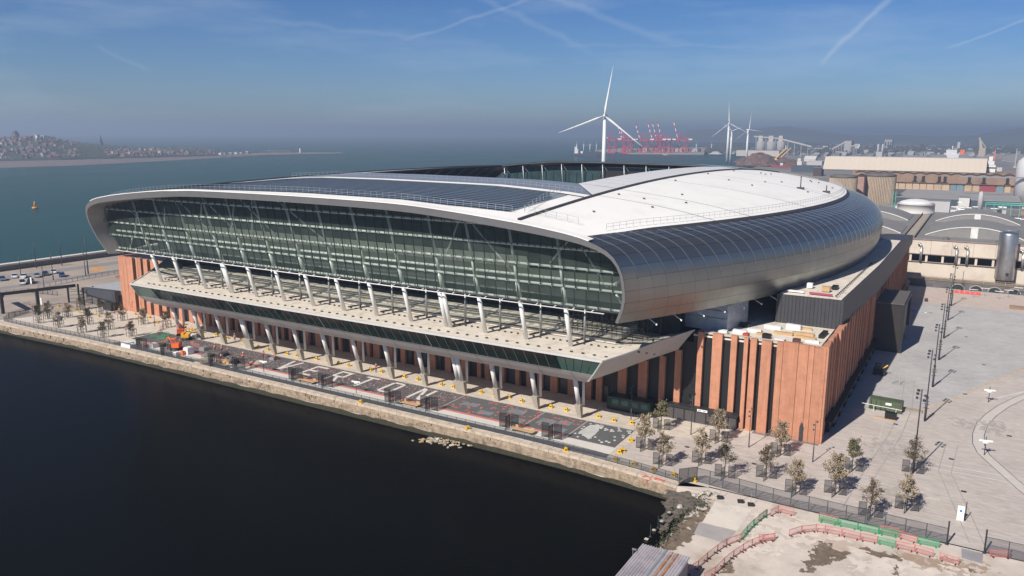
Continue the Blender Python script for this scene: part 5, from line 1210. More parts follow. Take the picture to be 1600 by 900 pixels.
# ================================================================== PEOPLE
def person(pose,seed):
    t=thing('person','', 'person',(0,0,0))
    J={'pel':(0,0,.95),'che':(0,0,1.35),'nec':(0,0,1.52),'hea':(0,.02,1.68),'hr':(.10,0,.9),'kr':(.12,.05,.5),'ar':(.13,0,.06),'tr':(.13,.17,.03),'hl':(-.10,0,.9),'kl':(-.13,.12,.5),'al':(-.15,-.05,.06),'tl':(-.15,.12,.03),'sr':(.20,0,1.42),'er':(.28,.06,1.14),'wr':(.27,.24,.95),'sl':(-.20,0,1.42),'el':(-.27,.02,1.13),'wl':(-.25,.2,.97)}
    if pose=='bend':
        for k_,v_ in dict(che=(0,.28,1.16),nec=(0,.42,1.22),hea=(0,.54,1.2),sr=(.2,.36,1.2),sl=(-.2,.36,1.2),er=(.24,.46,.92),el=(-.24,.46,.92),wr=(.2,.52,.65),wl=(-.2,.52,.65)).items(): J[k_]=v_
    rad={'pel':.15,'che':.17,'nec':.07,'hea':.11,'hr':.10,'kr':.075,'ar':.055,'tr':.045,'hl':.10,'kl':.075,'al':.055,'tl':.045,'sr':.08,'er':.055,'wr':.035,'sl':.08,'el':.055,'wl':.035}
    E_=[('pel','che'),('che','nec'),('nec','hea'),('pel','hr'),('hr','kr'),('kr','ar'),('ar','tr'),('pel','hl'),('hl','kl'),('kl','al'),('al','tl'),('che','sr'),('sr','er'),('er','wr'),('che','sl'),('sl','el'),('el','wl')]
    ks=list(J); pts=[J[k_] for k_ in ks]; ed=[(ks.index(a),ks.index(c)) for a,c in E_]; rads=[rad[k_] for k_ in ks]
    for w,s in (('wr',1),('wl',-1)):   # palm, four fingers and a thumb
        W_=Vector(J[w]); D=(W_-Vector(J['er' if w=='wr' else 'el'])).normalized(); pi_=len(pts); pts.append(tuple(W_+D*.08)); rads.append(.032); ed.append((ks.index(w),pi_))
        side=D.orthogonal().normalized()
        for q_ in range(4): pts.append(tuple(W_+D*(.14+.02*(q_ in(1,2)))+side*(q_-1.5)*.024)); rads.append(.010); ed.append((pi_,len(pts)-1))
        pts.append(tuple(W_+D*.09+side*.06)); rads.append(.011); ed.append((pi_,len(pts)-1))
    me=bpy.data.meshes.new('body'); me.from_pydata(pts,ed,[]); o=bpy.data.objects.new('body',me); sc.collection.objects.link(o); o.parent=t
    sk_=o.modifiers.new('skin','SKIN'); 
    for v_,r_ in zip(me.skin_vertices[0].data,rads): v_.radius=(r_,r_)
    me.skin_vertices[0].data[0].use_root=True; o.modifiers.new('sub','SUBSURF').levels=1; o.modifiers['sub'].render_levels=1
    me.materials.append(mat('dark_work_trousers',(.05,.05,.07),.8))
    C_=Vector(J['che']); P_=Vector(J['pel']); H=Vector(J['hea'])
    b=MB(); ax=(C_-P_).normalized(); b.tube(P_-ax*.02,P_.lerp(C_,.6),.21,.22,n=10); b.tube(P_.lerp(C_,.6),C_+ax*.13,.22,.13,n=10)
    for s in ('r','l'): b.tube(J['s'+s],J['e'+s],.085,.075,n=8); b.tube(J['e'+s],Vector(J['e'+s]).lerp(Vector(J['w'+s]),.85),.072,.06,n=8)
    b.build('jacket',m_orange,t); b=MB(); b.lathe((H.x,H.y,H.z+.03),[(.135,0),(.13,.06),(.09,.12),(.03,.145)],n=12); b.box(H.x-.09,H.x+.09,H.y+.1,H.y+.19,H.z+.02,H.z+.05); b.build('helmet',mat('white_helmet',(.75,.75,.72),.4),t)
    b=MB(); b.box(H.x-.05,H.x-.03,H.y+.095,H.y+.112,H.z-.005,H.z+.012); b.box(H.x+.03,H.x+.05,H.y+.095,H.y+.112,H.z-.005,H.z+.012); b.box(H.x-.012,H.x+.012,H.y+.095,H.y+.13,H.z-.045,H.z-.01); b.box(H.x-.03,H.x+.03,H.y+.09,H.y+.107,H.z-.075,H.z-.063); b.build('face',mat('face_skin',(.42,.26,.19),.6),t)
    b=MB(); b.tube(P_+ax*.1,P_+ax*.15,.225,.226,n=10); b.build('reflective_band',mat('silver_band',(.7,.7,.65),.3),t)
    remember(t); return t
PS=person('stand',1); PBn=person('bend',2)
for i,(p,pr,rz,l) in enumerate((((336,549),PS,.5,'person in orange hi-vis standing between the letter V and the work area'),((347,551),PS,2.5,'person in orange hi-vis walking right of the grey pile'),((346,564),PBn,1.,'person in orange hi-vis bending beside a mesh screen'),((380,563),PS,4,'person in orange hi-vis standing right of the second pair of screens'),((412,559),PS,3,'person in orange hi-vis beside the winged sign post'),((431,563),PBn,2,'person in orange hi-vis crouched over materials by the column'),((392,575),PBn,.2,'person in orange hi-vis kneeling on the white kerb'),((286,522),PS,1.2,'person in orange hi-vis beside the red machine'),((291,519),PS,2.2,'person in orange hi-vis behind the yellow machine'),((384,529),PS,.8,'person standing in shade by the third column foot'),((588,582),PS,1.5,'person in lime top and red trousers between column feet'),((367,533),PS,.3,'person in dark clothes by the second column foot'))):
    g=G(*p); place(pr,(g.x,g.y,.06),rz,l)['group']='workers on the promenade'
# ================================================================== WORK SITE
def digger(name,label,p,rz,m,sc_=1.,cat='excavator'):
    g=G(*p); t=thing(name,label,cat,tuple(g)); ORG[t.name]=(0,0,0)
    for s in (-.55,.55): b=MB(); b.tube((-.75,s,.28),(.75,s,.28),.27,n=10); b.box(-.75,.75,s-.15,s+.15,.02,.54); b.build('track',m_black,t)
    b=MB(); b.box(-.9,.6,-.65,.65,.6,1.25); b.box(-.95,-.4,-.6,.6,1.25,1.5); b.build('engine_body',m,t)
    b=MB(); b.box(-.35,.55,-.1,.6,1.25,1.32); b.box(-.35,.55,-.1,.6,2.25,2.34)
    for x in (-.33,.5):
        for y in (-.08,.55): b.box(x,x+.05,y,y+.05,1.3,2.26)
    b.build('cab_frame',m,t); b=MB(); b.tube((.55,-.35,1.1),(1.5,-.35,2.4),.12,n=6); b.build('boom',m,t); b=MB(); b.tube((1.5,-.35,2.4),(2.4,-.35,1.2),.10,n=6); b.build('arm',m,t)
    b=MB(); b.prism([(2.2,-.65),(2.75,-.65),(2.75,-.05),(2.2,-.05)],.55,[1.2,1.0,1.0,1.2]); b.build('bucket',m_dgrey,t); t.rotation_euler=(0,0,rz); t.scale=(sc_,)*3; return t
digger('mini_excavator','red-orange mini excavator beside the first column foot',(283,524),2.4,mat('red_orange_paint',(.62,.10,.04),.5),1.25)
digger('mini_excavator','yellow mini excavator right of the red-orange one',(292,531),.6,mat('amber_paint',(.72,.36,.02),.5),1.2)
digger('mini_dumper','bright orange mini loader alone on the dark paving near the quay',(275,547),3.6,mat('bright_orange_paint',(.80,.14,.03),.5),1.25,'loader')
m_pile=mat('sand_pile',(.34,.29,.21),.95,var=.2,bump=.6)
for i,(p,sx,l,m,c) in enumerate((((318,565),2.2,'grey-brown heap of bedding sand by the quay railing',m_pile,'sand heap'),((325,556),1.6,'low heap of dark rubble on the terrace',mat('rubble',(.16,.14,.13),.95,var=.3),'rubble heap'),((405,568),1.2,'small sand heap left of the winged sign post',m_pile,'sand heap'),((352,566),1.5,'yellowish board pile beside the kneeling worker',m_wood,'boards'))):
    g=G(*p); b=MB(); b.lathe((g.x,g.y,.04),[(sx,0),(sx*.75,.3),(sx*.35,.65),(.1,.8)],n=11); rr_=random.Random(i); b.v=[(x+rr_.gauss(0,.08),y+rr_.gauss(0,.08),z) for x,y,z in b.v]; o=b.build('material_heap',m,None); o['label']=l; o['category']=c
def bag(p,l,m,w=.9,h=.9):
    g=G(*p); b=MB(); b.prism([(g.x-w/2,g.y-w/2),(g.x+w/2,g.y-w/2),(g.x+w/2,g.y+w/2),(g.x-w/2,g.y+w/2)],.05,h); b.v[4:8]=[(x*.94+g.x*.06,y*.94+g.y*.06,z) for x,y,z in b.v[4:8]]
    b.prism([(g.x-w*.4,g.y-w*.4),(g.x+w*.4,g.y-w*.4),(g.x+w*.4,g.y+w*.4),(g.x-w*.4,g.y+w*.4)],h,h+.15); o=b.build('bulk_bag',m,None); o['label']=l; o['category']='bulk bag'
m_bag=mat('white_bag',(.66,.66,.66),.7,var=.1)
bag((295,553),'largest white bulk bag right of the orange loader',m_bag,1.7,1.5); bag((276,556),'white and red bag in front of the orange loader',m_bag,1.1,.8); bag((200,541),'white car-like covered bag at the left of the screens',m_bag,2.2,.9); bag((205,543),'second low white covered bag left of the first screens',m_bag,1.6,.7)
bag((228,543),'red and white striped bag between the first two screens',mat('pale_red_bag',(.6,.25,.2),.7,var=.3,scale=3),1.8,.7); bag((240,543),'pale grey bag behind the second screen',m_bag,1.6,.9); bag((286,555),'small orange drum beside the largest white bag',m_orange,.7,.9); bag((301,526),'white slab pack in the middle of the work area',m_bag,2.0,.5); bag((320,547),'grey slab pack near the rubble heap',m_galv,1.8,.7)
bag((350,556),'dark grey pack near the two workers',m_dgrey,1.8,.6); bag((428,562),'grey pack beside the crouching worker',m_galv,1.5,.5); bag((368,568),'black pack under the second pair of screens',m_dark,1.4,.5)
for i,(p,q) in enumerate((((100,476),(110,482)),((196,515),(203,513)),((247,523),(254,519)),((250,517),(256,514)),((298,540),(312,545)),((38,478),(46,477)),((52,480),(60,479)))):
    a=G(*p);c=G(*q); o=place(RB,((a.x+c.x)/2,(a.y+c.y)/2,.05),math.atan2(c.y-a.y,c.x-a.x),'red plastic barrier '+['at the west ramp','on the promenade among the western trees','left of the red machine, near one','left of the red machine, far one','in the middle of the paving works','under the gantry, left one','under the gantry, right one'][i]); o.scale=(max(1,(c-a).length/2),1,1); o['group']='red barriers at the west end'
for i,p in enumerate(((240,528),(252,531),(262,534),(272,530),(258,526))):
    g=G(*p); o=place(GB,(g.x,g.y,.05),rnd.uniform(-1,1),f'dark green barrier on the new dark paving, {ORDN[i]} of five'); o['group']='green barriers at the works'
# red netting hanging at the dock corner
b=MB(); rn=random.Random(8)
for i in range(70):
    a=Vector((-38.2+rn.uniform(-.8,2.4),102.75+rn.uniform(-.1,.5),rn.uniform(-1.4,.1) if i%2 else .08)); c=a+Vector((rn.uniform(-.7,.7),rn.uniform(-.1,.1),rn.uniform(-.5,.5) if i%2 else 0)); b.tube(a,c,.03,n=3)
o=b.build('red_netting',m_red,None); o['label']='tangled red netting draped over the dock wall corner'; o['category']='netting'
# floating debris
rf=random.Random(12); db=thing('floating_debris','raft of pale floating rubbish in the dock water below the wall','debris',(-70,102,WZ))
for i in range(95):
    c=G(rf.gauss(680,14) if i<65 else rf.gauss(712,18),rf.gauss(688,2.2) if i<65 else rf.gauss(694,2.5),WZ); s=rf.uniform(.08,.4); b=MB(); b.box(c.x-s,c.x+s,c.y-s*.6,c.y+s*.6,WZ,WZ+.05+s*.25,rz=rf.uniform(0,3)); b.build('scrap',mat('pale_scrap',(.5,.46,.38),.9,obj_var=.4) if i%3 else m_wood,db)
# ================================================================== CARS ON THE RIVERSIDE
m_cg=mat('car_glass',(.015,.02,.025),.1,spec=.8)
def car(name,label,p,rz,col,L=4.4,h=1.45,cat='car',van=False):
    g=G(*p); t=thing(name,label,cat,tuple(g)); ORG[t.name]=(0,0,0); m=mat('paint_'+cat+str(int(col[0]*100))+str(int(col[2]*100)),col,.3,var=.03,coat=.5)
    a=L/2
    prof=[(-a,.35),(-a,.8),(-a+.15,.92),(-a+1.0,.98),(a-1.3,.95),(a-.2,.78),(a,.6),(a,.35)]
    b=MB(); W2=.88
    for s in (-1,1): b.q(*[(x,s*W2,z) for x,z in (prof if s<0 else prof[::-1])])
    for (x0_,z0_),(x1_,z1_) in zip(prof,prof[1:]+prof[:1]): b.q((x0_,-W2,z0_),(x0_,W2,z0_),(x1_,W2,z1_),(x1_,-W2,z1_))
    b.build('body',m,t)
    cab=[(-a+.35 if van else -a+.6,.95),(-a+.5 if van else -a+1.1,h),(a-1.9 if not van else a-1.6,h),(a-1.2 if not van else a-.95,.95)]
    b=MB(); 
    for s in (-1,1): b.q(*[(x,s*.78-(.08*s if z>1.2 else 0),z) for x,z in (cab if s<0 else cab[::-1])])
    for (x0_,z0_),(x1_,z1_) in zip(cab,cab[1:]): b.q((x0_,-.78+(.08 if z0_>1.2 else 0),z0_),(x0_,.78-(.08 if z0_>1.2 else 0),z0_),(x1_,.78-(.08 if z1_>1.2 else 0),z1_),(x1_,-.78+(.08 if z1_>1.2 else 0),z1_))
    b.build('window_band',m_cg,t); b=MB(); b.box(cab[1][0]+.02,cab[2][0]-.02,-.69,.69,h,h+.04); b.build('roof',m,t)
    for x in (-a+.85,a-.85):
        for s in (-.84,.84): b=MB(); b.tube((x,s-.1,.33),(x,s+.1,.33),.33,n=12); b.build('wheel',m_black,t)
    for s in (-.6,.6): b=MB(); b.box(a-.03,a+.02,s-.18,s+.18,.6,.74); b.build('headlight',m_galv,t)
    t.rotation_euler=(0,0,rz); return t
WHT=(.75,.75,.75)
car('parked_car','blue-grey car at the left edge of the picture',(4,438),-.4,(.12,.18,.28))
car('parked_car','white car at the back left of the parked group',(23,434),-.5,WHT)
car('parked_car','white hatchback behind the white van',(37,434),-.6,WHT)
car('parked_van','white van with rounded nose in front of the white cars',(35,444),-.45,WHT,4.8,1.8,'van',True)
car('parked_car','dark car right of the white van',(48,442),-.6,(.02,.03,.04))
car('parked_car','silver car in the middle of the row',(58,433),-.5,(.35,.36,.42))
car('parked_car','black estate car beyond the silver car',(71,430),-.55,(.03,.045,.06))
car('parked_car','white car furthest back in the row',(84,427),-.5,WHT)
car('parked_car','dark blue car at the right end of the row',(97,432),-.5,(.03,.06,.18))
g=G(49,444); t=thing('white_notice_board','small upright white board between the van and the fence','sign',tuple(g)); b=MB(); b.box(g.x-.4,g.x+.4,g.y-.05,g.y+.05,.2,2.3); b.build('board',MATS['white_sign_paint'],t); b=MB(); b.tube((g.x,g.y+.1,0),(g.x,g.y+.1,2.2),.05,n=4); b.build('post',m_galv,t)
g=G(65,477); t=thing('white_notice_board','small upright white board under the steel gantry','sign',tuple(g)); b=MB(); b.box(g.x-.35,g.x+.35,g.y-.05,g.y+.05,.2,2.2); b.build('board',MATS['white_sign_paint'],t); b=MB(); b.tube((g.x,g.y+.1,0),(g.x,g.y+.1,2.1),.05,n=4); b.build('post',m_galv,t)
# ================================================================== WEST GANTRY AND LOW DARK BUILDING
gt=thing('steel_gantry','long dark steel gateway beam on posts at the west end of the promenade','gantry',(-228,112,0))
A_=G(5,490); B_=G(60,479); C_=G(108,473); D_=G(132,477)
for p in (A_,B_): b=MB(); b.box(p.x-.35,p.x+.35,p.y-.35,p.y+.35,0,5.2); b.build('gantry_post',m_black,gt)
b=MB(); b.prism([(A_.x-.5,A_.y-.4),(C_.x+3,C_.y-.4),(C_.x+3,C_.y+.8),(A_.x-.5,A_.y+.8)],5.0,5.9); b.build('beam',m_black,gt)
b=MB(); b.prism([(A_.x-14,A_.y+3),(A_.x,A_.y),(A_.x,A_.y+.8),(A_.x-14,A_.y+4)],4.6,5.5); b.build('beam',m_black,gt)
for (x,y) in ((C_.x,C_.y),(C_.x+.2,C_.y+3.0),(D_.x,D_.y),(D_.x,D_.y+3.)): b=MB(); b.box(x-.2,x+.2,y-.2,y+.2,0,5.2); b.build('frame_post',m_black,gt)
for k in range(5):
    b=MB(); b.tube((C_.x,C_.y,.3+k),(D_.x,D_.y,1.3+k if k<4 else 4.3),.07,n=4); b.build('lattice_brace',m_black,gt)
lb=thing('low_dark_building','long low building with dark sloping front left of the brick stadium wall','building',(-215,135,0))
b=MB(); b.prism([(-225.5,129.2),(-207.8,128.6),(-207.8,150),(-225.5,150)],0,4.2); b.build('wall',mat('brown_grey_wall',(.11,.10,.095),.8,var=.15),lb)
b=MB(); b.prism([(-225.0,127.9),(-207.8,127.4),(-207.8,129),(-224.0,129.3)],[3.4,2.4,2.4,3.4],[4.9,5.6,5.6,4.9]); b.build('dark_front',mat('slate_front',(.05,.055,.065),.6),lb)
b=MB(); b.prism([(-224.8,129.4),(-207.8,129.1),(-207.8,152),(-224,152)],4.3,[4.9,5.5,5.5,4.9]); b.build('roof',mat('pale_grey_roof',(.36,.37,.38),.8),lb)
b=MB(); b.prism([(-227,140),(-207.8,151),(-207.8,152.4),(-227.5,141.5)],5.6,6.3); b.build('red_coping',mat('dull_red_coping',(.30,.12,.10),.8),lb)
b=MB(); b.box(-212,-208.2,126.2,128.6,.1,2.4); b.build('doorway',m_black,lb)
SORT=[]
# ================================================================== BEYOND THE STADIUM: TREATMENT WORKS AND DOCKS
m_cream=mat('cream_render',(.60,.53,.45),.85,var=.08,scale=.15,dirt=(.48,.41,.34),dirt_scale=.12)
m_roofg=mat('grey_felt_roof',(.20,.195,.19),.85,var=.12,scale=.2,bump=.2)
m_dkst=mat('dark_dock_stone',(.12,.115,.115),.9,var=.3,scale=.5,bump=.4)
dw=thing('arched_dock_wall','old dark stone dock wall with round arches beyond the plaza','wall',(30,290,0))
b=MB(); b.box(-18.6,100,291.2,292.2,0,2.3); b.build('wall_body',m_dkst,dw)
for k in range(16):
    x=-4+k*5.2; b=MB(); n_=10; P=[(x+1.7*math.cos(math.pi*i/n_),1.5*math.sin(math.pi*i/n_)+.1) for i in range(n_+1)]
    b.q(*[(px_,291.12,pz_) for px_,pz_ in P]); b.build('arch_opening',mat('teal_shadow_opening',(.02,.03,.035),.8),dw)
    b=MB(); 
    for i in range(n_): a=P[i];c=P[i+1]; k_=1.18; b.q((x+(a[0]-x)*k_,291.1,a[1]*k_),(x+(c[0]-x)*k_,291.1,c[1]*k_),(c[0],291.1,c[1]),(a[0],291.1,a[1]))
    b.build('arch_ring',mat('pale_arch_stone',(.30,.28,.27),.9),dw)
b=MB(); b.box(-18.6,100,291.0,296,2.3,2.55); b.build('walkway_slab',mat('brown_slab',(.22,.17,.13),.9),dw)
b=MB(); b.box(-18.6,100,291.3,291.4,3.5,3.6); b.box(-18.6,100,291.3,291.4,3.0,3.06)
b.build('railing',mat('buff_railing',(.38,.31,.24),.8),dw)
for k in range(40): x=-18+k*3; b=MB(); b.box(x,x+.14,291.3,291.44,2.5,3.6); b.build('railing_post',MATS['buff_railing'],dw)
tw=thing('treatment_works','long cream rendered waterworks hall with open colonnade slot and barrel roofs','building',(20,300,0)); YF=300
b=MB(); b.box(-26,100,YF,YF+1,0,7.0); b.build('lower_wall',m_cream,tw)
for k in range(20): # upper wall panels between joints
    x=-26+k*6.3; b=MB(); b.box(x,x+6.24,YF-.15,YF+1,9.8,14.5); b.build('wall_panel',m_cream,tw)
b=MB(); b.box(-26,100,YF+4,YF+4.5,6,10); b.build('slot_back',m_int,tw)
for k in range(26): x=-24.6+k*4.9; b=MB(); b.box(x,x+.7,YF,YF+.8,7,9.8); b.build('column',m_cream,tw)
b=MB(); b.box(-26.2,100,YF-.5,YF+.1,9.55,9.8); b.box(-26.2,100,YF-.5,YF+.1,6.9,7.05); b.build('string_course',mat('grey_brown_cornice',(.24,.20,.19),.8),tw)
b=MB(); b.prism([(-26,YF+.6),(100,YF+.6),(100,402),(-62,402),(-62,YF+6),(-26,YF+6)],13.2,14.0); b.build('flat_roof',m_roofg,tw)
b=MB(); b.box(-26.2,100,YF-.4,YF+1.4,14.5,14.9); b.build('cornice',mat('grey_brown_cornice',(0,0,0)) if 0 else MATS['grey_brown_cornice'],tw)
m_ducts=mat('steel_duct',(.50,.50,.50),.35,metal=.8,var=.1)
for x in (-16.2,-5.6,-2.4,13.2):
    b=MB(); b.tube((x,YF-.8,7.2),(x,YF-.8,12.3),.42,n=8); b.tube((x,YF-.8,12.2),(x-.5,YF-.8,13.1),.42,n=8); b.tube((x-.4,YF-.8,13.0),(x-1.1,YF-.8,13.2),.42,n=8); b.build('vent_duct',m_ducts,tw)
def barrel(xl,xr,yn,yf,rise,z0,nm='barrel_roof'):
    b=MB(); n_=14; f=lambda t:(xl+(xr-xl)*t, z0+rise*(1-(2*t-1)**2))
    b.grid([[(f(i/n_)[0],y,f(i/n_)[1]) for i in range(n_+1)] for y in (yn,yf)]); 
    b.q(*([(f(i/n_)[0],yn,f(i/n_)[1]) for i in range(n_+1)]+[(xr,yn,z0-.3),(xl,yn,z0-.3)])[::-1]); o=b.build(nm,mat('grey_barrel_sheet',(.215,.21,.205),.75,var=.08,scale=.5),tw)
    b=MB()
    for i in range(n_): b.tube((f(i/n_)[0],yn-.05,f(i/n_)[1]+.05),(f((i+1)/n_)[0],yn-.05,f((i+1)/n_)[1]+.05),.22,n=4,caps=False)
    b.build('white_verge',mat('white_verge_paint',(.66,.65,.63),.7),o)
    b=MB(); b.box((xl+xr)/2-1.1,(xl+xr)/2+1.1,yn-.15,yn-.02,z0-.3,z0+rise*.96); b.build('gable_strip',MATS['white_verge_paint'],o)
barrel(-16.5,14,318,350,3.6,14.2); barrel(-16.0,14,372,398,3.6,14.2); barrel(22,52,318,350,3.6,14.2); barrel(22,52,372,398,3.6,14.2)
barrel(-58,-24.5,318,346,3.6,14.2); barrel(-58,-26,368,396,3.6,14.2)
for x in (-23,-19.5): b=MB(); b.box(x,x+.4,304,402,14.1,14.8); b.build('channel_wall',mat('brown_channel_edge',(.20,.17,.15),.9),tw)
b=MB(); b.box(-22.4,-19.7,304,402,14.05,14.15); b.build('channel_floor',mat('buff_channel',(.36,.31,.26),.9),tw)
for x,y in ((-9.4,306),(6.2,305.5)): 
    b=MB(); b.lathe((x,y,14),[(1.0,0),(1.1,.8),(.5,1.3)],n=9); b.build('roof_machinery',m_dkst,tw)
t=thing('steel_silo','tall brushed steel silo standing against the cream waterworks wall','silo',(8.0,296.5,0)); s0=V(1569,430,296.5)
b=MB(); b.lathe((s0.x,296.4,3.6),[(2.6,0),(2.75,.3),(2.75,14.8),(2.6,15.3),(2.3,15.4)],n=26); b.build('silo_body',mat('brushed_silo',(.40,.41,.43),.35,metal=.85,var=.12,scale=.6),t)
for k in range(8): a=k*math.pi/4+.2; b=MB(); b.tube((s0.x+2.2*math.cos(a),296.4+2.2*math.sin(a),2.5),(s0.x+2.3*math.cos(a),296.4+2.3*math.sin(a),3.8),.13,n=5); b.build('leg',m_dgrey,t)
b=MB(); b.box(s0.x+.3,s0.x+1.1,293.5,293.8,5.2,6.2); b.build('hatch',m_black,t)
b=MB()
for k in range(20): a=k*math.pi/10; b.tube((s0.x+2.5*math.cos(a),296.4+2.5*math.sin(a),18.9),(s0.x+2.5*math.cos(a),296.4+2.5*math.sin(a),19.9),.04,n=3)
b.lathe((s0.x,296.4,19.85),[(2.52,0),(2.52,.08)],n=20); b.build('top_railing',m_galv,t)
def span(xl,xr,yb):
    A=G(xl,yb);B=G(xr,yb); Y=(A.y+B.y)/2; return V(xl,yb,Y).x,V(xr,yb,Y).x,Y
def bld(name,label,cat,xl,xr,yb,yt,depth,m,roof=None,Y=None,shape='flat',win=0,group=None,rise=.3,wm=None):
    if Y is None: x0,x1,Y=span(xl,xr,yb)
    else: x0,x1=V(xl,yt,Y).x,V(xr,yt,Y).x
    h=V((xl+xr)/2,yt,Y).z; t=thing(name,label,cat,((x0+x1)/2,Y,0),group)
    b=MB(); b.box(x0,x1,Y,Y+depth,-.3,h); b.build('wall',m,t); rf=roof or m_roofg
    b=MB()
    if shape=='gable': b.prism([(x0-.3,0),(x1+.3,0),((x0+x1)/2,1)],0,1); b.v=[]; b.f=[];b.mi=[];b.sm=[]
    if shape=='gable':
        rh=(x1-x0)*rise; mx=(x0+x1)/2
        b.q((x0-.3,Y-.3,h),(mx,Y-.3,h+rh),(mx,Y+depth+.3,h+rh),(x0-.3,Y+depth+.3,h)); b.q((mx,Y-.3,h+rh),(x1+.3,Y-.3,h),(x1+.3,Y+depth+.3,h),(mx,Y+depth+.3,h+rh)); b.q((x0,Y-.05,h),(x1,Y-.05,h),(mx,Y-.05,h+rh))
    elif shape=='ridge':
        rh=depth*rise; my=Y+depth/2; b.q((x0-.3,Y-.3,h),(x1+.3,Y-.3,h),(x1+.3,my,h+rh),(x0-.3,my,h+rh)); b.q((x0-.3,my,h+rh),(x1+.3,my,h+rh),(x1+.3,Y+depth+.3,h),(x0-.3,Y+depth+.3,h)); b.q((x1,Y,h),(x1,Y+depth,h),(x1,my,h+rh)); b.q((x0,Y+depth,h),(x0,Y,h),(x0,my,h+rh))
    else: b.box(x0-.2,x1+.2,Y-.2,Y+depth+.2,h,h+.35)
    b.build('roof',rf,t)
    for k in range(win):
        w=(x1-x0)/win; b=MB(); b.box(x0+w*(k+.25),x0+w*(k+.75),Y-.12,Y-.02,h*.35,h*.75); b.build('window',wm or m_dark,t)
    return t
m_lg=mat('light_grey_sheet',(.46,.45,.45),.7,var=.06); m_off=mat('off_white_sheet',(.60,.58,.55),.7,var=.06); m_blk=mat('slate_blue_wall',(.05,.075,.095),.7,var=.2); m_buff=mat('buff_warehouse',(.44,.37,.30),.85,var=.1,scale=.05); m_bbrick=mat('brown_brick',(.30,.195,.135),.9,var=.15,scale=.08,dirt=(.22,.15,.11),dirt_scale=.05)
t=thing('round_tank','low white round tank with shallow domed lid behind the grey barrel roofs','tank',(-32,500,0)); c=V(1430,334,500)
b=MB(); zw=V(1430,320,490).z; b.lathe((c.x,500,0),[(9.6,0),(9.6,zw*.55),(9.75,zw*.56),(9.6,zw*.58),(9.6,zw-.4),(9.8,zw-.4),(9.8,zw)],n=40); b.build('tank_wall',m_off,t); b=MB(); b.lathe((c.x,500,zw),[(9.6,0),(7.5,1.3),(4,2.3),(.5,2.7)],n=40); b.build('domed_lid',mat('white_lid',(.68,.67,.66),.6,var=.05),t)
bld('grey_shed','pale grey flat-roofed shed right of the white round tank','building',1440,1483,331,314,12,m_lg)
bld('white_shed','white low building with small pitched roof left of the round tank','building',1398,1428,332,322,18,m_off,m_lg,shape='gable',rise=.2)
bld('blue_slate_wall_building','long dark blue wall beneath a wide flat grey roof','building',1399,1594,322,312,95,m_blk,mat('wide_grey_roof',(.30,.29,.285),.85,var=.12,scale=.06,bump=.1),win=0)
bld('white_plant_room','small white plant room on the edge of the wide grey roof','building',1497,1514,323,309,10,m_off)
t=thing('slim_vent_stack','slim pale steel stack in front of the wide grey roof','chimney',(0,0,0)); g=G(1530,331); ORG[t.name]=(0,0,0); b=MB(); b.lathe((g.x,g.y,0),[(1.6,0),(1.6,10),(1.2,12.5),(.5,13.4)],n=16); b.build('stack',m_lg,t); b=MB(); b.lathe((g.x,g.y,0),[(2,0),(2,.6)],n=16); b.build('base',m_conc,t)
m_gp=mat('sea_green_pipe',(.10,.36,.30),.5,var=.1)
t=thing('green_pipe_bridge','sea-green pipe bridge on posts at the right behind the barrel roofs','pipe bridge',(0,0,0)); ORG[t.name]=(0,0,0); a=G(1538,338);c=G(1600,343)
for z in (7.5,8.6): b=MB(); b.tube((a.x,a.y,z),(c.x+20,a.y,z),.4,n=6); b.build('pipe',m_gp,t)
for k in range(8): x=a.x+k*4.5; b=MB(); b.box(x-.2,x+.2,a.y-.2,a.y+.2,0,8.4); b.build('post',m_gp,t)
t=thing('green_conveyor_leg','tall thin green steel leg left of the round tank','steel tower',(0,0,0)); ORG[t.name]=(0,0,0); g=G(1391,344)
b=MB()
for dx,dy in ((0,0),(1.6,0),(0,1.6),(1.6,1.6)): b.tube((g.x+dx,g.y+dy,0),(g.x+dx,g.y+dy,17),.2,n=4)
b.build('legs',m_gp,t); b=MB()
for k in range(6): b.tube((g.x,g.y,1+k*2.6),(g.x+1.6,g.y,3.4+k*2.6),.12,n=4)
b.build('lattice',mat('dark_green_steel',(.05,.12,.08),.6),t)
rb2=random.Random(31)
for k in range(22):  # machinery between the halls at the right edge
    x=rb2.uniform(1484,1596); y=rb2.uniform(322,352)
    if 1500<x<1562 and y>334: continue
    g=G(x,y,3); h=rb2.uniform(1.5,5); w=rb2.uniform(1.5,5); zb=14 if g.y<470 else 0
    t=thing('plant_unit',['white','grey','green','dark','brick red'][k%5]+f' process plant box among the waterworks pipes, number {ordw(k)} in the cluster','plant unit',(g.x,g.y,zb),'process plant boxes at the waterworks')
    b=MB(); b.box(g.x,g.x+w,g.y,g.y+w*.7,zb,zb+h*.7); b.build('casing',[m_off,m_lg,m_gp,m_dgrey,m_bbrick][k%5],t); b=MB(); b.tube((g.x+.4,g.y+.4,zb+h*.6),(g.x+.4,g.y+.4,zb+h+1),.2,n=5); b.tube((g.x+.4,g.y+.4,zb+h+1),(g.x+w,g.y+.4,zb+h+1),.2,n=5); b.build('pipework',m_galv,t)
for k in range(5):
    p=((1412,298+0),(1465,300),(1535,303),(1570,300),(1590,306))[k]; 
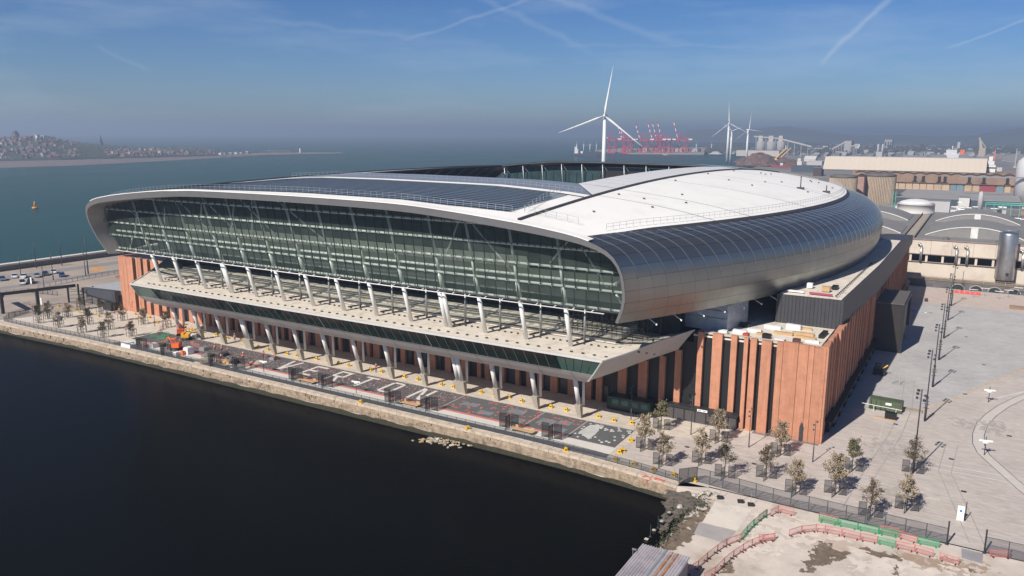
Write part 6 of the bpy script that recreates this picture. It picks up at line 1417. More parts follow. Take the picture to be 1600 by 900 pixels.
# brick silos with vertical ribs and the dark gabled tower between
def brick_silo(xl,xr,yb,yt,label):
    A=G((xl+xr)/2,yb); Y=A.y; x0=V(xl,yb,Y).x;x1=V(xr,yb,Y).x; h=V((xl+xr)/2,yt,Y).z; r=(x1-x0)/2; cx=(x0+x1)/2
    t=thing('brick_silo',label,'silo',(cx,Y+r,0)); b=MB(); b.lathe((cx,Y+r,0),[(r*.97,0),(r*.97,h-1.5)],n=36); b.build('silo_wall',m_bbrick,t)
    for k in range(30):
        a=math.pi+math.pi*k/29; b=MB(); x=cx+r*math.cos(a); y=Y+r+r*math.sin(a); b.box(x-.35,x+.35,y-.35,y+.35,0,h-1.5); b.build('concrete_rib',mat('buff_rib',(.40,.32,.24),.85),t)
    b=MB(); b.lathe((cx,Y+r,h-1.5),[(r*1.03,0),(r*1.03,1.5),(r*.9,2.0)],n=36); b.build('ring_roof',mat('dark_ring_roof',(.13,.115,.10),.9,var=.3,scale=.2),t)
brick_silo(1290,1333,322,275,'left ribbed round brick silo, partly behind the stadium shell'); brick_silo(1345,1394,318,273,'right ribbed round brick silo beside the dark gabled tower')
t=bld('gabled_tower','dark-roofed narrow tower with pink wall between the two ribbed silos','building',1331,1347,318,276,14,mat('pink_wall',(.36,.22,.18),.85),mat('dark_brown_roof',(.05,.035,.032),.8),shape='gable',rise=.25)
bld('tower_cladding_head','wide dark cladding head on the narrow pink tower','building',1328,1348,317,300,1,m_bbrick,None)
bld('dark_hut','dark brown square hut at the left end of the warehouse','building',1270,1283,275,262,16,mat('dark_brown_wall',(.07,.045,.045),.8),shape='flat')
# the long warehouse
Yw=810; x0=V(1282,300,Yw).x; x1=V(1537,300,Yw).x
wh=thing('long_warehouse','very long cream-roofed brown brick dock warehouse with scalloped eaves','warehouse',((x0+x1)/2,Yw,0))
zt=V(1400,267,Yw).z; zc=V(1400,248,Yw+14).z
x2=V(1585,300,Yw).x
b=MB(); b.box(V(1330,300,Yw).x,x2,Yw,Yw+60,0,zt-.5); b.build('brick_wall',m_bbrick,wh)
for k in range(30):
    xa=x0+(x1-x0)*k/30; xb=x0+(x1-x0)*(k+1)/30-.05; b=MB(); b.q((xa,Yw+2,zt),(xb,Yw+2,zt),(xb,Yw+13,zc+1),(xa,Yw+13,zc+1)); b.build('cream_cladding_panel',mat('cream_cladding',(.52,.45,.375),.8,var=.03,scale=.03),wh)
b=MB(); b.box(x0,x1,Yw+13,Yw+50,zc-1,zc+.8); b.q((x0,Yw+2,zt),(x0,Yw+13,zc+1),(x0,Yw+13,zt)); b.build('flat_roof',m_off,wh)
for k in range(13):
    xa=x0+30+(x2-x0-30)*k/13; xb=x0+30+(x2-x0-30)*(k+1)/13; b=MB(); n_=8
    P=[(xa+(xb-xa)*i/n_,zt-1.6+1.3*math.sin(math.pi*i/n_)) for i in range(n_+1)]; b.grid([[(x,Yw-1.0,z) for x,z in P],[(x,Yw+6,z+.3) for x,z in P]]); b.grid([[(x,Yw-1.0,z) for x,z in P],[(x,Yw-1.0,z-.6) for x,z in P]]); b.build('scalloped_eave',mat('dark_eave',(.10,.085,.075),.8),wh)
for xp in (1397,1430,1443,1468,1477,1515,1538,1575):
    p=V(xp,278,Yw); b=MB(); b.box(p.x-1.2,p.x+1.2,Yw-.3,Yw-.05,7.5,12.5); b.box(p.x-2.2,p.x+2.2,Yw-.4,Yw-.05,7,7.6); b.build('loading_door',m_dark,wh)
b=MB(); b.box(x0+30,x2,Yw-2,Yw,6.2,6.6); b.build('loading_ledge',mat('brown_ledge',(.16,.11,.085),.85),wh)
cols=[(1394,1403,'tan'),(1404,1414,'tan'),(1415,1425,'tan'),(1426,1436,'tan'),(1437,1447,'tan'),(1448,1458,'tan'),(1459,1471,'tan'),(1472,1483,'tan'),(1485,1494,'blue'),(1495,1505,'blue'),(1507,1518,'tan'),(1520,1530,'tan'),(1532,1555,'red'),(1557,1568,'blue'),(1570,1579,'tan')]
cm={'tan':mat('tan_shutter',(.50,.37,.24),.8,obj_var=.12),'blue':mat('blue_grey_shutter',(.16,.24,.28),.7,obj_var=.1),'red':mat('dark_red_shutter',(.28,.05,.06),.7)}
for a,c,k in cols:
    p=V(a,295,Yw);q=V(c,295,Yw); b=MB(); b.box(p.x,q.x,Yw-.9,Yw-.1,0,6.0); b.build('shutter',cm[k],wh)
# road and vehicles before the warehouse
strip('dock_road',-90,140,690,806,.03,m_asph)
for i,(px,c_) in enumerate(((1502,'white'),(1509,'white'),(1525,'white'),(1535,'white'),(1541,'white'))):
    g=G(px,296); t=thing('cement_tank',f'white round-ended tank trailer on the dock road, {ORDN[i]} from the left','trailer',tuple(g)); b=MB(); b.lathe((g.x,g.y,1.4),[(.6,0),(1.7,.8),(1.7,2.4),(.6,3.2)],n=12); b.build('tank',m_off,t); b=MB(); b.box(g.x-1.3,g.x+1.3,g.y-1.3,g.y+1.3,.2,1.4); b.build('chassis',m_dark,t); t['group']='white tank trailers'
for i,(px,m,l) in enumerate(((1479,MATS['light_blue_pipe'],'blue skip on the dock road'),(1570,MATS['light_blue_pipe'],'blue cab on the dock road near the right edge'),(1582,m_buff,'pink-cream trailer near the right edge'),(1597,m_yel,'yellow vehicle at the right edge'),(1462,mat('maroon_flatbed',(.2,.05,.06),.7),'long maroon flatbed before the warehouse'))):
    g=G(px,297); w=(2,2,6,2.5,9)[i]; t=thing('dock_vehicle',l,'vehicle',tuple(g)); b=MB(); b.box(g.x-w,g.x+w,g.y-1.2,g.y+1.2,.9,2.9 if i!=4 else 1.6); b.build('body',m,t)
    for s in (-.6,.6): b=MB(); b.tube((g.x+w*s,g.y-1.3,.6),(g.x+w*s,g.y+1.3,.6),.6,n=8); b.build('wheel',m_black,t)
t=thing('white_storage_tank','large white domed storage tank at the right edge behind the waterworks','tank',(28,700,0)); c=V(1604,312,690); r=abs(V(1584,300,690).x-c.x)
z1=V(1600,258,690).z; b=MB(); b.lathe((c.x,690+r,0),[(r,0),(r,z1),(r*.9,z1+3),(r*.6,z1+5.5),(r*.2,z1+6.6)],n=36); b.build('tank_shell',mat('white_tank_paint',(.58,.57,.57),.5,var=.05),t)
b=MB(); b.box(V(1500,276,685).x,c.x+20,688,690,V(1550,276,685).z-1,V(1550,276,685).z); b.build('pipe_gantry',mat('grey_blue_gantry',(.22,.23,.26),.6),t)
# ------- ships, cranes, sheds further out
def ship(name,label,xl,xr,y,hull,htop,side='left',hh=.018,g_=None,z=WZ):
    A=G(xl,y,z);B=G(xr,y,z);Y=A.y; x0=A.x;x1=V(xr,y,Y).x;L=x1-x0;t=thing(name,label,'ship',(x0,Y,z),g_); h=L*.09; w=L*.14
    b=MB(); b.prism([(x0,Y-w*.35),(x0+L*.86,Y-w/2),(x1,Y),(x0+L*.86,Y+w/2),(x0,Y+w*.35)],z,[z+h*.9,z+h*.8,z+h*1.3,z+h*.8,z+h*.9]); b.build('hull',hull,t)
    u=.04 if side=='left' else .74
    b=MB(); b.box(x0+L*u,x0+L*(u+.13),Y-w*.4,Y+w*.4,z+h*.8,z+h*2.4); b.box(x0+L*(u+.01),x0+L*(u+.10),Y-w*.45,Y+w*.45,z+h*2.4,z+h*3.2); b.build('superstructure',htop,t)
    b=MB(); b.tube((x0+L*(u+.06),Y,z+h*3.2),(x0+L*(u+.06),Y,z+h*5),L*.004,n=4); b.tube((x0+L*.9,Y,z+h),(x0+L*.9,Y,z+h*2.4),L*.003,n=4); b.build('mast',m_lg,t)
    b=MB(); b.box(x0+L*.26,x0+L*.34,Y-w*.3,Y+w*.3,z+h*.8,z+h*1.6); b.build('deck_house',htop,t); return t
m_hull=mat('dark_red_hull',(.06,.03,.045),.6); m_wsh=mat('ship_white',(.72,.72,.72),.5)
ship('cargo_ship','small cargo ship with white bridge and dark red hull on the river',897,940,243,m_hull,m_wsh)
ship('small_boat','small white boat below the red container cranes',1036,1043,242,m_wsh,m_wsh)
t=thing('channel_buoy','orange channel buoy floating on the river','buoy',tuple(G(55,326,WZ))); g=G(55,326,WZ); b=MB(); b.lathe((g.x,g.y,WZ),[(1.9,0),(2.0,.9),(1.4,1.3)],n=14); b.build('float',mat('buoy_orange',(.65,.28,.03),.6),t); b=MB(); b.lathe((g.x,g.y,WZ+1.2),[(1.0,0),(.5,2.6),(.45,3.6),(.1,4.0)],n=8); b.build('tower',MATS['buoy_orange'],t)
# container cranes
m_crr=mat('crane_red',(.50,.035,.07),.6); m_crw=mat('crane_white',(.8,.75,.75),.6)
def quay_crane(px,label,top,base=240,faint=0):
    g=G(px,base,WZ); s=(g-Vector(CAM)).length/1219.; t=thing('container_crane',label,'crane',tuple(g),'red container cranes'); X,Y=g.x,g.y
    u=lambda dx,dz,dy=0:(X+dx*s,Y+dy*s,WZ+dz*s)
    for dx in (0,11): 
        for dy in (0,6): b=MB(); b.tube(u(dx,0,dy),u(dx,24,dy),.55*s,n=4); b.build('leg',m_crr,t)
    b=MB(); b.box(X-1*s,X+12*s,Y,Y+6*s,WZ+0*s,WZ+2.0*s); b.build('sill_beam',m_crr,t)
    b=MB(); b.box(X-2*s,X+14*s,Y+1*s,Y+4*s,WZ+9.2*s,WZ+10.3*s); b.build('portal_beam',m_crr,t)
    b=MB(); b.tube(u(0,10),u(11,1),.45*s,n=4); b.tube(u(11,10),u(0,1),.45*s,n=4); b.build('cross_brace',m_crr,t)
    b=MB(); b.box(X-1*s,X+20*s,Y+1*s,Y+4*s,WZ+19*s,WZ+20.4*s); b.build('girder',m_crr,t)
    b=MB(); b.box(X+15*s,X+21*s,Y+1*s,Y+4.5*s,WZ+20.3*s,WZ+22.2*s); b.build('machine_house',m_crw,t)
    b=MB(); b.tube(u(0,20),u(2,31),.5*s,n=4); b.tube(u(2,31),u(16,20.5),.35*s,n=4); b.tube(u(2,31),u(11,20.5),.3*s,n=4); b.build('apex_frame',m_crr,t)
    n_=7
    for k in range(n_):
        a=k/n_;c=(k+1)/n_; b=MB(); b.tube(u(-1-9*a,20+(top-20)*a,2),u(-1-9*c,20+(top-20)*c,2),.75*s,n=4); b.build('boom_section',m_crw if k%2 else m_crr,t)
for i,(px,l,tp) in enumerate(((1071,'rightmost tall red crane of the container terminal',52),(1046,'second red crane from the right, boom raised',50),(1038,'third red crane from the right',49.5),(1031,'fourth red crane from the right',49),(1012,'red crane standing left of the central cluster',47),(987,'red crane right of the wind turbine, nearer one',45),(984,'red crane right of the wind turbine, further one',45),(962,'faint red crane nearest the wind turbine tower',36))):
    quay_crane(px-12,l,tp-2,240+(-.6 if i==7 else 0))
b=MB(); a=G(955,238.6,WZ); b.prism([tuple(G(*p,WZ)[:2]) for p in ((930,236),(985,240.5),(1100,241.5),(1165,238),(1200,232),(1100,231),(960,233))],WZ-1,WZ+2.2); struct(b,'terminal_quay',mat('terminal_concrete',(.33,.30,.28),.9))
for i in range(26):
    px=968+i*5.2+rnd.uniform(-1,1); g=G(px,238.5,WZ); b=MB(); w=rnd.uniform(8,14); b.box(g.x,g.x+w,g.y+6,g.y+20,WZ+2,WZ+2+rnd.choice((5,8,10))); o=b.build('container_stack',[m_crr,m_buff,m_lg,m_blk,m_bbrick][i%5],None); o['label']=['red','buff','pale grey','slate blue','brown'][i%5]+' stack of containers under the red cranes, '+ordw(i)+' of the line from the left'; o['category']='containers'; o['group']='container stacks under the cranes'
# wind turbines
m_turb=mat('turbine_white',(.78,.78,.77),.45,var=.02)
def turbine(label,px,py,D,blade,angs,yaw,r0=2.1):
    d=ray(px,py); P=Vector(CAM+d*(D/np.linalg.norm(d)*1.0)); t=thing('wind_turbine',label,'wind turbine',(P.x,P.y,0),'wind turbines')
    b=MB(); b.tube((P.x,P.y,-2.6),(P.x,P.y,P.z-1),r0,r0*.62,n=18); b.build('tower',m_turb,t)
    ax=Vector((math.sin(yaw),-math.cos(yaw),0)); sd_=Vector((math.cos(yaw),math.sin(yaw),0)); k=blade/40
    b=MB(); b.tube(P-ax*4.5*k,P+ax*2.2*k,1.7*k,1.5*k,n=10); b.build('nacelle',m_turb,t)
    hub=P+ax*3.2*k; b=MB(); b.tube(P+ax*2.2*k,hub+ax*1.3*k,1.5*k,.6*k,n=10); hb_=b.build('hub',m_turb,t)
    for a in angs:
        dr=sd_*math.sin(R(a))+Vector((0,0,math.cos(R(a)))); tn=(sd_*math.cos(R(a))-Vector((0,0,math.sin(R(a)))))
        b=MB(); rws=[]
        for f,c,th in ((0,.7,.7),(.05,.8,.6),(.16,1.75,.35),(.4,1.25,.22),(.7,.8,.14),(1,.15,.05)):
            p=hub+dr*blade*f; tw=tn*(c*k*.62)+ax*(c*k*.45)*(1-f); rws.append([p-tw,p+ax*th*k,p+tw*.7,p-ax*th*k,p-tw])
        b.grid(rws); b.build('blade',m_turb,t)
turbine('tallest nearest wind turbine rising behind the stadium roof',945,181,700,42.5,(9,250,128),.3)
turbine('second wind turbine with three visible blades right of the first',1139,193,1570,41,(-4,232,116),.5,2.6)
turbine('third wind turbine with one blade straight up, furthest right',1169,203,1500,35,(6,241,95),1.0,2.2)
turbine('short wind turbine mostly hidden behind the second one',1143.5,204.5,1560,22,(70,190,310),.5,2.2)
for i,(px,y) in enumerate(((901,238),(912,238),(922,238),(932,238),(1088,238),(1228,240),(1112,238))):
    g=G(px,y,WZ); turbine(f'tiny hazy far wind turbine, {ORDN[i]} from the left on the horizon' if i not in(5,6) else ['tiny far turbine above the cream halls','tiny far turbine right of the cranes'][i-5],px,y-13,(g-Vector(CAM)).length,9,(0,120,240),.4,1.2)
# trio of pale silos with conveyor
sl3=bld('silo_hall','long pale hall with serrated roof in front of the three far silos','building',1150,1217,244,235,40,mat('pale_hall',(.52,.48,.43),.8))
for i,(xl,xr) in enumerate(((1171,1184),(1187,1201),(1203,1216))):
    g=G((xl+xr)/2,243.2); r=(V(xr,240,g.y).x-V(xl,240,g.y).x)/2; h=V(xl,221,g.y).z; h2=V(xl,212,g.y).z; t=thing('far_silo',['left','middle','right'][i]+' of the three pale concrete silos with square heads','silo',tuple(g)); b=MB(); b.lathe((g.x,g.y+60,0),[(r*1.05,0),(r*.98,h)],n=18); b.build('silo_drum',mat('pale_grey_concrete',(.36,.35,.34),.85),t); b=MB(); b.box(g.x-r*.5,g.x+r*.5,g.y+60-r*.5,g.y+60+r*.5,h,h2); b.build('silo_head',MATS['pale_hall'],t)
def conveyor(name,label,p,q,yb,m,w=3):
    A=G(p[0],yb); a=V(p[0],p[1],A.y); c=V(q[0],q[1],A.y+10); t=thing(name,label,'conveyor',(a.x,a.y,0)); b=MB(); b.tube(a,c,w,n=4); b.build('gallery',m,t)
    for k in range(5): s=a.lerp(c,(k+.5)/5); b=MB(); b.tube((s.x,s.y,0),(s.x,s.y,s.z),w*.3,n=4); b.build('trestle',m_lg,t)
m_conv=MATS['pale_hall']
conveyor('conveyor','long sloping conveyor running down right from the three far silos',(1216,216),(1268,229),243,m_conv,2.2); conveyor('conveyor','level conveyor joining the tops of the three far silos',(1178,213),(1216,216),243,m_conv,1.6)
conveyor('conveyor','short conveyor rising to the pale transfer tower',(1300,233),(1322,221),241,m_conv,2); conveyor('conveyor','conveyor from the transfer tower to the round white plant',(1328,229),(1340,226),241,m_conv,2)
bld('transfer_tower','pale square transfer tower above the dark ridge','building',1318,1329,240,220,40,mat('pale_grey_tower',(.42,.41,.38),.8)); bld('transfer_house','small pale transfer house at the foot of the long conveyor','building',1285,1293,236,228,30,m_conv)
bld('transfer_house','low pale plant buildings left of the small transfer house','building',1268,1286,237,231,30,m_lg); bld('white_round_plant','white plant block at the right end of the conveyors','building',1335,1343,236,225,30,m_off)
bld('far_tower_block','hazy twin grey tower block on the horizon','building',1381,1393,234,218,40,mat('hazy_tower',(.38,.36,.36),.8),win=3); bld('grey_mill','grey square mill building with two thin chimneys','building',1368,1378,246,237,30,m_lg)
for px in (1370,1377): 
    g=G(px,246); b=MB(); b.lathe((g.x,g.y+8,0),[(2.2,0),(1.8,V(px,225,g.y).z)],n=8); o=b.build('chimney',m_lg,None); o['label']='thin '+('left' if px==1370 else 'right')+' chimney of the grey mill'; o['category']='chimney'
t=thing('white_ferry','large white ship superstructure moored beyond the warehouse','ship',(0,0,0)); ORG[t.name]=(0,0,0); g=G(1478,248); w_=lambda px,py:V(px,py,g.y)
b=MB(); a=w_(1474,247);c=w_(1499,247); b.box(a.x,c.x,g.y,g.y+18,0,w_(1480,240).z); b.build('hull',m_wsh,t)
b=MB(); a=w_(1478,240);c=w_(1495,240); b.box(a.x,c.x,g.y+1,g.y+15,w_(1480,240).z,w_(1480,234).z); b.build('upper_decks',m_wsh,t); b=MB(); a=w_(1488,234); b.tube((a.x,g.y+6,a.z),(a.x,g.y+6,w_(1488,228).z),1.2,n=6); b.build('mast',m_wsh,t); b=MB(); a=w_(1500,240);c=w_(1507,240); b.box(a.x,c.x,g.y,g.y+12,w_(1500,244).z,w_(1500,234).z); b.build('orange_funnel',m_orange,t)
t=thing('moored_ship','white ship bridge with orange mast against the right end of the warehouse','ship',(0,0,0)); ORG[t.name]=(0,0,0); Y=845; w_=lambda px,py:V(px,py,Y)
for a,c,z0,z1,m,nm in ((1537,1556,268,258,m_wsh,'hull'),(1540,1554,258,252,m_wsh,'bridge_deck'),(1545,1552,252,245,m_wsh,'wheelhouse'),(1553,1556,251,234,m_orange,'orange_mast'),(1557,1566,268,262,m_lg,'stern_gantry')):
    p=w_(a,z0);q=w_(c,z1); b=MB(); b.box(p.x,q.x,Y,Y+12,p.z if nm!='hull' else 0,q.z); b.build(nm,m,t)
b=MB(); p=w_(1537,263);q=w_(1556,261.5); b.box(p.x,q.x,Y-.2,Y,p.z,q.z); b.build('window_band',m_dark,t)
t=thing('shipyard_tower','tapering ochre dock crane tower on the horizon right of the ferry','crane',(0,0,0)); ORG[t.name]=(0,0,0); g=G(1535,249); w_=lambda px,py:V(px,py,g.y)
p=w_(1531,215); b=MB(); b.tube((w_(1534,240).x,g.y,0),(w_(1534,240).x,g.y,w_(1534,231).z),9,8,n=4); b.build('base_tower',m_buff,t); b=MB(); b.tube((w_(1533,231).x,g.y,w_(1534,231).z),(p.x,g.y,p.z),4,1.2,n=4); b.build('jib',m_buff,t); b=MB(); b.tube((w_(1530,214).x,g.y,p.z),(w_(1541,229).x,g.y,w_(1541,231).z),1.2,n=4); b.build('stay',m_buff,t)
bld('white_control_tower','slim white tower left of the ochre crane','building',1495,1499,236,222,10,m_off)
# scrap yard
m_scrap=mat('scrap_metal',(.13,.085,.07),.9,var=.6,scale=.12,bump=.8,bscale=1.5,dirt=(.22,.10,.06),dirt_scale=.06)
rs=random.Random(77)
for i,(px,py,w,h,l) in enumerate(((1185,259,38,20,'largest dark conical scrap heap by the water'),(1168,254,26,9,'low grey scrap heap left of the largest'),(1203,257,26,13,'brown scrap heap right of the largest'),(1222,258,30,12,'reddish scrap heap under the yellow cranes'),(1118,241,18,7,'pale grey stone heap on the far shore'),(1197,249,22,10,'rear grey scrap heap'),(1238,257,20,8,'small rusty heap before the black shed'))):
    g=G(px,py); b=MB(); n_=14; b.lathe((g.x,g.y,0),[(w,0),(w*.8,h*.3),(w*.5,h*.65),(w*.2,h*.93),(1,h)],n=n_); b.v=[(x+rs.gauss(0,w*.05),y+rs.gauss(0,w*.05),max(0,z+rs.gauss(0,h*.06))) for x,y,z in b.v]; b.sm=[False]*len(b.sm)
    o=b.build('scrap_heap',m_scrap if i!=4 else m_lg,None); o['label']=l; o['category']='scrap heap'; o['group']='scrap heaps'
m_ycr=mat('yellow_crane_paint',(.62,.42,.16),.6)
for i,(p,q,yb) in enumerate((((1212,248),(1231,230),256),((1218,248),(1236,231),254),((1210,250),(1226,233),258))):
    A=G(p[0],yb); a=V(p[0],p[1],A.y); c=V(q[0],q[1],A.y); t=thing('harbour_crane',['front','middle','rear'][i]+' yellow harbour crane with raised jib over the scrap','crane',(A.x,A.y,0),'yellow harbour cranes'); b=MB(); b.tube((A.x,A.y,0),(A.x,A.y,a.z),2.2,n=6); b.box(A.x-5,A.x+5,A.y-4,A.y+4,a.z-4,a.z+2); b.build('cab_and_base',m_ycr,t); b=MB(); b.tube(a,c,1.3,.8,n=4); b.build('jib',m_ycr,t)
ship('red_bulk_ship','red-hulled bulk carrier at the scrap quay behind the stadium',1205,1260,262,mat('bulk_red_hull',(.22,.05,.055),.6),m_off,'right',z=0)
bld('yellow_hut','yellow site cabin right of the harbour cranes','building',1241,1249,257,251,8,m_yel); bld('black_shed','long dark blue-grey shed behind the white roof edge','building',1236,1276,269,260,30,m_blk,mat('blue_black_roof',(.08,.10,.125),.7)); bld('white_low_shed','low pale grey shed left of the long warehouse','building',1260,1284,258,252,30,m_lg,m_off)
bld('white_tent','white tented roof between cranes and warehouse','building',1256,1274,252,249,20,m_off,m_off,shape='ridge')
# scattered far sheds, tanks, houses along the docks road towards the horizon
k=0; pal=[mat('grey_shed_sheet',(.27,.27,.28),.8),mat('buff_shed_sheet',(.30,.25,.20),.8),m_bbrick,m_lg,m_blk,m_roofg]; nmz=['pale grey','buff','brown brick','off-white','slate blue','dark grey']
for i in range(210):
    px=rs.uniform(1120,1600) if i<60 else rs.uniform(1245,1600); py=rs.uniform(233,246)
    if px<1250: py=rs.uniform(236,243)
    w=rs.uniform(2.5,11)*(.5+(py-225)/30); hpx=rs.uniform(.7,2.2); c=k%6; k+=1
    o=bld('distant_shed','shed','building',px,px+w,py,py-hpx,rs.uniform(15,60),pal[c],[m_roofg,MATS['grey_shed_sheet'],m_lg][k%3],shape=['ridge','flat','ridge','flat'][k%4],group='hazy sheds in the industrial district',rise=.12)
    SORT.append((f'{nmz[c]} hazy shed '+('near the conveyors' if px<1330 else ('behind the warehouse middle' if px<1450 else 'behind the warehouse right half'))+(', far row' if py<237 else (', middle row' if py<241.5 else ', near row')),px,o))
for i in range(26):
    px=rs.uniform(1400,1600); py=rs.uniform(247.5,254); o=bld('dockside_store','store','building',px,px+rs.uniform(8,20),py,py-rs.uniform(2,4),20,pal[(i*2+4)%6],shape='ridge',group='stores behind the warehouse'); SORT.append((['dark','buff','brown','grey'][i%4]+' low store just behind the cream warehouse roof',px,o))
# smokestacks/masts
for i,px in enumerate((1585.5,1412,1444)):
    g=G(px,262 if i==0 else 246); hh=V(px,232 if i==0 else 236,g.y).z; t=thing('mast',['tall thin pale mast left of the white storage tank','thin mast in the hazy docks, left','thin mast in the hazy docks, right'][i],'mast',tuple(g)); b=MB(); b.tube((g.x,g.y,0),(g.x,g.y,hh),.9,.5,n=5); b.build('shaft',m_lg,t); b=MB(); b.box(g.x-2,g.x+2,g.y-2,g.y+2,0,2); b.build('base',m_conc,t)
# trees between warehouse and docks: a far wood along the horizon
def blob(b,c,rx,rz,r_,n=5):
    for i in range(n):
        p=(c[0]+r_.gauss(0,rx*.5),c[1]+r_.gauss(0,rx*.5),c[2]+abs(r_.gauss(0,rz*.5))); s=rz*r_.uniform(.3,.7)
        b.q((p[0]-s,p[1],p[2]),(p[0],p[1]-s,p[2]-s*.3),(p[0]+s,p[1],p[2])); b.q((p[0]-s,p[1],p[2]),(p[0]+s,p[1],p[2]),(p[0],p[1],p[2]+s)); b.q((p[0],p[1]-s,p[2]-s*.3),(p[0]+s,p[1],p[2]),(p[0],p[1],p[2]+s)); b.q((p[0],p[1]-s,p[2]-s*.3),(p[0],p[1],p[2]+s),(p[0]-s,p[1],p[2]))
b=MB()
for i in range(700): g=G(rs.uniform(1100,1620),rs.uniform(230,241)); blob(b,(g.x,g.y,0),14,9,rs,3)
struct(b,'far_woodland',mat('hazy_wood',(.06,.065,.05),.9,var=.3,scale=.02),kind='stuff')
b=MB(); b.grid([[(x,4300,0) for x in np.linspace(-1600,3000,40)],[(x,4800,60+25*math.sin(x*.004)+12*math.sin(x*.011)) for x in np.linspace(-1600,3000,40)],[(x,6500,40) for x in np.linspace(-1600,3000,40)]],smooth=True,flip=True); struct(b,'far_hills',mat('far_hill_green',(.09,.10,.08),.95,var=.2,scale=.005))
# ================================================================== THE FAR SHORE (WEST)
m_hill=mat('wooded_hill',(.07,.075,.06),.95,var=.4,scale=.01,bump=.3,bscale=.05)
shp=[(-40,253),(0,252),(100,250),(200,247.5),(345,243.5),(420,241),(470,239.8),(530,238.5)]
crest=[(-40,30),(0,34),(30,36),(60,36),(85,34),(115,25),(160,20),(210,15),(260,15),(310,11),(338,8),(350,2.5),(400,1.6),(470,1.0),(530,.6)] # crest height in px above shore
def shore_y(px): return float(np.interp(px,[p[0] for p in shp],[p[1] for p in shp]))
def crest_h(px): return float(np.interp(px,[p[0] for p in crest],[p[1] for p in crest]))
rows=[[],[],[],[],[]]
for px in np.linspace(-60,535,80):
    g=G(px,shore_y(px),WZ); d=Vector((g.x,g.y,0)); L=d.length; dn=d/L; hp=crest_h(px)
    for j,(dd,f) in enumerate(((0,.0),(25,.12),(160,.55),(380,.93),(520,1.0))):
        dep=float(np.dot(np.array([g.x,g.y,WZ])-CAM,FW))/L; zt_=(hp*f)*(L+dd)*dep/1219.
        # raise so the crest line subtends hp pixels above the shoreline
        q=d+dn*dd; z=WZ+zt_-dd*52.6/L if j else WZ-.3
        rows[j].append((q.x,q.y,z))
b=MB(); b.grid(rows); b.grid([rows[-1],[(x*1.4,y*1.4,WZ-5) for x,y,z in rows[-1]]]); struct(b,'far_shore_hill',m_hill)
def hill_pt(px,f):
    g=G(px,shore_y(px),WZ); d=Vector((g.x,g.y,0)); L=d.length; dn=d/L; hp=crest_h(px)
    dep=float(np.dot(np.array([g.x,g.y,WZ])-CAM,FW))/L; dds=[0,25,160,380,520]; fs=[0,.12,.55,.93,1.0]; dd=float(np.interp(f,fs,dds)); 
    zs=[WZ if j==0 else WZ+hp*fs[j]*(L+dds[j])*dep/1219.-dds[j]*52.6/L for j in range(5)]
    q=d+dn*dd; return Vector((q.x,q.y,float(np.interp(dd,dds,zs))))
m_beach=mat('pink_mud_beach',(.17,.135,.125),.9,var=.15,scale=.02)
bt=[];bb=[]
for px in np.linspace(-60,345,40): bt.append(tuple(G(px,shore_y(px)-.3,WZ+.1))); bb.append(tuple(G(px,shore_y(px)+float(np.interp(px,[-60,120,345],[11,9,3])),WZ-.25)))
b=MB(); b.grid([bb,bt]); struct(b,'mud_beach',m_beach)
b=MB(); b.prism([tuple(G(*p,WZ)[:2]) for p in ((265,244.8),(330,244.2),(400,243.4),(470,241.5),(540,240.2),(530,238.4),(430,238.8),(345,241))],WZ-.3,WZ+.8); struct(b,'sand_spit',mat('pale_sand',(.19,.155,.13),.9,var=.15,scale=.02))
b=MB(); b.prism([tuple(G(*p,WZ)[:2]) for p in ((335,245.0),(360,246),(388,245.6),(375,244.2))],WZ-.3,WZ+.9); b.prism([tuple(G(*p,WZ)[:2]) for p in ((405,238.8),(420,236.8),(445,236.6),(455,238.6))],WZ-.3,WZ+4); struct(b,'rocky_groyne',m_dkst)
b=MB()
for px in np.linspace(-40,340,120):
    a=G(px,shore_y(px)-.6,WZ+1.5); 
L_=[tuple(hill_pt(px,.02)+Vector((0,0,3.2))) for px in np.linspace(-60,340,60)]; L2=[tuple(hill_pt(px,.0)+Vector((0,0,.2))) for px in np.linspace(-60,340,60)]
b.grid([L2,L_]); struct(b,'promenade_wall',mat('green_dark_seawall',(.05,.06,.05),.9))
# houses on the far shore: individuals sharing a few meshes
pals=[(.25,.13,.10),(.28,.25,.23),(.50,.48,.45),(.16,.09,.08),(.22,.16,.15)]
hm=[]
for i,cc in enumerate(pals):
    for rf_ in range(2):
        b=MB(); b.box(-5,5,-4,4,-3,6.5); b.cur=1; b.q((-5.4,-4.4,6.3),(5.4,-4.4,6.3),(5.4,0,10),(-5.4,0,10)); b.q((-5.4,0,10),(5.4,0,10),(5.4,4.4,6.3),(-5.4,4.4,6.3)); b.cur=0; b.q((5,-4,6.4),(5,4,6.4),(5,0,9.8)); b.q((-5,4,6.4),(-5,-4,6.4),(-5,0,9.8)); b.cur=1; b.box(-3.8,-2.8,-.6,.6,8,11.2)
        hm.append(b.mesh('house',[mat(f'house_wall_{i}',cc,.85),mat(f'slate_roof_{rf_}',((.14,.10,.10),(.20,.10,.08))[rf_],.8)]))
rh=random.Random(99)
def far_house(p,s,mi,label,group):
    o=bpy.data.objects.new('far_house',hm[mi]); sc.collection.objects.link(o); o.location=p; o.scale=(s,)*3; o.rotation_euler=(0,0,R(rh.choice((-62,-50,28,35))+rh.uniform(-8,8))); o['label']=label; o['category']='house'; o['group']=group; return o
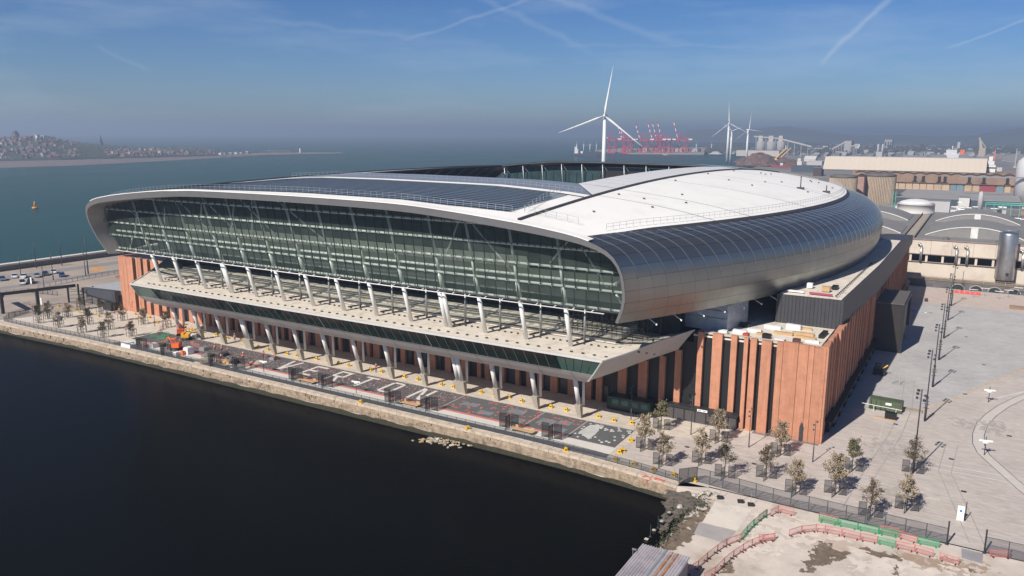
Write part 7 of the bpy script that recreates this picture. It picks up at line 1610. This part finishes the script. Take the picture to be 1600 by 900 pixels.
for i in range(285):
    if i<150: px=rh.uniform(-5,125); f=rh.uniform(.06,1.0)
    elif i<250: px=rh.uniform(165,262); f=rh.uniform(.1,.85)
    else: px=rh.uniform(262,335); f=rh.uniform(.1,.8)
    cN=['red brick','buff','white','dark brick','pinkish'][ (mi:=rh.randrange(10))//2 ]
    o=far_house(hill_pt(px,f),rh.uniform(.42,.8),mi,'house',f'{cN} houses across the river')
    band=['by the shore','on the lower slope','on the upper slope','on the crest'][min(3,int(f*4))]; zone='left of the wood' if px<125 else ('right of the spire' if px<225 else 'towards the point')
    SORT.append((f'{cN} house {band} {zone}',px,o))
b=MB()
for i in range(1500):
    px=rh.choice((rh.uniform(-30,345),rh.uniform(75,180))); f=rh.uniform(.03,1.02); p=hill_pt(px,min(1,f)); blob(b,p,9,rh.uniform(3,6),rh,3)
struct(b,'hillside_trees',mat('hill_tree_green',(.045,.052,.038),.95,var=.4,scale=.02),kind='stuff')
def far_bld(px,f,w,h,d,m,name,label,cat='building',roof=None):
    p=hill_pt(px,f); s=p.length/1219; t=thing(name,label,cat,tuple(p)); b=MB(); b.box(p.x-w*s/2,p.x+w*s/2,p.y-d*s/2,p.y+d*s/2,p.z-8,p.z+h*s); b.build('wall',m,t)
    b=MB(); 
    if roof=='dome': b.lathe((p.x,p.y,p.z+h*s),[(w*s*.35,0),(w*s*.3,h*s*.3),(w*s*.1,h*s*.55)],n=10)
    elif roof=='spire': b.lathe((p.x,p.y,p.z+h*s),[(w*s*.55,0),(.2,11*s)],n=8)
    else: b.box(p.x-w*s/2-1,p.x+w*s/2+1,p.y-d*s/2-1,p.y+d*s/2+1,p.z+h*s,p.z+h*s+1.5)
    b.build('roof',m_dkst if roof else m_lg,t); return t
m_brt=mat('bright_white_wall',(.85,.83,.76),.6)
far_bld(29,1,9,6,5,m_dkst,'domed_church','dark domed church standing on the crest of the far hill','church',roof='dome')
far_bld(160.5,.95,3.2,6,3.2,m_dkst,'spired_church','church with tall thin spire on the far shore skyline','church',roof='spire')
far_bld(62.5,.95,5,4,4,m_brt,'white_house','bright white block on the far hill crest, left of two'); far_bld(73,.95,7,3.2,4,m_brt,'white_house','bright white block on the far hill crest, right of two')
far_bld(2,.3,6,5,4,m_off,'shore_flats','pale flats near the shore at the left edge'); far_bld(252,.3,6,4,4,m_brt,'shore_flats','bright white shore building left of the wooded point'); far_bld(100,.08,3,2,2,m_brt,'white_house','small bright white house at the water below the wood')
far_bld(178,.3,4,4,3,m_brt,'white_house','bright white house right of the spired church'); far_bld(204,.25,4,4,3,m_brt,'white_house','bright white house near the shore in the middle'); far_bld(10,.75,6,2,3,m_brt,'white_house','pale low house high on the left of the hill')
for i,px in enumerate((345,352,362,370,378,388)): far_bld(px,.3,rh.uniform(4,8),rh.uniform(2,4),4,[m_off,m_buff,m_bbrick][i%3],'seafront_block',f'seafront block beyond the wooded point, {ORDN[i]} from the left')
g=G(469,239.5,WZ); s=g.length/1219; t=thing('lighthouse','white lighthouse on the low sandy point across the river','lighthouse',tuple(g)); b=MB(); b.lathe((g.x,g.y,WZ),[(1.6*s,0),(.95*s,2*s),(.8*s,7.2*s)],n=14); b.build('tower',m_brt,t); b=MB(); b.lathe((g.x,g.y,WZ+7.2*s),[(.9*s,0),(.9*s,.5*s),(.2*s,1.2*s)],n=10); b.build('lantern',m_red,t)
g=G(420,238,WZ); t=thing('sea_fort','low grey sea fort left of the lighthouse','fort',tuple(g)); b=MB(); b.box(g.x-8*s,g.x+10*s,g.y,g.y+8*s,WZ,WZ+1.4*s); b.build('wall',m_lg,t); b=MB(); b.box(g.x-1*s,g.x+1*s,g.y,g.y+3*s,WZ+1.4*s,WZ+3*s); b.build('turret',m_off,t)

# each look-alike gets its own place in its row
keys={}
for l,px,o in SORT: keys.setdefault(l,[]).append((px,o))
for l,v in keys.items():
    v.sort(key=lambda q:q[0])
    for i,(px,o) in enumerate(v): o['label']=l if len(v)==1 else f'{l}, {ordw(i)} from the left'
# ================================================================== HAZE
hb=MB(); hb.box(-13000,13000,-2500,13000,-9,112); hz=struct(hb,'haze',[],kind='stuff')
hm=bpy.data.materials.new('haze'); hm.use_nodes=True; t=hm.node_tree
for n in list(t.nodes): t.nodes.remove(n)
pv=N(t,'ShaderNodeVolumePrincipled'); pv.inputs['Density'].default_value=.00033; pv.inputs['Color'].default_value=(.62,.77,.99,1); pv.inputs['Anisotropy'].default_value=.25
ho=N(t,'ShaderNodeOutputMaterial'); t.links.new(pv.outputs[0],ho.inputs['Volume']); hz.data.materials.append(hm)
